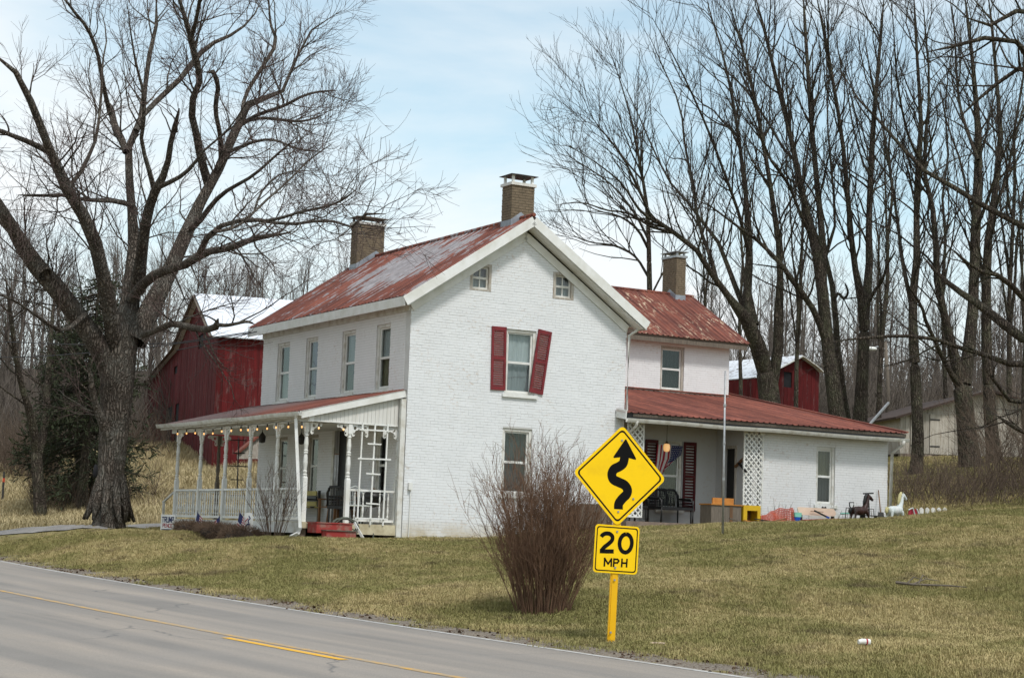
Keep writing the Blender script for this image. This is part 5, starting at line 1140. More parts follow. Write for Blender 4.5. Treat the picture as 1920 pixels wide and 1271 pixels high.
# small rear lean-to seen through the porch
t = hthing('garden_shed', 'small grey lean-to with red-edged roof seen through the far end of the porch', 'shed', 1.6, 14.5, 0)
q = [pv(x, y, 14.5) for x, y in ((447, 852), (447, 860), (500, 860), (500, 806))]; q = [(p[0] - 1.6, p[2]) for p in q]
MB().prism((0, 0, 0), (1, 0, 0), (0, 0, 1), (0, 1, 0), [[q[1], q[2], q[3], q[0]]], .12).build('wall', MT['greywood'], t); MB().bar((q[0][0] - .05, .05, q[0][1] + .04), (q[3][0], .05, q[3][1] + .04), .3, .06).build('roof_edge', MT['roofporch'], t)
MB().box(q[2][0] - .15, q[2][0], 0, .12, gz1(*hw(1.6 + q[2][0], 14.5, 0)[:2]) - HZ - .1, q[2][1]).build('post', MT['barewood'], t)
# poles and wires
p0 = at(1669, 806, 110); p1 = at(1660, 640, 110); t = thing('light_pole', 'slim grey pole with white lamp arm between low wing and wood', 'light pole', p0)
d = p1 - p0; MB().tube([(0, 0, -3), tuple(d * .5), tuple(d)], [.16, .13, .1], 8).build('shaft', MT['barewood'], t, True); a = at(1655, 652, 110) - p0; b_ = at(1636, 653, 109.5) - p0
MB().tube([tuple(a + np.array([.2, 0, -.1])), tuple((a + b_) / 2 + np.array([0, 0, .08])), tuple(b_)], .05, 6).build('lamp_arm', MT['galv'], t); MB().ball(tuple(b_ + np.array([-.1, 0, -.03])), (.38, .2, .13), 10, 6).build('lamp', MT['white'], t, True)
p, q = at(1630, 796, 80), at(1666, 755, 82); t = thing('leaning_pole', 'pale grey square pole slanting up behind the low red roof', 'pole', p); MB().bar((0, 0, 0), tuple(q - p), .08, .08).build('shaft', MT['galv'], t); MB().bar(tuple((p - q) * .9), (0, 0, 0), .1, .1).build('brace', MT['barewood'], t)
def wire(px, label):
    P = np.array([at(*t) for t in px]); n = 24; tt = np.linspace(0, len(P) - 1, n); Q = np.stack([np.interp(tt, range(len(P)), P[:, k]) for k in range(3)], 1)
    tag(MB().tube(Q, .014, 4).build('power_cable', MT['black']), label, 'cable')
wire([(-60, 638, 60), (60, 643, 59), (200, 648, 57), (330, 643, 55.5), (470, 622, 54.4)], 'upper thin black cable running across the left trees to the house eave')
wire([(-60, 672, 61), (80, 668, 59.5), (240, 656, 57), (360, 641, 55.5), (471, 624, 54.4)], 'lower thin black cable running across the left trees to the house eave')
wire([(330, 657, 56), (410, 641, 55), (487, 620, 54.2)], 'short cable sloping up from the barn front to the house eave')
p = hit(4, 945, 50, 200); t = thing('marker_post', 'dark thin post with red tape at the left edge by the dry grass bank', 'post', p); q = at(8, 884, p[1]) - p
MB().tube([(0, 0, -.1), tuple(q)], .05, 6).build('shaft', MT['iron'], t); MB().tube([tuple(q * .68), tuple(q * .8)], .058, 6).build('tape', MT['orange'], t)

# ------------------------------------------------------------------ road sign
SY = 23.9; base = at(1148, 1208, SY); YAW = R_(20); LEAN = R_(1.7)
ax = np.array([math.cos(YAW), math.sin(YAW), 0]); ny = np.array([math.sin(YAW), -math.cos(YAW), 0]); az = np.array([0, 0, 1.])
axl = ax * math.cos(LEAN) - az * math.sin(LEAN); azl = az * math.cos(LEAN) + ax * math.sin(LEAN)
gzb = gz1(base[0], base[1]); t = thing('road_sign', 'yellow diamond winding-road warning sign with a 20 MPH plaque on a yellow post', 'road sign', base)
def spix(x, y):
    r = ray(x, y); k = ((base - CAM) @ ny) / (r @ ny); q = CAM + r * k - base; return np.array([q @ axl, q @ azl])
cD = spix(1162.3, 891.5); cP = spix(1155.8, 1029.5); k_ = 1.0
dl = np.linalg.norm(spix(1167.8, 800.7) - spix(1157.7, 982.8)) / 2; print('sign half diag', dl, 'horiz', np.linalg.norm(spix(1247.7, 897) - spix(1076.4, 883.8)) / 2, 'centre', cD, cP, 'base z', base[2], gzb)
pw = np.linalg.norm(spix(1199, 986.6) - spix(1116, 982.3)); ph = np.linalg.norm(spix(1116, 982.3) - spix(1112.9, 1072.7))
def SW(p, d): return axl * p[0] + azl * p[1] + ny * d
def rpoly(pts, r, n=5):
    o = []; pts = [np.array(p, float) for p in pts]; N = len(pts)
    for i in range(N):
        a, b_, c = pts[i - 1], pts[i], pts[(i + 1) % N]; u = nrm(a - b_); v = nrm(c - b_); ang = math.acos(np.clip(u @ v, -1, 1)); tl = r / math.tan(ang / 2); cc = b_ + nrm(u + v) * (r / math.sin(ang / 2)); s, e = b_ + u * tl - cc, b_ + v * tl - cc
        a0 = math.atan2(s[1], s[0]); a1 = math.atan2(e[1], e[0]); da = (a1 - a0 + math.pi) % (2 * math.pi) - math.pi
        o += [tuple(cc + r * np.array([math.cos(a0 + da * k / n), math.sin(a0 + da * k / n)])) for k in range(n + 1)]
    return o
def plate(mb, pts, d, th, holes=(), m=0): return mb.prism(ny * d, axl, azl, -ny, [pts] + list(holes), th, m)
dh = dl + .025; D = lambda s: [(cD[0], cD[1] + s), (cD[0] - s, cD[1]), (cD[0], cD[1] - s), (cD[0] + s, cD[1])]
so_ = plate(MB(), rpoly(D(dh), .06), 0, .003).build('diamond_panel', MT['signyellow'], t)
plate(MB(), rpoly(D(dh - .045), .05), .0015, .001, [rpoly(D(dh - .073), .042)]).build('border', MT['signblack'], so_)
plate(MB(), rpoly(D(dh - .004), .06), -.0035, .002).build('panel_back', MT['signback'], so_)
def zs(x, y): return spix(1060 + x / 3.97, 780 + y / 3.97)
def stroke_poly(c, w):
    c = np.array(c); T = np.gradient(c, axis=0); T /= np.linalg.norm(T, axis=1)[:, None]; n = np.stack([-T[:, 1], T[:, 0]], 1) * w / 2; return c + n, c - n
def cr(pts, n=8):
    pts = np.array(pts, float); P = np.vstack([2 * pts[0] - pts[1], pts, 2 * pts[-1] - pts[-2]]); o = []
    for i in range(1, len(P) - 2):
        for k in range(n):
            s = k / n; a, b_, c, d = P[i - 1:i + 3]; o.append(.5 * ((2 * b_) + (c - a) * s + (2 * a - 5 * b_ + 4 * c - d) * s * s + (3 * b_ - a - 3 * c + d) * s ** 3))
    return np.vstack([o, pts[-1:]])
sw_ = np.linalg.norm(zs(362, 690) - zs(428, 692))
cl = [zs(*p) for p in ((395, 692), (398, 650), (425, 612), (456, 580), (462, 545), (440, 512), (400, 492), (358, 470), (346, 432), (362, 395), (400, 375), (430, 350), (442, 300))]
a, b_ = stroke_poly(cr(cl), sw_); m = MB(); n = len(a); m.add([SW(p, .0016) for p in a] + [SW(p, .0016) for p in b_] , [(i, i + 1, n + i + 1, n + i) for i in range(n - 1)])
hd = rpoly([zs(450, 166), zs(350, 312), zs(442, 302), zs(533, 328)], .012, 3); m.prism(ny * .0018, axl, azl, -ny, [hd], .0005); m.build('arrow', MT['signblack'], so_)
pr = [(cP[0] - pw / 2, cP[1] + ph / 2), (cP[0] - pw / 2, cP[1] - ph / 2), (cP[0] + pw / 2, cP[1] - ph / 2), (cP[0] + pw / 2, cP[1] + ph / 2)]
def inset(e): return [(cP[0] + (x - cP[0]) * (1 - 2 * e / pw), cP[1] + (y - cP[1]) * (1 - 2 * e / ph)) for x, y in pr]
po_ = plate(MB(), rpoly(pr, .045), .0, .003).build('speed_plaque', MT['signyellow'], t)
plate(MB(), rpoly(inset(.022), .036), .0015, .001, [rpoly(inset(.036), .03)]).build('border', MT['signblack'], po_); plate(MB(), rpoly(inset(.004), .04), -.0035, .002).build('panel_back', MT['signback'], po_)
def stroke(mb, pts, w, sm=True):
    c = cr(pts) if sm else np.array(pts); a, b_ = stroke_poly(c, w); n = len(a); mb.add([SW(p, .0018) for p in a] + [SW(p, .0018) for p in b_], [(i, i + 1, n + i + 1, n + i) for i in range(n - 1)])
m = MB(); w_ = .052
stroke(m, [zs(*p) for p in ((268, 897), (276, 884), (300, 872), (330, 875), (350, 895), (347, 922), (322, 948), (288, 975), (268, 1000))], w_); stroke(m, [zs(256, 1003), zs(310, 1005), zs(360, 1005)], w_, False); m.build('digit_two', MT['signblack'], po_)
m = MB(); ov = [zs(449 + 46 * math.sin(a) + 3 * math.cos(a), 945 - 68 * math.cos(a)) for a in np.linspace(0, 2 * math.pi, 25)]; stroke(m, ov, w_, False); m.build('digit_zero', MT['signblack'], po_)
m = MB(); wl = .022
for ch in ([(290, 1112), (293, 1057), (318, 1098), (343, 1061), (341, 1114)], [(359, 1116), (362, 1061)], [(362, 1063), (388, 1064), (398, 1076), (388, 1090), (361, 1090)], [(419, 1118), (422, 1063)], [(455, 1120), (459, 1065)], [(421, 1091), (457, 1093)]):
    for a, b_ in zip(ch, ch[1:]):
        p, q = zs(*a), zs(*b_); d = nrm(q - p) * wl * .4; stroke(m, [p - d, q + d], wl, False)
m.build('lettering', MT['signblack'], po_)
pt_ = MB(); pw2 = .055; top = cD[1] + dh - .15
pt_.prism(-ny * .012, axl, azl, -ny, [[(-pw2 / 2 + cD[0] * 0, -1.0)] and [(-.035, -.6), (.035, -.6), (.035 + cD[0] * .9, top), (-.035 + cD[0] * .9, top)]], .012)
pt_.prism(-ny * .0242, axl, azl, -ny, [[(-.05, -.6), (-.036, -.6), (-.036 + cD[0] * .9, top), (-.05 + cD[0] * .9, top)]], .03); pt_.prism(-ny * .0242, axl, azl, -ny, [[(.036, -.6), (.05, -.6), (.05 + cD[0] * .9, top), (.036 + cD[0] * .9, top)]], .03); pt_.build('post', MT['postyellow'], t)
for q in ((422, 180), (505, 615), (393, 710), (385, 858), (370, 1126), (365, 1218), (336, 1608)):
    p = zs(*q); m = MB(); m.prism(SW(p, .002), axl, azl, ny, [[(.014 * math.cos(a), .014 * math.sin(a)) for a in np.linspace(0, 2 * math.pi, 9)[:-1]]], .008); m.build('bolt', MT['galv'], t)
# litter and fallen branch
p = hit(1620, 1215); t = thing('paper_cup', 'crushed white paper cup with red mark lying on the grass at lower right', 'cup', p + np.array([0, 0, .07]), .3); MB().tube([(-.075, 0, 0), (-.03, 0, .008), (.07, 0, .0)], [.028, .034, .04], 12).build('cup', MT['white'], t); MB().tube([(.015, 0, .005), (.035, 0, .003)], [.0385, .0400], 12, cap=False).build('mark', MT['flagred'], t)
p = hit(1232, 1212); tag(MB().box(p[0] - .08, p[0] + .1, p[1] - .03, p[1] + .03, p[2] + .03, p[2] + .045).build('paper_scrap', MT['peach']), 'small pale pink paper scrap on the verge right of the road sign', 'litter')
P = [hit(x, y) + np.array([0, 0, .07]) for x, y in ((1680, 1100), (1710, 1104), (1740, 1106), (1780, 1107), (1812, 1110))]; t = thing('fallen_branch', 'thin fallen branch lying across the lawn slope at the right', 'branch', P[0])
MB().tube([tuple(p - P[0]) for p in P], [.03, .022, .02, .016, .008], 6).build('stem', MT['barewood'], t)
for k, (dx, dz) in enumerate(((.3, .12), (.5, .1), (.2, .16))): q = P[1] - P[0] + np.array([.1 * k - .1, 0, 0]); MB().tube([tuple(q), tuple(q + np.array([dx * .5, .1, dz])), tuple(q + np.array([dx, .2, dz * .7]))], [.014, .01, .005], 5).build('twig', MT['barewood'], t)
# ------------------------------------------------------------------ trees
def bark(name, c1, c2, moss=None):
    b = NB(name, .95, .1); v = b.coord('World', (1, 1, .16)); w3 = b.coord('World')
    rd = b.n('ShaderNodeTexVoronoi', feature='DISTANCE_TO_EDGE'); wb = b.n('ShaderNodeVectorMath', operation='ADD'); nn = b.n('ShaderNodeTexNoise'); b.set(nn, Vector=w3, Scale=3.0, Detail=4); sc_ = b.n('ShaderNodeVectorMath', operation='SCALE'); sc_.inputs['Scale'].default_value = .22; b.l(nn.outputs[1], sc_.inputs[0]); b.l(v, wb.inputs[0]); b.l(sc_.outputs[0], wb.inputs[1]); b.set(rd, Vector=wb.outputs[0], Scale=13.0)
    rdg = b.ramp(rd.outputs[0], [(.0, 0.), (.28, 1.)]); fine = b.noise(v, 26, 6, .75)
    c = b.mix(b.math('MULTIPLY', rdg, b.ramp(fine, [(.3, .35), (.62, 1.)])), c2, c1)
    c = b.mix(b.math('MULTIPLY', b.ramp(b.noise(w3, 1.6, 5, .7), [(.45, 0.), (.65, .8)]), b.ramp(fine, [(.4, .2), (.6, 1.)])), c, moss or tuple(x * 1.5 for x in c1))
    c = b.mix(b.ramp(b.noise(w3, .7, 3), [(.55, 0.), (.75, .6)]), c, tuple(x * .55 for x in c2))
    b.bump(b.math('MULTIPLY_ADD', fine, .5, rdg), 1., .07); return b.col(c)
MT['bark'] = bark('grey_brown_bark', (.21, .175, .145), (.07, .056, .045), (.24, .235, .205))
MT['bark2'] = bark('dark_bark', (.135, .108, .086), (.045, .036, .029), (.125, .13, .08))
MT['twig'] = simple('purple_brown_twigs', (.105, .073, .066), (.07, .048, .042), .8, .9, kind='World')
MT['twig2'] = simple('dark_twigs', (.052, .042, .036), (.034, .028, .024), .8, .9, kind='World')
MT['wood_far'] = simple('far_bare_trees', (.165, .136, .112), (.10, .083, .07), .25, .95, kind='World', vary=.25)
MT['brush'] = simple('brown_brush', (.13, .095, .068), (.075, .052, .038), .6, .95, kind='World')
MT['forsythia'] = simple('reddish_brown_stems', (.20, .115, .07), (.11, .063, .04), 3, .9, kind='World')
MT['needles'] = simple('dark_green_needles', (.022, .032, .016), (.045, .055, .022), 1.5, .8, kind='World', vary=.2)
def tubes(P, R, k):
    N, K, _ = P.shape; T = np.gradient(P, axis=1); T /= np.linalg.norm(T, axis=2, keepdims=True) + 1e-9
    ref = np.where(np.abs(T[:, :, 2].mean(1))[:, None, None] < .8, np.array([0, 0, 1.]), np.array([1., 0, 0])); ref = np.broadcast_to(ref, T.shape)
    X = np.cross(T, ref); X /= np.linalg.norm(X, axis=2, keepdims=True) + 1e-9; Y = np.cross(T, X); a = 2 * np.pi * np.arange(k) / k
    V = P[:, :, None] + R[:, :, None, None] * (np.cos(a)[None, None, :, None] * X[:, :, None] + np.sin(a)[None, None, :, None] * Y[:, :, None])
    i = np.arange(K - 1)[:, None] * k + np.arange(k)[None]; j = np.arange(K - 1)[:, None] * k + (np.arange(k)[None] + 1) % k
    F = np.stack([i, j, j + k, i + k], 2).reshape(-1, 4)[None] + (np.arange(N) * K * k)[:, None, None]
    return V.reshape(-1, 3), F.reshape(-1, 4)
def resample(pts, n):
    c = cr(np.asarray(pts, float), 6); d = np.concatenate([[0], np.cumsum(np.linalg.norm(np.diff(c[:, :3], axis=0), axis=1))]); t = np.linspace(0, d[-1], n); return np.stack([np.interp(t, d, c[:, k]) for k in range(c.shape[1])], 1)
def grow(P, R, dens, lf, ang, K, up=0., curve=0., wob=.15, rr=.55, rmax=1e9, rend=.3, t0=.15, t1=1., labs=None, rmin=.0, gravity=None):
    """side shoots on branches P (N,K,3): dens per metre (or per branch if negative)"""
    N, K0, _ = P.shape; seg = np.linalg.norm(np.diff(P, axis=1), axis=2); Ls = seg.sum(1)
    cnt = rng.poisson(np.maximum(dens * Ls, 0)) if dens > 0 else np.full(N, int(-dens))
    idx = np.repeat(np.arange(N), cnt); M = len(idx)
    if M == 0: return np.zeros((0, K, 3)), np.zeros((0, K))
    t = rng.uniform(t0, t1, M); f = t * (K0 - 1); i0 = np.minimum(f.astype(int), K0 - 2); fr = (f - i0)[:, None]
    p = P[idx, i0] * (1 - fr) + P[idx, i0 + 1] * fr; tg = P[idx, i0 + 1] - P[idx, i0]; tg /= np.linalg.norm(tg, axis=1, keepdims=True) + 1e-9
    r0 = R[idx, i0] * (1 - fr[:, 0]) + R[idx, i0 + 1] * fr[:, 0]
    q = rng.normal(size=(M, 3)); q -= (q * tg).sum(1, keepdims=True) * tg; q /= np.linalg.norm(q, axis=1, keepdims=True) + 1e-9
    a = rng.uniform(*ang, M)[:, None]; d = np.cos(a) * tg + np.sin(a) * q; d[:, 2] += up; d /= np.linalg.norm(d, axis=1, keepdims=True)
    L = (rng.uniform(*lf, M) * Ls[idx] * (1.1 - .6 * t)) if labs is None else rng.uniform(*labs, M) * (1.15 - .5 * t)
    out_ = np.zeros((M, K, 3)); out_[:, 0] = p; cur = d.copy()
    for k in range(1, K):
        cur = cur + rng.normal(0, wob, (M, 3)); cur[:, 2] += curve / (K - 1)
        if gravity is not None: cur[:, 2] += gravity * k / K
        cur /= np.linalg.norm(cur, axis=1, keepdims=True); out_[:, k] = out_[:, k - 1] + cur * (L / (K - 1))[:, None]
    rs = np.minimum(r0 * rr, rmax) * rng.uniform(.75, 1.1, M); rs = np.maximum(rs, rmin); RR = rs[:, None] * np.linspace(1, rend, K)[None]; RR = np.maximum(RR, rmin * .6)
    return out_, RR
RF = [1., 1.]
def limb_w(pts, Y0, Y1, n=12, end=True):
    """photo polyline (x, y, half width in px) -> world polyline and radii; depth goes from Y0 to Y1"""
    pts = np.array(pts, float); d = np.concatenate([[0], np.cumsum(np.hypot(np.diff(pts[:, 0]), np.diff(pts[:, 1])))]); d /= d[-1]
    W = np.array([[*at(x, y, Y0 + (Y1 - Y0) * s), r * (Y0 + (Y1 - Y0) * s) / FPX] for (x, y, r), s in zip(pts, d)]); W = resample(W, n); q = np.clip(pts[:, 1].min() / 700, 0, 1); W[:, 3] *= np.interp(W[:, 2], [4, 18], RF)
    if end: W[-1, 3] *= .3
    return W
def tree(name, label, base, limbs, mats, levels, group=None, cat='tree', roots=True):
    """limbs: first is the trunk"""
    t = thing(name, label, cat, base, 0, group); o = np.array(base); A = []
    for i, l in enumerate(limbs):
        P, R = l[:, :3] - o, l[:, 3]; v, f = tubes(P[None], R[None], 12 if i == 0 else 8); mesh_np('trunk' if i == 0 else 'limb', [(v, f)], mats[0], t); A.append((P, R))
    P = np.array([a for a, _ in A]); R = np.array([r for _, r in A]); cur = [(P[1:], R[1:])] if len(A) > 1 else [(P, R)]
    allp = []
    for li, lv in enumerate(levels):
        nxt = []
        for (p, r) in cur:
            q = grow(p, r, **lv['g'])
            if len(q[0]): nxt.append(q); allp.append((tubes(q[0], q[1], lv.get('k', 4)), li))
        if lv.get('keep'): nxt += cur
        cur = nxt
    br = [m for m, li in allp if li < len(levels) - 2]; tw = [m for m, li in allp if li >= len(levels) - 2]
    if br: tag(mesh_np('branches', br, mats[0], t), kind='stuff')
    if tw: tag(mesh_np('crown', tw, mats[1], t), kind='stuff')
    return t
# --- the big old maple left of the porch
YT = 53.; print('maple depth', YT); RF = [.73, .78]
def zA(l): return [(x / 2.526, y / 2.526, r) for x, y, r in l]
trunk = limb_w([(203, 1000, 50), (203, 984, 42), (206, 950, 35), (207, 900, 34), (212, 830, 37), (217, 760, 41), (221, 700, 44), (226, 660, 42), (236, 620, 34)], YT, YT, 12, False)
L = [trunk]; RF = [.78, .76]
def lb(l, dy, y0=0.): L.append(limb_w(l, YT + y0, YT + y0 + dy))
lb([(208, 690, 30), (180, 640, 27), (150, 600, 25), (112, 548, 25), (80, 512, 24), (52, 478, 21), (22, 425, 16), (0, 388, 14), (-40, 330, 11), (-80, 250, 8)], -4)
lb([(85, 515, 18), (60, 480, 15), (40, 450, 14), (15, 425, 12), (-15, 395, 10), (-70, 360, 7)], 2, -2)
lb([(222, 670, 24), (212, 620, 22), (203, 565, 20), (190, 505, 18), (176, 445, 17), (163, 415, 16), (140, 380, 14), (118, 342, 13), (105, 310, 11), (93, 283, 11), (75, 233, 10), (58, 192, 9), (50, 165, 8), (36, 142, 7), (14, 124, 6), (-20, 95, 5)], -6)
lb([(95, 288, 8), (78, 278, 8), (50, 265, 7), (24, 255, 6), (0, 246, 6), (-50, 240, 4)], -3, -3)
lb([(128, 352, 6), (150, 325, 5.5), (170, 285, 5), (182, 250, 4), (190, 174, 3.5), (192, 120, 2.5), (200, 70, 1.8), (190, 20, 1.2)], 2, -2)
lb([(232, 650, 30), (240, 590, 26), (248, 530, 23), (253, 490, 19), (250, 430, 13), (247, 396, 11), (243, 340, 10), (237, 290, 9.5), (252, 258, 9), (262, 230, 9), (273, 200, 10), (272, 165, 6), (276, 125, 6), (284, 87, 6), (291, 55, 5), (296, 32, 4), (293, -10, 3)], 3)
lb([(236, 285, 9), (228, 262, 9), (216, 238, 9), (210, 215, 9), (205, 194, 8)], 1.5, 1)
lb([(207, 215, 7), (198, 180, 6), (190, 139, 5.5), (184, 105, 5), (174, 75, 5), (162, 50, 4.5), (146, 32, 4), (132, 12, 3.5), (112, -10, 3)], -3, 1)
lb([(255, 245, 7), (270, 214, 7), (296, 188, 7), (317, 168, 7), (334, 152, 7), (348, 138, 7), (358, 122, 8), (370, 108, 7), (385, 90, 6), (402, 80, 5), (430, 68, 4), (470, 38, 2.5), (490, 0, 1.5)], 3, 1.5)
lb([(248, 386, 6), (215, 378, 5), (180, 376, 5), (150, 373, 5), (118, 366, 4.5), (88, 367, 4), (34, 366, 3)], -3.5, 1)
lb([(256, 545, 22), (264, 490, 15), (273, 420, 13), (281, 385, 13), (292, 356, 12), (304, 335, 10), (314, 308, 8), (319, 275, 7), (324, 250, 7), (332, 225, 7), (336, 204, 6)], -4)
lb([(288, 352, 7), (277, 310, 6), (268, 280, 5), (265, 255, 5), (270, 220, 5), (268, 170, 4), (255, 120, 3), (245, 60, 2), (238, 0, 1.2)], -3, -2)
lb([(300, 350, 7), (318, 342, 6), (334, 334, 5.5), (350, 322, 5), (364, 308, 4.5), (380, 285, 3), (430, 240, 2), (470, 180, 1.5)], -3, -3)
lb([(252, 640, 32), (270, 600, 28), (292, 560, 25), (312, 520, 21), (330, 487, 19), (344, 450, 18), (357, 416, 18), (370, 390, 15), (382, 368, 14), (396, 343, 13), (406, 325, 12), (420, 300, 13), (430, 280, 13), (438, 250, 12), (447, 225, 12), (456, 206, 10), (470, 193, 9), (484, 186, 7), (508, 180, 6), (527, 174, 5), (542, 150, 4), (554, 119, 4), (557, 85, 3), (575, 65, 2.5), (600, 45, 2), (640, 20, 1.2)], 4)
lb([(392, 350, 12), (383, 320, 11), (376, 295, 11), (370, 260, 10), (362, 228, 9), (358, 198, 9), (368, 170, 8), (376, 146, 8), (372, 125, 8), (366, 105, 8), (360, 80, 7), (354, 58, 7), (347, 35, 6), (338, 5, 5), (330, -20, 4)], -4, 2)
lb([(357, 75, 6), (366, 45, 5), (372, 15, 5), (380, -30, 4)], -2, -1)
lb([(415, 300, 7), (412, 250, 6), (405, 215, 6), (405, 190, 6), (409, 165, 6), (404, 142, 6), (394, 131, 6), (386, 136, 5)], -2, 2)
lb([(455, 215, 6), (458, 185, 5), (472, 158, 5), (492, 126, 5), (510, 97, 5), (519, 79, 5), (513, 62, 4), (507, 45, 3), (505, 20, 2.5), (503, -15, 2)], 3, 3)
lb([(450, 235, 6), (485, 215, 5), (534, 198, 4), (564, 182, 3.5), (594, 173, 3), (633, 170, 1.6)], -4, 3)
lb([(460, 228, 5), (490, 222, 4), (520, 224, 4), (554, 228, 3), (585, 224, 2.5), (605, 214, 1.6)], -6, 3)
lb([(248, 560, 14), (275, 525, 12), (310, 507, 12), (345, 497, 11), (368, 488, 11), (376, 470, 11), (400, 471, 9), (428, 466, 8), (455, 455, 8), (476, 448, 8), (498, 443, 6), (520, 440, 4), (545, 437, 3)], -7)
lb([(372, 480, 9), (378, 465, 8), (388, 446, 8), (404, 431, 7), (422, 420, 6), (443, 415, 6), (470, 412, 5.5), (495, 414, 5), (525, 419, 4), (554, 420, 4), (590, 415, 3.5), (625, 415, 3), (648, 424, 3), (662, 425, 3), (670, 412, 3), (684, 402, 3.5), (705, 403, 3), (724, 401, 2)], -9, -5)
lb([(360, 428, 8), (380, 408, 7), (400, 380, 6), (428, 356, 5), (452, 343, 4.5), (475, 329, 4), (495, 312, 3.5), (516, 293, 3), (560, 255, 1.8)], -5, 1)
lb([(500, 414, 4.5), (530, 408, 4), (562, 398, 3.5), (600, 390, 3.5), (633, 380, 3), (655, 366, 2.2), (668, 355, 1.4)], -4, -10)
lb([(450, 415, 3), (472, 402, 3), (500, 375, 3), (540, 340, 2.6), (580, 300, 2.0), (625, 268, 1.3)], 4, -9)
lb([(430, 285, 5), (465, 270, 4), (510, 262, 3.2), (560, 280, 2.4), (610, 285, 1.4)], -6, 2)
lb([(398, 436, 4), (420, 432, 4), (445, 424, 3.5), (475, 400, 3.2), (490, 360, 2.8), (530, 325, 2.0), (590, 320, 1.3)], 5, -9)
lb([(268, 628, 9), (299, 617, 8), (312, 610, 8), (326, 607, 8), (350, 612, 8), (377, 617, 8), (400, 616, 9), (408, 606, 9), (409, 598, 6)], -5, -.5)
lb([(408, 609, 5), (425, 610, 4.5), (442, 607, 4), (463, 603, 3.5), (478, 608, 2)], -1, -5.5)
lb([(205, 820, 16), (180, 760, 9), (172, 720, 7), (168, 690, 4)], -1, -.3)
lb([(160, 590, 8), (120, 620, 5), (80, 600, 4), (20, 560, 3), (-40, 545, 2)], -6, -1.)
G1 = dict(dens=1.75, lf=(.25, .5), ang=(.5, 1.1), K=8, up=.15, curve=.35, wob=.16, rr=.5, rmax=.03, rend=.28, t0=.2, labs=(1.1, 3.0), rmin=.009)
G2 = dict(dens=3.0, lf=(.3, .6), ang=(.45, 1.0), K=5, up=.05, curve=.25, wob=.16, rr=.6, rmax=.014, rend=.5, t0=.15, labs=(.6, 1.7), rmin=.0055)
G3 = dict(dens=4.8, lf=(.3, .6), ang=(.4, 1.0), K=3, up=.05, curve=.2, wob=.14, rr=.7, rmax=.0075, rend=.6, t0=.15, labs=(.25, .75), rmin=.0048)
mt = tree('maple_tree', 'huge old bare maple with thick spreading grey limbs left of the porch', at(203, 985, YT), L, (MT['bark'], MT['twig']), [dict(g=G1, k=5), dict(g=G2, k=3, keep=False), dict(g=G3, k=3)])
# root flare with the knot hole
bp = L[0][1, :3]
for k in range(11):
    a = k * .571 + .2 + random.uniform(-.12, .12); o = np.array([math.cos(a), math.sin(a), 0]); r0 = 31 * YT / FPX; ln_ = random.uniform(.08, .3); g0 = gz1(bp[0] + o[0] * (r0 + ln_), bp[1] + o[1] * (r0 + ln_)) - L[0][0, 2]; d0 = bp[2] - L[0][0, 2]
    MB().tube([o * r0 * .62 + np.array([0, 0, 1.0 + d0]), o * r0 * .84 + np.array([0, 0, .5 + d0]), o * r0 * 1.02 + np.array([0, 0, .18 + d0 + min(0, g0 - d0) * .3]), o * (r0 + ln_) + np.array([0, 0, g0 - .06])], [.06, .11, .12, .04], 8).build('root', MT['bark'], mt, True)
bp = L[0][0, :3]
q = at(179, 898, YT - .62) - bp; MB().ball(tuple(q), (.07, .1, .19), 10, 8).build('knot_hole', MT['dark'], mt, True)

# --- tall bare trees on the right
RF = [.9, .56]
YB = 76.
def z3(l): return [(1000 + x / 2.087, y / 2.087, r / 2.087) for x, y, r in l]
def z4(l): return [(1320 + x / 2.353, 460 + y / 2.353, r / 2.353) for x, y, r in l]
H1 = dict(dens=1.9, lf=(.2, .4), ang=(.35, .95), K=8, up=.18, curve=.42, wob=.14, rr=.55, rmax=.042, rend=.3, t0=.2, labs=(1.6, 5.2), rmin=.013)
H2 = dict(dens=1.35, lf=(.3, .6), ang=(.35, .85), K=5, up=.2, curve=.35, wob=.13, rr=.6, rmax=.019, rend=.5, t0=.15, labs=(.8, 2.1), rmin=.0095)
H3 = dict(dens=1.8, lf=(.3, .6), ang=(.35, .9), K=3, up=.15, curve=.2, wob=.12, rr=.7, rmax=.011, rend=.6, t0=.2, labs=(.4, 1.05), rmin=.0065)
HL = [dict(g=H1, k=4), dict(g=H2, k=3), dict(g=H3, k=3)]
def rtree(label, limbs, Y=YB, name='bare_tree', lv=None, group='tall bare trees behind the low wing', mats=None):
    ls = []
    for l in limbs: ls.append(limb_w(l[0], Y + (l[1] if len(l) > 1 else 0), Y + (l[2] if len(l) > 2 else 0)))
    b0 = ls[0][0, :3].copy(); return tree(name, label, b0, ls, mats or (MT['bark2'], MT['twig2']), lv or HL, group)
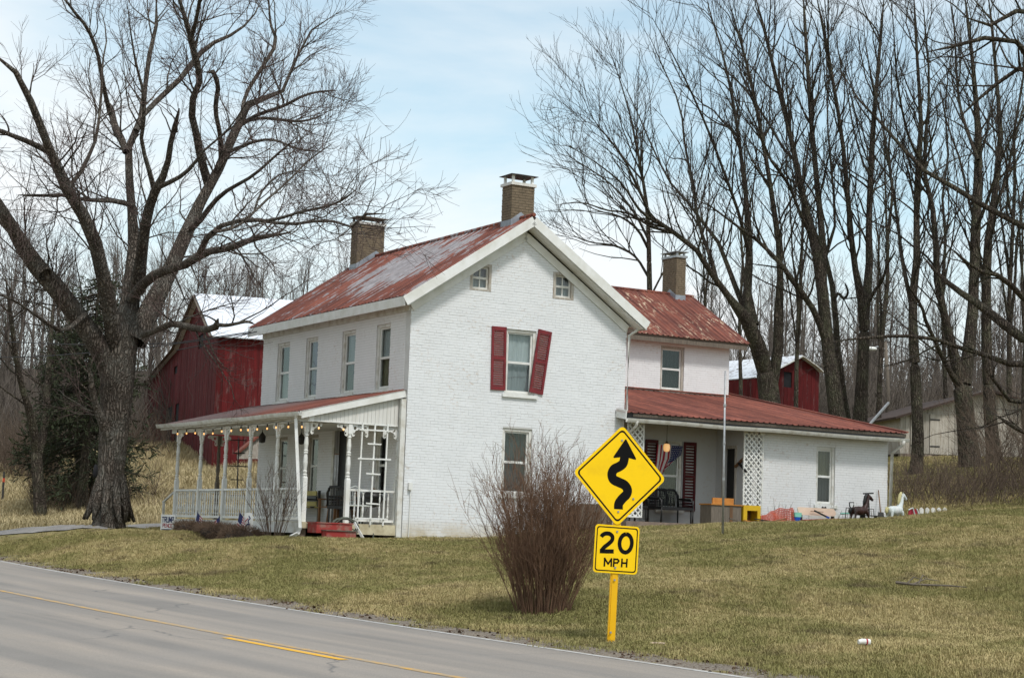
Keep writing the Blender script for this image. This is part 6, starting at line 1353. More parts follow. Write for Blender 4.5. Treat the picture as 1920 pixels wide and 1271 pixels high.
rtree('forked bare tree hiding the small red barn, boughs arching left over the rear chimney', [
    ([(1446, 800, 26), (1443, 753, 25), (1439, 715, 24), (1434, 690, 22)],),
    ([(1436, 700, 20), (1424, 660, 20), (1415, 630, 20), (1400, 600, 17), (1384, 579, 13), (1365, 555, 9), (1345, 532, 8), (1322, 490, 7.5), (1297, 460, 7), (1265, 437, 7), (1230, 417, 5), (1205, 380, 4.5), (1192, 335, 4), (1170, 300, 3), (1144, 262, 2), (1100, 220, 1.5)], 0, -5),
    ([(1412, 610, 15), (1404, 570, 12), (1401, 545, 12), (1404, 500, 11), (1406, 460, 10), (1402, 400, 8), (1394, 330, 7), (1384, 250, 6), (1372, 180, 5), (1355, 100, 3.5), (1330, 20, 2.5), (1320, -20, 2)], 0, 4),
    ([(1448, 720, 14), (1458, 670, 13), (1460, 610, 13), (1460, 566, 12), (1463, 520, 9), (1462, 470, 9), (1452, 400, 8), (1440, 320, 7), (1424, 230, 6), (1410, 160, 5), (1395, 100, 4), (1364, -5, 3)], 0, -2),
    ([(1400, 590, 8), (1372, 520, 7), (1350, 460, 6), (1320, 420, 5), (1290, 380, 4), (1255, 340, 3.5), (1225, 280, 3), (1190, 200, 2), (1160, 140, 1.3)], 1, 6),
    ([(1345, 532, 7), (1335, 490, 6), (1310, 420, 5), (1300, 350, 4.5), (1285, 280, 4), (1275, 200, 3), (1240, 120, 2), (1215, 60, 1.2)], -1, 3),
    ([(1260, 435, 5), (1220, 425, 4), (1180, 400, 3), (1140, 395, 2.4), (1090, 380, 1.8), (1040, 385, 1.2)], -2, -5),
    ([(1230, 417, 5), (1200, 395, 4), (1170, 350, 3), (1150, 330, 2.5), (1110, 300, 1.8), (1060, 270, 1.2)], -3, -7),
    ([(1405, 480, 6), (1385, 400, 5), (1360, 330, 4.5), (1330, 250, 4), (1290, 160, 3), (1260, 100, 2), (1215, 20, 1.3)], 0, -6)])
rtree('bare tree leaning slightly left with a low left bough, right of the small red barn', [
    ([(1576, 810, 22), (1570, 780, 19), (1562, 720, 18), (1553, 660, 17)],),
    ([(1555, 670, 16), (1548, 610, 16), (1543, 560, 16), (1538, 500, 15), (1532, 479, 14), (1520, 430, 11), (1508, 383, 10), (1498, 330, 10), (1489, 287, 9), (1475, 225, 8), (1460, 168, 7), (1445, 105, 6), (1431, 48, 5), (1415, -10, 4)],),
    ([(1548, 640, 10), (1530, 590, 8), (1508, 555, 8), (1490, 532, 8), (1472, 505, 7), (1450, 480, 6), (1425, 455, 5), (1390, 430, 4), (1350, 400, 3), (1310, 370, 2)], 0, -3),
    ([(1543, 560, 12), (1543, 500, 11), (1541, 431, 10), (1534, 370, 9), (1529, 311, 9), (1522, 240, 8), (1517, 168, 7), (1512, 90, 6), (1506, -10, 5)], 0, 3),
    ([(1489, 300, 6), (1470, 280, 5), (1440, 230, 4), (1410, 185, 3.5), (1380, 150, 3), (1330, 110, 2)], 0, 4),
    ([(1520, 440, 7), (1500, 400, 5), (1478, 345, 4.5), (1445, 300, 4), (1420, 240, 3), (1390, 180, 2)], 0, -4)])
rtree('thin bare tree close to the right of the leaning one', [
    ([(1590, 800, 10), (1583, 757, 9), (1576, 700, 8.5), (1571, 651, 8)],),
    ([(1571, 660, 8), (1567, 600, 8), (1562, 545, 8), (1553, 500, 6), (1548, 480, 6), (1566, 420, 4), (1560, 330, 4), (1552, 240, 3), (1550, 120, 2), (1545, 20, 1.5)], 0, 2),
    ([(1564, 560, 6), (1572, 550, 4), (1582, 560, 4), (1590, 548, 3), (1584, 530, 2.5)], 0, -1)], YB + 2)
rtree('bare tree with a narrow V fork, fourth trunk from the small red barn', [
    ([(1608, 810, 21), (1613, 780, 17), (1616, 720, 15), (1619, 660, 14.5), (1621, 610, 14)],),
    ([(1621, 620, 13), (1617, 570, 13), (1607, 520, 9), (1600, 485, 9), (1595, 431, 8), (1588, 350, 8), (1580, 268, 7), (1568, 190, 6), (1556, 120, 6), (1545, 60, 5), (1530, -10, 4)], 0, -2),
    ([(1621, 610, 12), (1625, 555, 12), (1630, 500, 11), (1629, 450, 10), (1630, 390, 9), (1633, 320, 10), (1637, 240, 9), (1642, 180, 7), (1647, 120, 6), (1652, 60, 5), (1658, -10, 4)], 0, 2),
    ([(1628, 570, 5), (1640, 545, 4.5), (1655, 525, 4), (1662, 500, 3), (1680, 470, 2.5)], 0, -2),
    ([(1633, 330, 6), (1620, 310, 4), (1600, 240, 3), (1585, 150, 2), (1570, 90, 1.3)], 0, 3)], YB + 1)
rtree('bare tree with a straight trunk standing free on the lawn left of the pale shed', [
    ([(1715, 897, 19), (1718, 880, 15), (1721, 830, 13.5), (1720, 780, 13), (1717, 720, 13), (1715, 672, 13)],),
    ([(1715, 680, 13), (1712, 620, 12), (1711, 566, 11), (1716, 515, 11), (1720, 470, 10), (1718, 400, 9), (1720, 335, 9), (1725, 270, 10), (1727, 216, 7), (1722, 150, 6), (1719, 96, 5), (1716, 40, 5), (1713, -15, 4)],),
    ([(1711, 580, 7), (1703, 545, 6), (1696, 510, 6), (1690, 477, 5.5), (1685, 431, 5), (1678, 380, 4.5), (1671, 335, 4), (1660, 270, 4), (1652, 216, 3.5), (1640, 170, 3), (1625, 100, 2), (1618, 30, 1.4)], 0, 4),
    ([(1725, 300, 6), (1705, 260, 4.5), (1690, 200, 4), (1680, 130, 3), (1676, 60, 2), (1670, -10, 1.5)], 0, -4)], 74)
rtree('largest bare tree at the right, deeply forked in front of the shed door', [
    ([(1822, 888, 36), (1820, 872, 28), (1815, 830, 23), (1810, 780, 21), (1806, 740, 22), (1802, 715, 22)],),
    ([(1801, 720, 15), (1790, 670, 13), (1778, 620, 11), (1768, 580, 10), (1758, 530, 10), (1752, 490, 9), (1757, 431, 8), (1748, 390, 8), (1738, 355, 7), (1732, 290, 6), (1740, 220, 5), (1742, 140, 4), (1735, 60, 3), (1730, -10, 2)], 0, -3),
    ([(1808, 720, 17), (1816, 660, 16), (1822, 605, 15), (1826, 550, 14), (1827, 500, 14), (1829, 440, 15), (1832, 380, 15), (1834, 320, 14), (1834, 240, 12), (1829, 180, 9), (1824, 120, 7), (1816, 50, 6), (1808, -15, 5)], 0, 2),
    ([(1796, 723, 8), (1775, 685, 6), (1760, 655, 5.5), (1748, 628, 5), (1735, 600, 5), (1728, 575, 4), (1700, 530, 2.5)], 0, -4),
    ([(1834, 300, 7), (1815, 250, 6), (1800, 200, 5), (1793, 130, 4), (1790, 60, 3), (1780, -10, 2)], 0, 4),
    ([(1830, 430, 6), (1850, 380, 5), (1870, 320, 4), (1895, 260, 3), (1930, 200, 2)], 0, -3)], 75)
rtree('bare tree standing just right of the deep-forked one in front of the shed wall', [
    ([(1868, 875, 24), (1864, 858, 18), (1860, 820, 16), (1856, 770, 15), (1853, 710, 14.5)],),
    ([(1853, 720, 14), (1850, 650, 14), (1849, 590, 13), (1850, 530, 13), (1849, 480, 13), (1858, 420, 11), (1868, 340, 10), (1876, 268, 9), (1872, 190, 7), (1866, 120, 6), (1860, 50, 5), (1852, -15, 4)],),
    ([(1850, 560, 8), (1838, 500, 6), (1832, 440, 5), (1815, 370, 4.5), (1800, 300, 4), (1775, 230, 3), (1760, 150, 2)], 0, 4),
    ([(1862, 400, 6), (1885, 340, 5), (1900, 270, 4), (1920, 200, 3), (1950, 120, 2)], 0, 3)], 77)
rtree('slim bare tree spreading its crown behind the rear chimney', [
    ([(1222, 640, 8), (1220, 600, 8), (1218, 541, 7.5), (1217, 480, 7)],),
    ([(1217, 490, 7), (1216, 440, 6.5), (1213, 390, 6), (1204, 330, 5), (1192, 268, 4), (1180, 210, 3), (1165, 160, 2), (1150, 110, 1.3)],),
    ([(1217, 470, 4.5), (1195, 430, 4), (1160, 405, 3), (1120, 395, 2), (1070, 370, 1.4)], 0, -3),
    ([(1216, 520, 4), (1190, 480, 3.5), (1150, 460, 3), (1110, 455, 2), (1070, 440, 1.3)], 0, 3),
    ([(1216, 450, 4), (1190, 400, 3.5), (1150, 350, 3), (1110, 320, 2.2), (1060, 290, 1.4)], 0, 4),
    ([(1206, 340, 3.5), (1180, 310, 3), (1150, 270, 2.2), (1110, 220, 1.4), (1090, 170, 1)], 0, -2),
    ([(1218, 560, 3), (1250, 500, 2.5), (1290, 450, 2), (1320, 400, 1.4)], 0, 2)], 84)
# tree outside the right edge whose boughs cross the picture
K1 = dict(H1, dens=.75, labs=(1.2, 3.2), rmax=.035, curve=.3, up=.1); K2 = dict(H2, dens=2.0, labs=(.5, 1.4), rmax=.013, rmin=.0055); K3 = dict(H3, dens=3.2, labs=(.2, .55), rmin=.0045, rmax=.008)
rtree('tree beyond the right edge, its long boughs crossing other trunks', [
    ([(2080, 1010, 40), (2075, 900, 34), (2070, 760, 32), (2065, 640, 30), (2062, 480, 27), (2060, 300, 22), (2066, 100, 18), (2075, -120, 12)],),
    ([(2066, 660, 14), (2000, 655, 9), (1920, 688, 7.5), (1870, 672, 6), (1809, 655, 5), (1770, 640, 4.5), (1724, 631, 4), (1670, 630, 3.5), (1617, 634, 3), (1560, 640, 2)], 0, -3),
    ([(2066, 640, 18), (1990, 640, 14), (1930, 640, 11), (1885, 610, 11), (1851, 583, 10), (1820, 560, 8), (1796, 545, 7), (1760, 515, 5), (1730, 480, 3)], 0, 2),
    ([(2064, 600, 16), (1990, 470, 10), (1920, 426, 8), (1870, 400, 7), (1824, 374, 7), (1770, 340, 6), (1719, 311, 5), (1690, 275, 4.5), (1661, 240, 4), (1620, 200, 3), (1580, 140, 2)], 0, 2),
    ([(2064, 560, 18), (2010, 320, 13), (1960, 160, 10), (1915, 85, 8), (1865, 72, 7), (1820, 75, 6), (1780, 90, 4), (1730, 100, 3)], 0, -2),
    ([(2064, 540, 20), (2020, 250, 14), (1970, 40, 10), (1910, 20, 7), (1850, 50, 5), (1800, 30, 3)], 0, -4),
    ([(2066, 650, 14), (1990, 610, 9), (1920, 560, 7), (1880, 520, 6), (1830, 505, 4), (1790, 470, 3)], 0, -4),
    ([(2068, 720, 12), (1990, 720, 8), (1940, 740, 6), (1900, 755, 5), (1870, 720, 4), (1845, 690, 3)], 0, -2),
    ([(2068, 740, 10), (2000, 790, 7), (1940, 815, 5), (1900, 800, 4), (1870, 780, 3)], 0, -2),
    ([(2060, 500, 16), (1990, 230, 10), (1930, 130, 8), (1880, 150, 6), (1830, 190, 4), (1790, 230, 3)], 0, 1)], 46, lv=[dict(g=K1, k=4), dict(g=K2, k=3), dict(g=K3, k=3)], group='')

# --- woods behind: whole bare trees, copied
def wood_variant(i):
    h = rng.uniform(13, 17); n = 8; zt = np.linspace(0, h, n); wob = np.cumsum(rng.normal(0, .12, (n, 2)), axis=0); P = np.stack([wob[:, 0], wob[:, 1], zt], 1)[None]; R = np.linspace(.17, .03, n)[None] * rng.uniform(.8, 1.3)
    parts = [tubes(P, R, 5)]; a = grow(P, R, 2.0, (.2, .3), (.5, 1.05), 6, up=.2, curve=.55, wob=.16, rr=.5, rmax=.05, rend=.3, t0=.2, labs=(2., 6.), rmin=.016); parts.append(tubes(*a, 3))
    c = grow(a[0], a[1], 2.3, (.3, .6), (.4, 1.0), 3, up=.25, curve=.4, wob=.12, rr=.6, rmax=.022, rend=.5, labs=(.8, 2.0), rmin=.012); parts.append(tubes(*c, 3))
    return parts
first = {}
VAR = [None] * 7
def wtree(x, y, label, group, s):
    i = random.randrange(7); rz = random.uniform(0, 6.28)
    if VAR[i] is None: o = mesh_np('woodland_tree', wood_variant(i), MT['wood_far']); VAR[i] = o.data
    else: o = link('woodland_tree', VAR[i])
    o.location = (x, y, gz1(x, y) - .3); o.rotation_euler = (0, 0, rz); o.scale = (s, s, s * random.uniform(.9, 1.1)); tag(o, label, 'tree', group)
def wood(n, xr, yr, label, group, s=(.8, 1.15)):
    for k in range(n):
        y = random.uniform(*yr); x = (random.uniform(*xr) - 960) / FPX * y; wtree(x, y, label, group, random.uniform(*s))
wood(60, (-140, 480), (112, 165), 'slender bare tree of the wood behind the big maple and the red barn', 'bare trees of the left wood', (.55, .82))
wood(30, (400, 700), (118, 165), 'slender bare tree of the wood showing above the white barn roof', 'bare trees behind the barn roof', (.5, .72))
wood(95, (1330, 2060), (118, 175), 'slender bare tree of the wood behind the pale shed and the tall trunks', 'bare trees of the right wood', (.45, .75))
wood(16, (700, 1330), (150, 190), 'slender bare tree of the far wood mostly hidden behind the farmhouse', 'bare trees behind the farmhouse', (.45, .6))
# slim tall trees between the big trunks
def tall_variant():
    h = rng.uniform(21, 26); n = 10; zt = np.linspace(0, h, n); wob = np.cumsum(rng.normal(0, .17, (n, 2)), axis=0); P = np.stack([wob[:, 0], wob[:, 1], zt], 1)[None]; R = np.linspace(.17, .03, n)[None] * rng.uniform(.8, 1.15)
    f = grow(P, R, -3, (.2, .3), (.2, .45), 8, up=.35, curve=.9, wob=.07, rr=.7, rmax=.11, rend=.25, t0=.25, t1=.6, labs=(8., 13.), rmin=.02); parts = [tubes(P, R, 7), tubes(*f, 5)]
    for Q in ((P, R), f):
        a = grow(*Q, 1.1, (.2, .3), (.35, .8), 6, up=.3, curve=.6, wob=.12, rr=.5, rmax=.035, rend=.3, t0=.25, labs=(1.6, 4.5), rmin=.014); parts.append(tubes(*a, 3)); c = grow(*a, 1.7, (.3, .6), (.35, .9), 4, up=.2, curve=.4, wob=.12, rr=.6, rmax=.018, rend=.5, labs=(.6, 2.), rmin=.010); parts.append(tubes(*c, 3))
    return parts
TV = []
for k, (px, Y, s_) in enumerate(((1320, 98, .75), (1378, 96, .85), (1500, 98, .9), (1662, 94, .95), (1760, 96, .95), (1898, 92, 1.), (1935, 88, 1.))):
    if len(TV) < 3: o = mesh_np('slim_tree', tall_variant(), MT['bark2']); TV.append(o.data)
    else: o = link('slim_tree', TV[k % 3])
    q = at(px, 700, Y); o.location = (q[0], q[1], gz1(q[0], q[1]) - .2); o.rotation_euler = (0, 0, k * 2.1); o.scale = (s_, s_, s_); tag(o, 'slim tall bare tree farther back between the large trunks at the right', 'tree', 'slim trees behind the right hand trunks')
# undergrowth that reads as one mass
def sticks(name, pts, h, r, mat, k=3, lean=.35, kids=None, sub=5):
    n = len(pts); d = rng.normal(0, lean, (n, 3)); d[:, 2] = 1; d /= np.linalg.norm(d, axis=1)[:, None]; hh = rng.uniform(*h, n)[:, None]; P = np.zeros((n, 4, 3)); P[:, 0] = pts
    for i in range(1, 4): d = d + rng.normal(0, .15, (n, 3)); d /= np.linalg.norm(d, axis=1)[:, None]; P[:, i] = P[:, i - 1] + d * hh / 3
    R = rng.uniform(r * .6, r * 1.2, n)[:, None] * np.array([1, .8, .6, .35])[None]; parts = [tubes(P, R, k)]
    if kids: q = grow(P, R, kids[0], (.2, .4), (.4, 1.0), 3, up=.1, wob=.15, rr=.7, rend=.5, labs=kids[1], rmin=r * .3); parts.append(tubes(*q, 3))
    return tag(mesh_np(name, parts, mat), kind='stuff')
def scatter(n, xr, yr):
    y = rng.uniform(*yr, n); x = (rng.uniform(*xr, n) - 960) / FPX * y; return np.stack([x, y, gz(x, y) - .05], 1)
sticks('undergrowth', np.concatenate([scatter(3600, (-140, 620), (104, 150)), scatter(4200, (1330, 2060), (106, 150))]), (1.5, 6.5), .03, MT['wood_far'], kids=(1.0, (.5, 1.6)))
th = np.array([hit(x, y, 52, 80) for x, y in zip(rng.uniform(1690, 1950, 900), rng.uniform(905, 950, 900))]); th[:, :2] += rng.normal(0, .5, (900, 2)); th[:, 2] = gz(th[:, 0], th[:, 1]) - .05
sticks('thicket', th, (.5, 1.5), .009, MT['brush'], kids=(2.6, (.25, .7)))
bb = np.array([hit(x, y, 60, 130) for x, y in zip(rng.uniform(225, 330, 150), rng.uniform(832, 862, 150))]); sticks('thicket', bb, (1.0, 2.6), .012, MT['brush'], kids=(1.6, (.4, 1.2)))
bb = np.array([hit(x, y, 58, 130) for x, y in zip(rng.uniform(60, 175, 500), rng.uniform(930, 966, 500))]); sticks('thicket', bb, (.7, 2.2), .010, MT['brush'], kids=(2.0, (.3, .9)))
bb = np.array([hit(x, y, 58, 150) for x, y in zip(rng.uniform(-60, 110, 900), rng.uniform(868, 905, 900))]); sticks('thicket', bb, (1., 3.4), .013, MT['brush'], kids=(1.2, (.4, 1.2)))
bb = np.array([hit(x, y, 56, 90) for x, y in zip(rng.uniform(232, 300, 60), rng.uniform(915, 960, 60))]); sticks('thicket', bb, (.8, 2.0), .008, MT['brush'], kids=(3., (.4, 1.0)))
bb = np.array([hit(x, y, 54, 75) for x, y in zip(rng.uniform(1842, 1990, 130), rng.uniform(868, 930, 130))]); sticks('thicket', bb, (1.8, 4.6), .013, MT['brush'], kids=(3.2, (.5, 1.5)), lean=.5)
# mossy deciduous trunks and spruces behind the big maple
rtree('bare mossy tree with twin trunk standing behind the big maple at the left', [
    ([(76, 975, 16), (74, 930, 13), (70, 880, 12), (68, 840, 12)],),
    ([(68, 845, 11), (62, 800, 10), (52, 760, 8), (40, 720, 7), (28, 660, 6), (20, 590, 5), (10, 520, 3)], 0, -3),
    ([(72, 850, 9), (84, 800, 9), (88, 740, 8), (92, 680, 7), (98, 600, 5), (105, 530, 3)], 0, 3)], 74, group='')
def spruce(label, base, top, rad, seed, low=.12):
    rg = np.random.default_rng(seed); b0 = np.array(base); h = np.linalg.norm(np.array(top) - b0); ax_ = (np.array(top) - b0) / h; t = thing('spruce_tree', label, 'tree', b0)
    P = np.array([ax_ * h * s for s in np.linspace(0, 1, 9)]); mesh_np('trunk', [tubes(P[None], np.linspace(.24, .03, 9)[None], 8)], MT['bark2'], t)
    nb = 210; s = rg.uniform(low, .985, nb) ** .9; a = rg.uniform(0, 6.28, nb); Lb = rad * (1 - s) ** .62 * rg.uniform(.65, 1.12, nb) + .25; K = 7; B = np.zeros((nb, K, 3)); B[:, 0] = ax_[None] * (h * s)[:, None]; d = np.stack([np.cos(a), np.sin(a), np.full(nb, -.12)], 1)
    for k in range(1, K): d[:, 2] += (-.10 if k < 4 else .13); dn = d / np.linalg.norm(d, axis=1)[:, None]; B[:, k] = B[:, k - 1] + dn * (Lb / (K - 1))[:, None]
    mesh_np('limbs', [tubes(B, np.linspace(.035, .008, K)[None].repeat(nb, 0), 4)], MT['bark2'], t)
    Rb = np.full((nb, K), .01); q = grow(B, Rb, 5.5, (.2, .4), (.5, 1.2), 3, up=-.12, wob=.1, rend=.6, t0=.3, labs=(.3, .85), rmin=.006)
    # needle sprays: flat leaflets along the shoots
    Q = q[0]; n = len(Q); m = 5; pt = np.concatenate([Q[:, 0] * (1 - f) + Q[:, 2] * f for f in np.linspace(.2, 1, m)]); dr = np.tile(Q[:, 2] - Q[:, 0], (m, 1)); dr /= np.linalg.norm(dr, axis=1)[:, None]; N = len(pt)
    sd_ = rg.normal(size=(N, 3)); sd_ -= (sd_ * dr).sum(1)[:, None] * dr; sd_ /= np.linalg.norm(sd_, axis=1)[:, None]; L_ = rg.uniform(.10, .22, N)[:, None]; w = .028
    tip = pt + dr * L_ * .75 + sd_ * L_ * .45; wv_ = np.cross(dr, sd_) * w
    V = np.stack([pt - wv_, pt + wv_, tip + wv_ * .4, tip - wv_ * .4], 1).reshape(-1, 3); F = np.arange(N * 4).reshape(-1, 4)
    tag(mesh_np('needles', [(V, F)], MT['needles'], t, False), kind='stuff'); mesh_np('shoots', [tubes(q[0], q[1], 3)], MT['bark2'], t); return t
sb = hit(152, 962, 54, 80); spruce('dark spruce with sparse drooping lower boughs behind the big maple', sb, at(188, 505, sb[1]), 3.4, 3)
sb2 = hit(120, 968, 56, 90) + np.array([0, 3.5, .2]); spruce('second dark spruce half hidden behind the first one', sb2, at(130, 590, sb2[1]), 2.8, 5)
# --- shrubs
def shrub(name, label, base, n, rad, h, spread, r, mat, kid, K=8, seed=1, cat='shrub', curve=-.0, tall=None):
    rg = np.random.default_rng(seed); b0 = np.array(base); t = thing(name, label, cat, b0); a = rg.uniform(0, 6.28, n); q = np.sqrt(rg.uniform(0, 1, n)) * rad; P = np.zeros((n, K, 3)); P[:, 0, 0] = q * np.cos(a); P[:, 0, 1] = q * np.sin(a); P[:, 0, 2] = -.08
    sp_ = spread * (q / rad) * rg.uniform(.5, 1.15, n); d = np.stack([np.cos(a) * sp_, np.sin(a) * sp_, np.ones(n)], 1); L_ = rg.uniform(*h, n) * (1 - .18 * (q / rad) ** 2)
    for k in range(1, K): d = d + rg.normal(0, .065, (n, 3)) + curve * d * np.array([1, 1, 0]); dn = d / np.linalg.norm(d, axis=1)[:, None]; P[:, k] = P[:, k - 1] + dn * (L_ / (K - 1))[:, None]
    R = rg.uniform(.7, 1.25, n)[:, None] * r * np.linspace(1, .28, K)[None]; mesh_np('stems', [tubes(P, R, 4)], mat, t)
    c = grow(P, R, **kid[0]); parts = [tubes(*c, 3)]
    if len(kid) > 1: e = grow(c[0], c[1], **kid[1]); parts.append(tubes(*e, 3))
    tag(mesh_np('twigs', parts, mat, t), kind='stuff'); return t
fb = hit(1018, 1150); print('bush at', fb)
shrub('bare_shrub', 'large bare reddish brown shrub of many upright stems left of the road sign', fb, 260, .37, (1.5, 2.6), .36, .0062, MT['forsythia'], [
    dict(dens=5.0, lf=(.2, .4), ang=(.3, .85), K=5, up=.25, curve=.3, wob=.13, rr=.6, rmax=.006, rend=.5, t0=.22, labs=(.25, .75), rmin=.0032), dict(dens=4.2, lf=(.2, .4), ang=(.35, .9), K=3, up=.1, wob=.13, rr=.7, rmax=.0035, rend=.6, labs=(.12, .35), rmin=.0024)])
pb = hw(*[pu(512, 1014, -3.2)[0], pu(512, 1014, -3.2)[1], 0]); pb[2] = gz1(pb[0], pb[1])
shrub('bare_shrub', 'small bare shrub of pale upright stems in front of the porch railing', pb, 30, .14, (1.4, 2.15), .42, .008, MT['brush'], [dict(dens=3.4, lf=(.2, .4), ang=(.3, .8), K=5, up=.3, curve=.3, wob=.12, rr=.6, rmax=.006, rend=.5, t0=.25, labs=(.3, .9), rmin=.004), dict(dens=3., lf=(.2, .4), ang=(.35, .8), K=3, up=.2, wob=.1, rr=.7, labs=(.15, .4), rmin=.003)], seed=4)
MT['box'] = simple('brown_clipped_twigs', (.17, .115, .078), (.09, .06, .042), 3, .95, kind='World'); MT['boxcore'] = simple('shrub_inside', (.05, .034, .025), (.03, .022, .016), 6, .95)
def clipped(x0, x1, yt, yb, label, u):
    a, b_ = pu(x0, yb, u), pu(x1, yb, u); c = (a + b_) / 2; wv_ = abs(a[1] - b_[1]) / 2; p = hw(u, c[1], 0); g = gz1(p[0], p[1]) - HZ; tp = pu((x0 + x1) / 2, yt, u)[2]; h = tp - g; t = hthing('clipped_shrub', label, 'shrub', u, c[1], g, 0, 'clipped brown shrubs along the porch')
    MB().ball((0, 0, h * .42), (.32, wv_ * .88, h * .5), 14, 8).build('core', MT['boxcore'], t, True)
    n = 2600; d = rng.normal(size=(n, 3)); d /= np.linalg.norm(d, axis=1)[:, None]; d = np.sign(d) * np.abs(d) ** .62; S_ = np.array([.40, wv_, h * .52]); P0 = d * S_ * rng.uniform(.72, .92, n)[:, None] + np.array([0, 0, h * .48]); dr = d * np.array([1, 1, 1.2]) + rng.normal(0, .55, (n, 3)); dr /= np.linalg.norm(dr, axis=1)[:, None]; P1 = P0 + dr * rng.uniform(.06, .16, n)[:, None]
    tag(mesh_np('twigs', [tubes(np.stack([P0, (P0 + P1) / 2 + rng.normal(0, .01, (n, 3)), P1], 1), np.full((n, 3), .0045) * np.array([1, .9, .6]), 3)], MT['box'], t), kind='stuff')
clipped(338, 394, 980, 1012, 'clipped brown shrub under the first small flag, leftmost of the row', -3.3)
clipped(378, 434, 983, 1016, 'clipped brown shrub in the middle of the row along the porch', -3.45)
clipped(424, 476, 986, 1019, 'clipped brown shrub under the round yard sign, rightmost of the row', -3.5)

# ------------------------------------------------------------------ grass and litter (instanced tufts)
def tuft(name, n, h, lean, rad, w, mat, flat_=False):
    vs = []; fs = []
    for k in range(n):
        a = random.uniform(0, 6.28); r = rad * math.sqrt(random.random()); x, y = r * math.cos(a), r * math.sin(a); b_ = random.uniform(0, 6.28); hh = h * random.uniform(.5, 1.15); ln = lean * random.uniform(.3, 1.3) * hh; dx, dy = math.cos(b_) * ln, math.sin(b_) * ln; wx, wy = -math.sin(b_) * w / 2, math.cos(b_) * w / 2; i = len(vs)
        vs += [(x - wx, y - wy, -.01), (x + wx, y + wy, -.01), (x + dx * .4 + wx * .8, y + dy * .4 + wy * .8, hh * .6), (x + dx * .4 - wx * .8, y + dy * .4 - wy * .8, hh * .6), (x + dx, y + dy, hh * (.9 if ln < hh else .6))]
        fs += [(i, i + 1, i + 2, i + 3), (i + 3, i + 2, i + 4)]
    me = bpy.data.meshes.new(name); me.from_pydata(vs, [], fs); me.materials.append(mat); o = bpy.data.objects.new(name, me); return o
def grassmat(name, pal, green):
    b = NB(name, .9, .1); v = b.coord('World'); r = b.objrand()
    c = b.ramp(r, [(i / (len(pal) - 1), p) for i, p in enumerate(pal)])
    patch = b.math('ADD', b.noise(v, .28, 5, .65), b.math('MULTIPLY', b.noise(v, 2.2, 3, .6), .35)); c = b.mix(b.ramp(patch, [(.58, 0.), (.74, green)]), c, (.16, .165, .05))
    c = b.mix(b.ramp(b.noise(v, .9, 4, .7), [(.55, 0.), (.68, .75)]), c, (.12, .09, .055)); return b.col(c)
MT['grass'] = grassmat('winter_grass', [(.47, .37, .19), (.39, .315, .15), (.29, .25, .11), (.55, .44, .235)], .68)
MT['drygrass'] = grassmat('dry_field_grass', [(.50, .41, .24), (.44, .35, .2), (.56, .47, .29)], .15)
MT['deadleaf'] = simple('dead_leaves', (.13, .075, .04), (.07, .045, .03), 30, .9)
def gcol(name, objs):
    c = bpy.data.collections.new(name)
    for o in objs: c.objects.link(o)
    return c
CG = gcol('grass_tufts', [tuft('grass_tuft', 17, .058, .8, .10, .0065, MT['grass']) for _ in range(5)])
CD = gcol('dry_tufts', [tuft('dry_tuft', 12, .28, .7, .2, .016, MT['drygrass']) for _ in range(4)])
CL = gcol('leaf_bits', [tuft('leaf_bit', 3, .03, 1.6, .04, .035, MT['deadleaf']) for _ in range(3)])
def carpet(name, coll, xy_grid, dens, mask, scale, seed):
    """ground-following sheet whose only output is tufts; mask(x, y) gives the density 0..1"""
    X, Y = np.meshgrid(*xy_grid); Z = gz(X, Y); V = np.stack([X.ravel(), Y.ravel(), Z.ravel()], 1); o = mesh_np(name, [(V, grid_faces(*X.shape))], MT['turf']); at_ = o.data.attributes.new('dens', 'FLOAT', 'POINT'); at_.data.foreach_set('value', (mask(X, Y) * dens).ravel().astype(np.float32))
    g = bpy.data.node_groups.new(name, 'GeometryNodeTree'); g.interface.new_socket('Geometry', in_out='INPUT', socket_type='NodeSocketGeometry'); g.interface.new_socket('Geometry', in_out='OUTPUT', socket_type='NodeSocketGeometry'); N = g.nodes.new
    gi, go = N('NodeGroupInput'), N('NodeGroupOutput'); dp = N('GeometryNodeDistributePointsOnFaces'); na = N('GeometryNodeInputNamedAttribute'); na.data_type = 'FLOAT'; na.inputs[0].default_value = 'dens'; ip = N('GeometryNodeInstanceOnPoints'); ci = N('GeometryNodeCollectionInfo'); ci.inputs[0].default_value = coll; ci.inputs[1].default_value = True; ci.inputs[2].default_value = True
    rv = N('FunctionNodeRandomValue'); rv.data_type = 'FLOAT_VECTOR'; rv.inputs[0].default_value = (-.15, -.15, 0); rv.inputs[1].default_value = (.15, .15, 6.283); rs = N('FunctionNodeRandomValue'); rs.data_type = 'FLOAT'; rs.inputs[2].default_value = scale[0]; rs.inputs[3].default_value = scale[1]
    k = g.links.new; k(gi.outputs[0], dp.inputs['Mesh']); k(na.outputs[0], dp.inputs['Density']); dp.inputs['Seed'].default_value = seed; k(dp.outputs['Points'], ip.inputs['Points']); k(ci.outputs[0], ip.inputs['Instance']); ip.inputs['Pick Instance'].default_value = True; k(rv.outputs[0], ip.inputs['Rotation']); k(rs.outputs[1], ip.inputs['Scale']); k(ip.outputs[0], go.inputs[0])
    md = o.modifiers.new('tufts', 'NODES'); md.node_group = g; return tag(o, kind='stuff')
def hxy(X, Y):
    dx, dy = X - HX, Y - HY; return dx * UA[0] + dy * UA[1], dx * VA[0] + dy * VA[1]
DWX = [PP[:, :2], QQ[:, :2]]
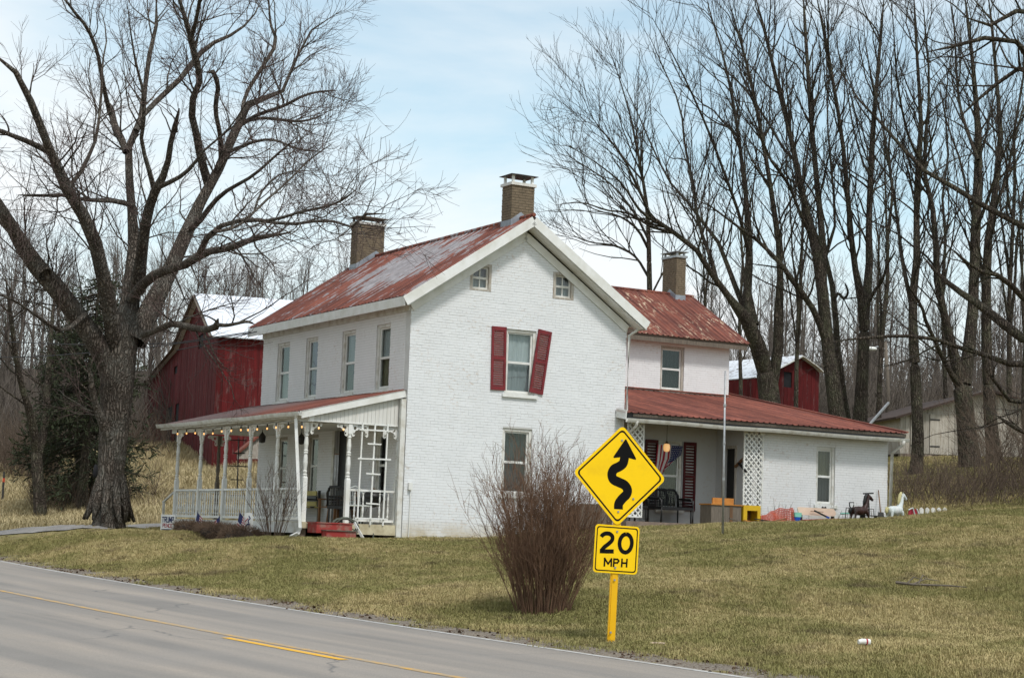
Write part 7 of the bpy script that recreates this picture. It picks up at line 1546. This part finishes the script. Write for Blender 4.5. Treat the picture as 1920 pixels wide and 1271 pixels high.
def off_house(X, Y):
    u, v = hxy(X, Y); m = np.ones(X.shape); m[(u > -2.6) & (u < W_) & (v > 0) & (v < L_ + .4)] = 0; m[(u >= W_) & (u < 15.25) & (v > -.2) & (v < 12.5)] = 0
    dmin = np.full(X.shape, 1e9)
    for a, b_ in zip(PP, QQ):
        for f in (0, .33, .66, 1): c = a + (b_ - a) * f; dmin = np.minimum(dmin, np.hypot(X - c[0], Y - c[1]))
    m[dmin < .8] = 0; return m
def lawn_mask(X, Y):
    s = sdist(X, Y); fx = 960 + FPX * X / np.maximum(Y, 1); vis = (fx > -300) & (fx < 2500); e_ = .66 + .22 * np.sin(Y * 2.1 + np.sin(Y * .7)) + .16 * np.sin(Y * 5.3 + X); m = np.clip((s - e_) / .3, 0, 1) * vis * off_house(X, Y); return m * np.clip(1.15 - (Y - 24) / 70, .35, 1)
carpet('lawn_grass', CG, (np.arange(-18, 30, .4), np.arange(14, 60, .4)), 210, lawn_mask, (.7, 1.35), 1)
def field_mask(X, Y):
    fx = 960 + FPX * X / Y; m = ((fx > -100) & (fx < 620) & (Y > 60) & (Y < 112)).astype(float) * off_house(X, Y) * (sdist(X, Y) > 1.2); return m
carpet('field_grass', CD, (np.arange(-34, -6, .8), np.arange(58, 114, .8)), 26, field_mask, (.7, 1.4), 2)
def right_mask(X, Y):
    fx = 960 + FPX * X / Y; return ((fx > 1600) & (fx < 2500) & (Y > 52) & (Y < 95)).astype(float) * off_house(X, Y)
carpet('back_lawn_grass', CG, (np.arange(9, 42, .8), np.arange(50, 96, .8)), 60, right_mask, (1.2, 2.2), 3)
def leaf_mask(X, Y):
    s = sdist(X, Y); fx = 960 + FPX * X / np.maximum(Y, 1); n = np.sin(X * 1.1 + 2 * np.sin(Y * .6)) * np.sin(Y * .9 + X * .3); u, v = hxy(X, Y)
    bed = np.exp(-((u + 3.6) / .9) ** 2) * (v > -1) * (v < 10) * 3; tr_ = np.exp(-(((X - bp[0]) ** 2 + (Y - bp[1]) ** 2) / 9)) * 2.5; tr_ = tr_ + np.exp(-(((X - fb[0]) ** 2 + (Y - fb[1]) ** 2) / .8)) * 7; edge = np.exp(-((s - .55) / .3) ** 2) * 4
    return (np.clip(n, 0, 1) * 1.1 + .25 + bed + tr_ + edge) * (s > .3) * (fx > -100) * (fx < 2020) * off_house(X, Y)
carpet('leaf_litter', CL, (np.arange(-18, 22, .5), np.arange(14, 62, .5)), 24, leaf_mask, (.6, 1.5), 4)

_tot = sum(len(o.data.polygons) * 2 for o in bpy.data.objects if o.type == 'MESH' and o.users_collection and o.name != 'x'); _own = sum(len(m.polygons) * 2 for m in bpy.data.meshes); print('triangles about', _tot, 'unshared', _own)
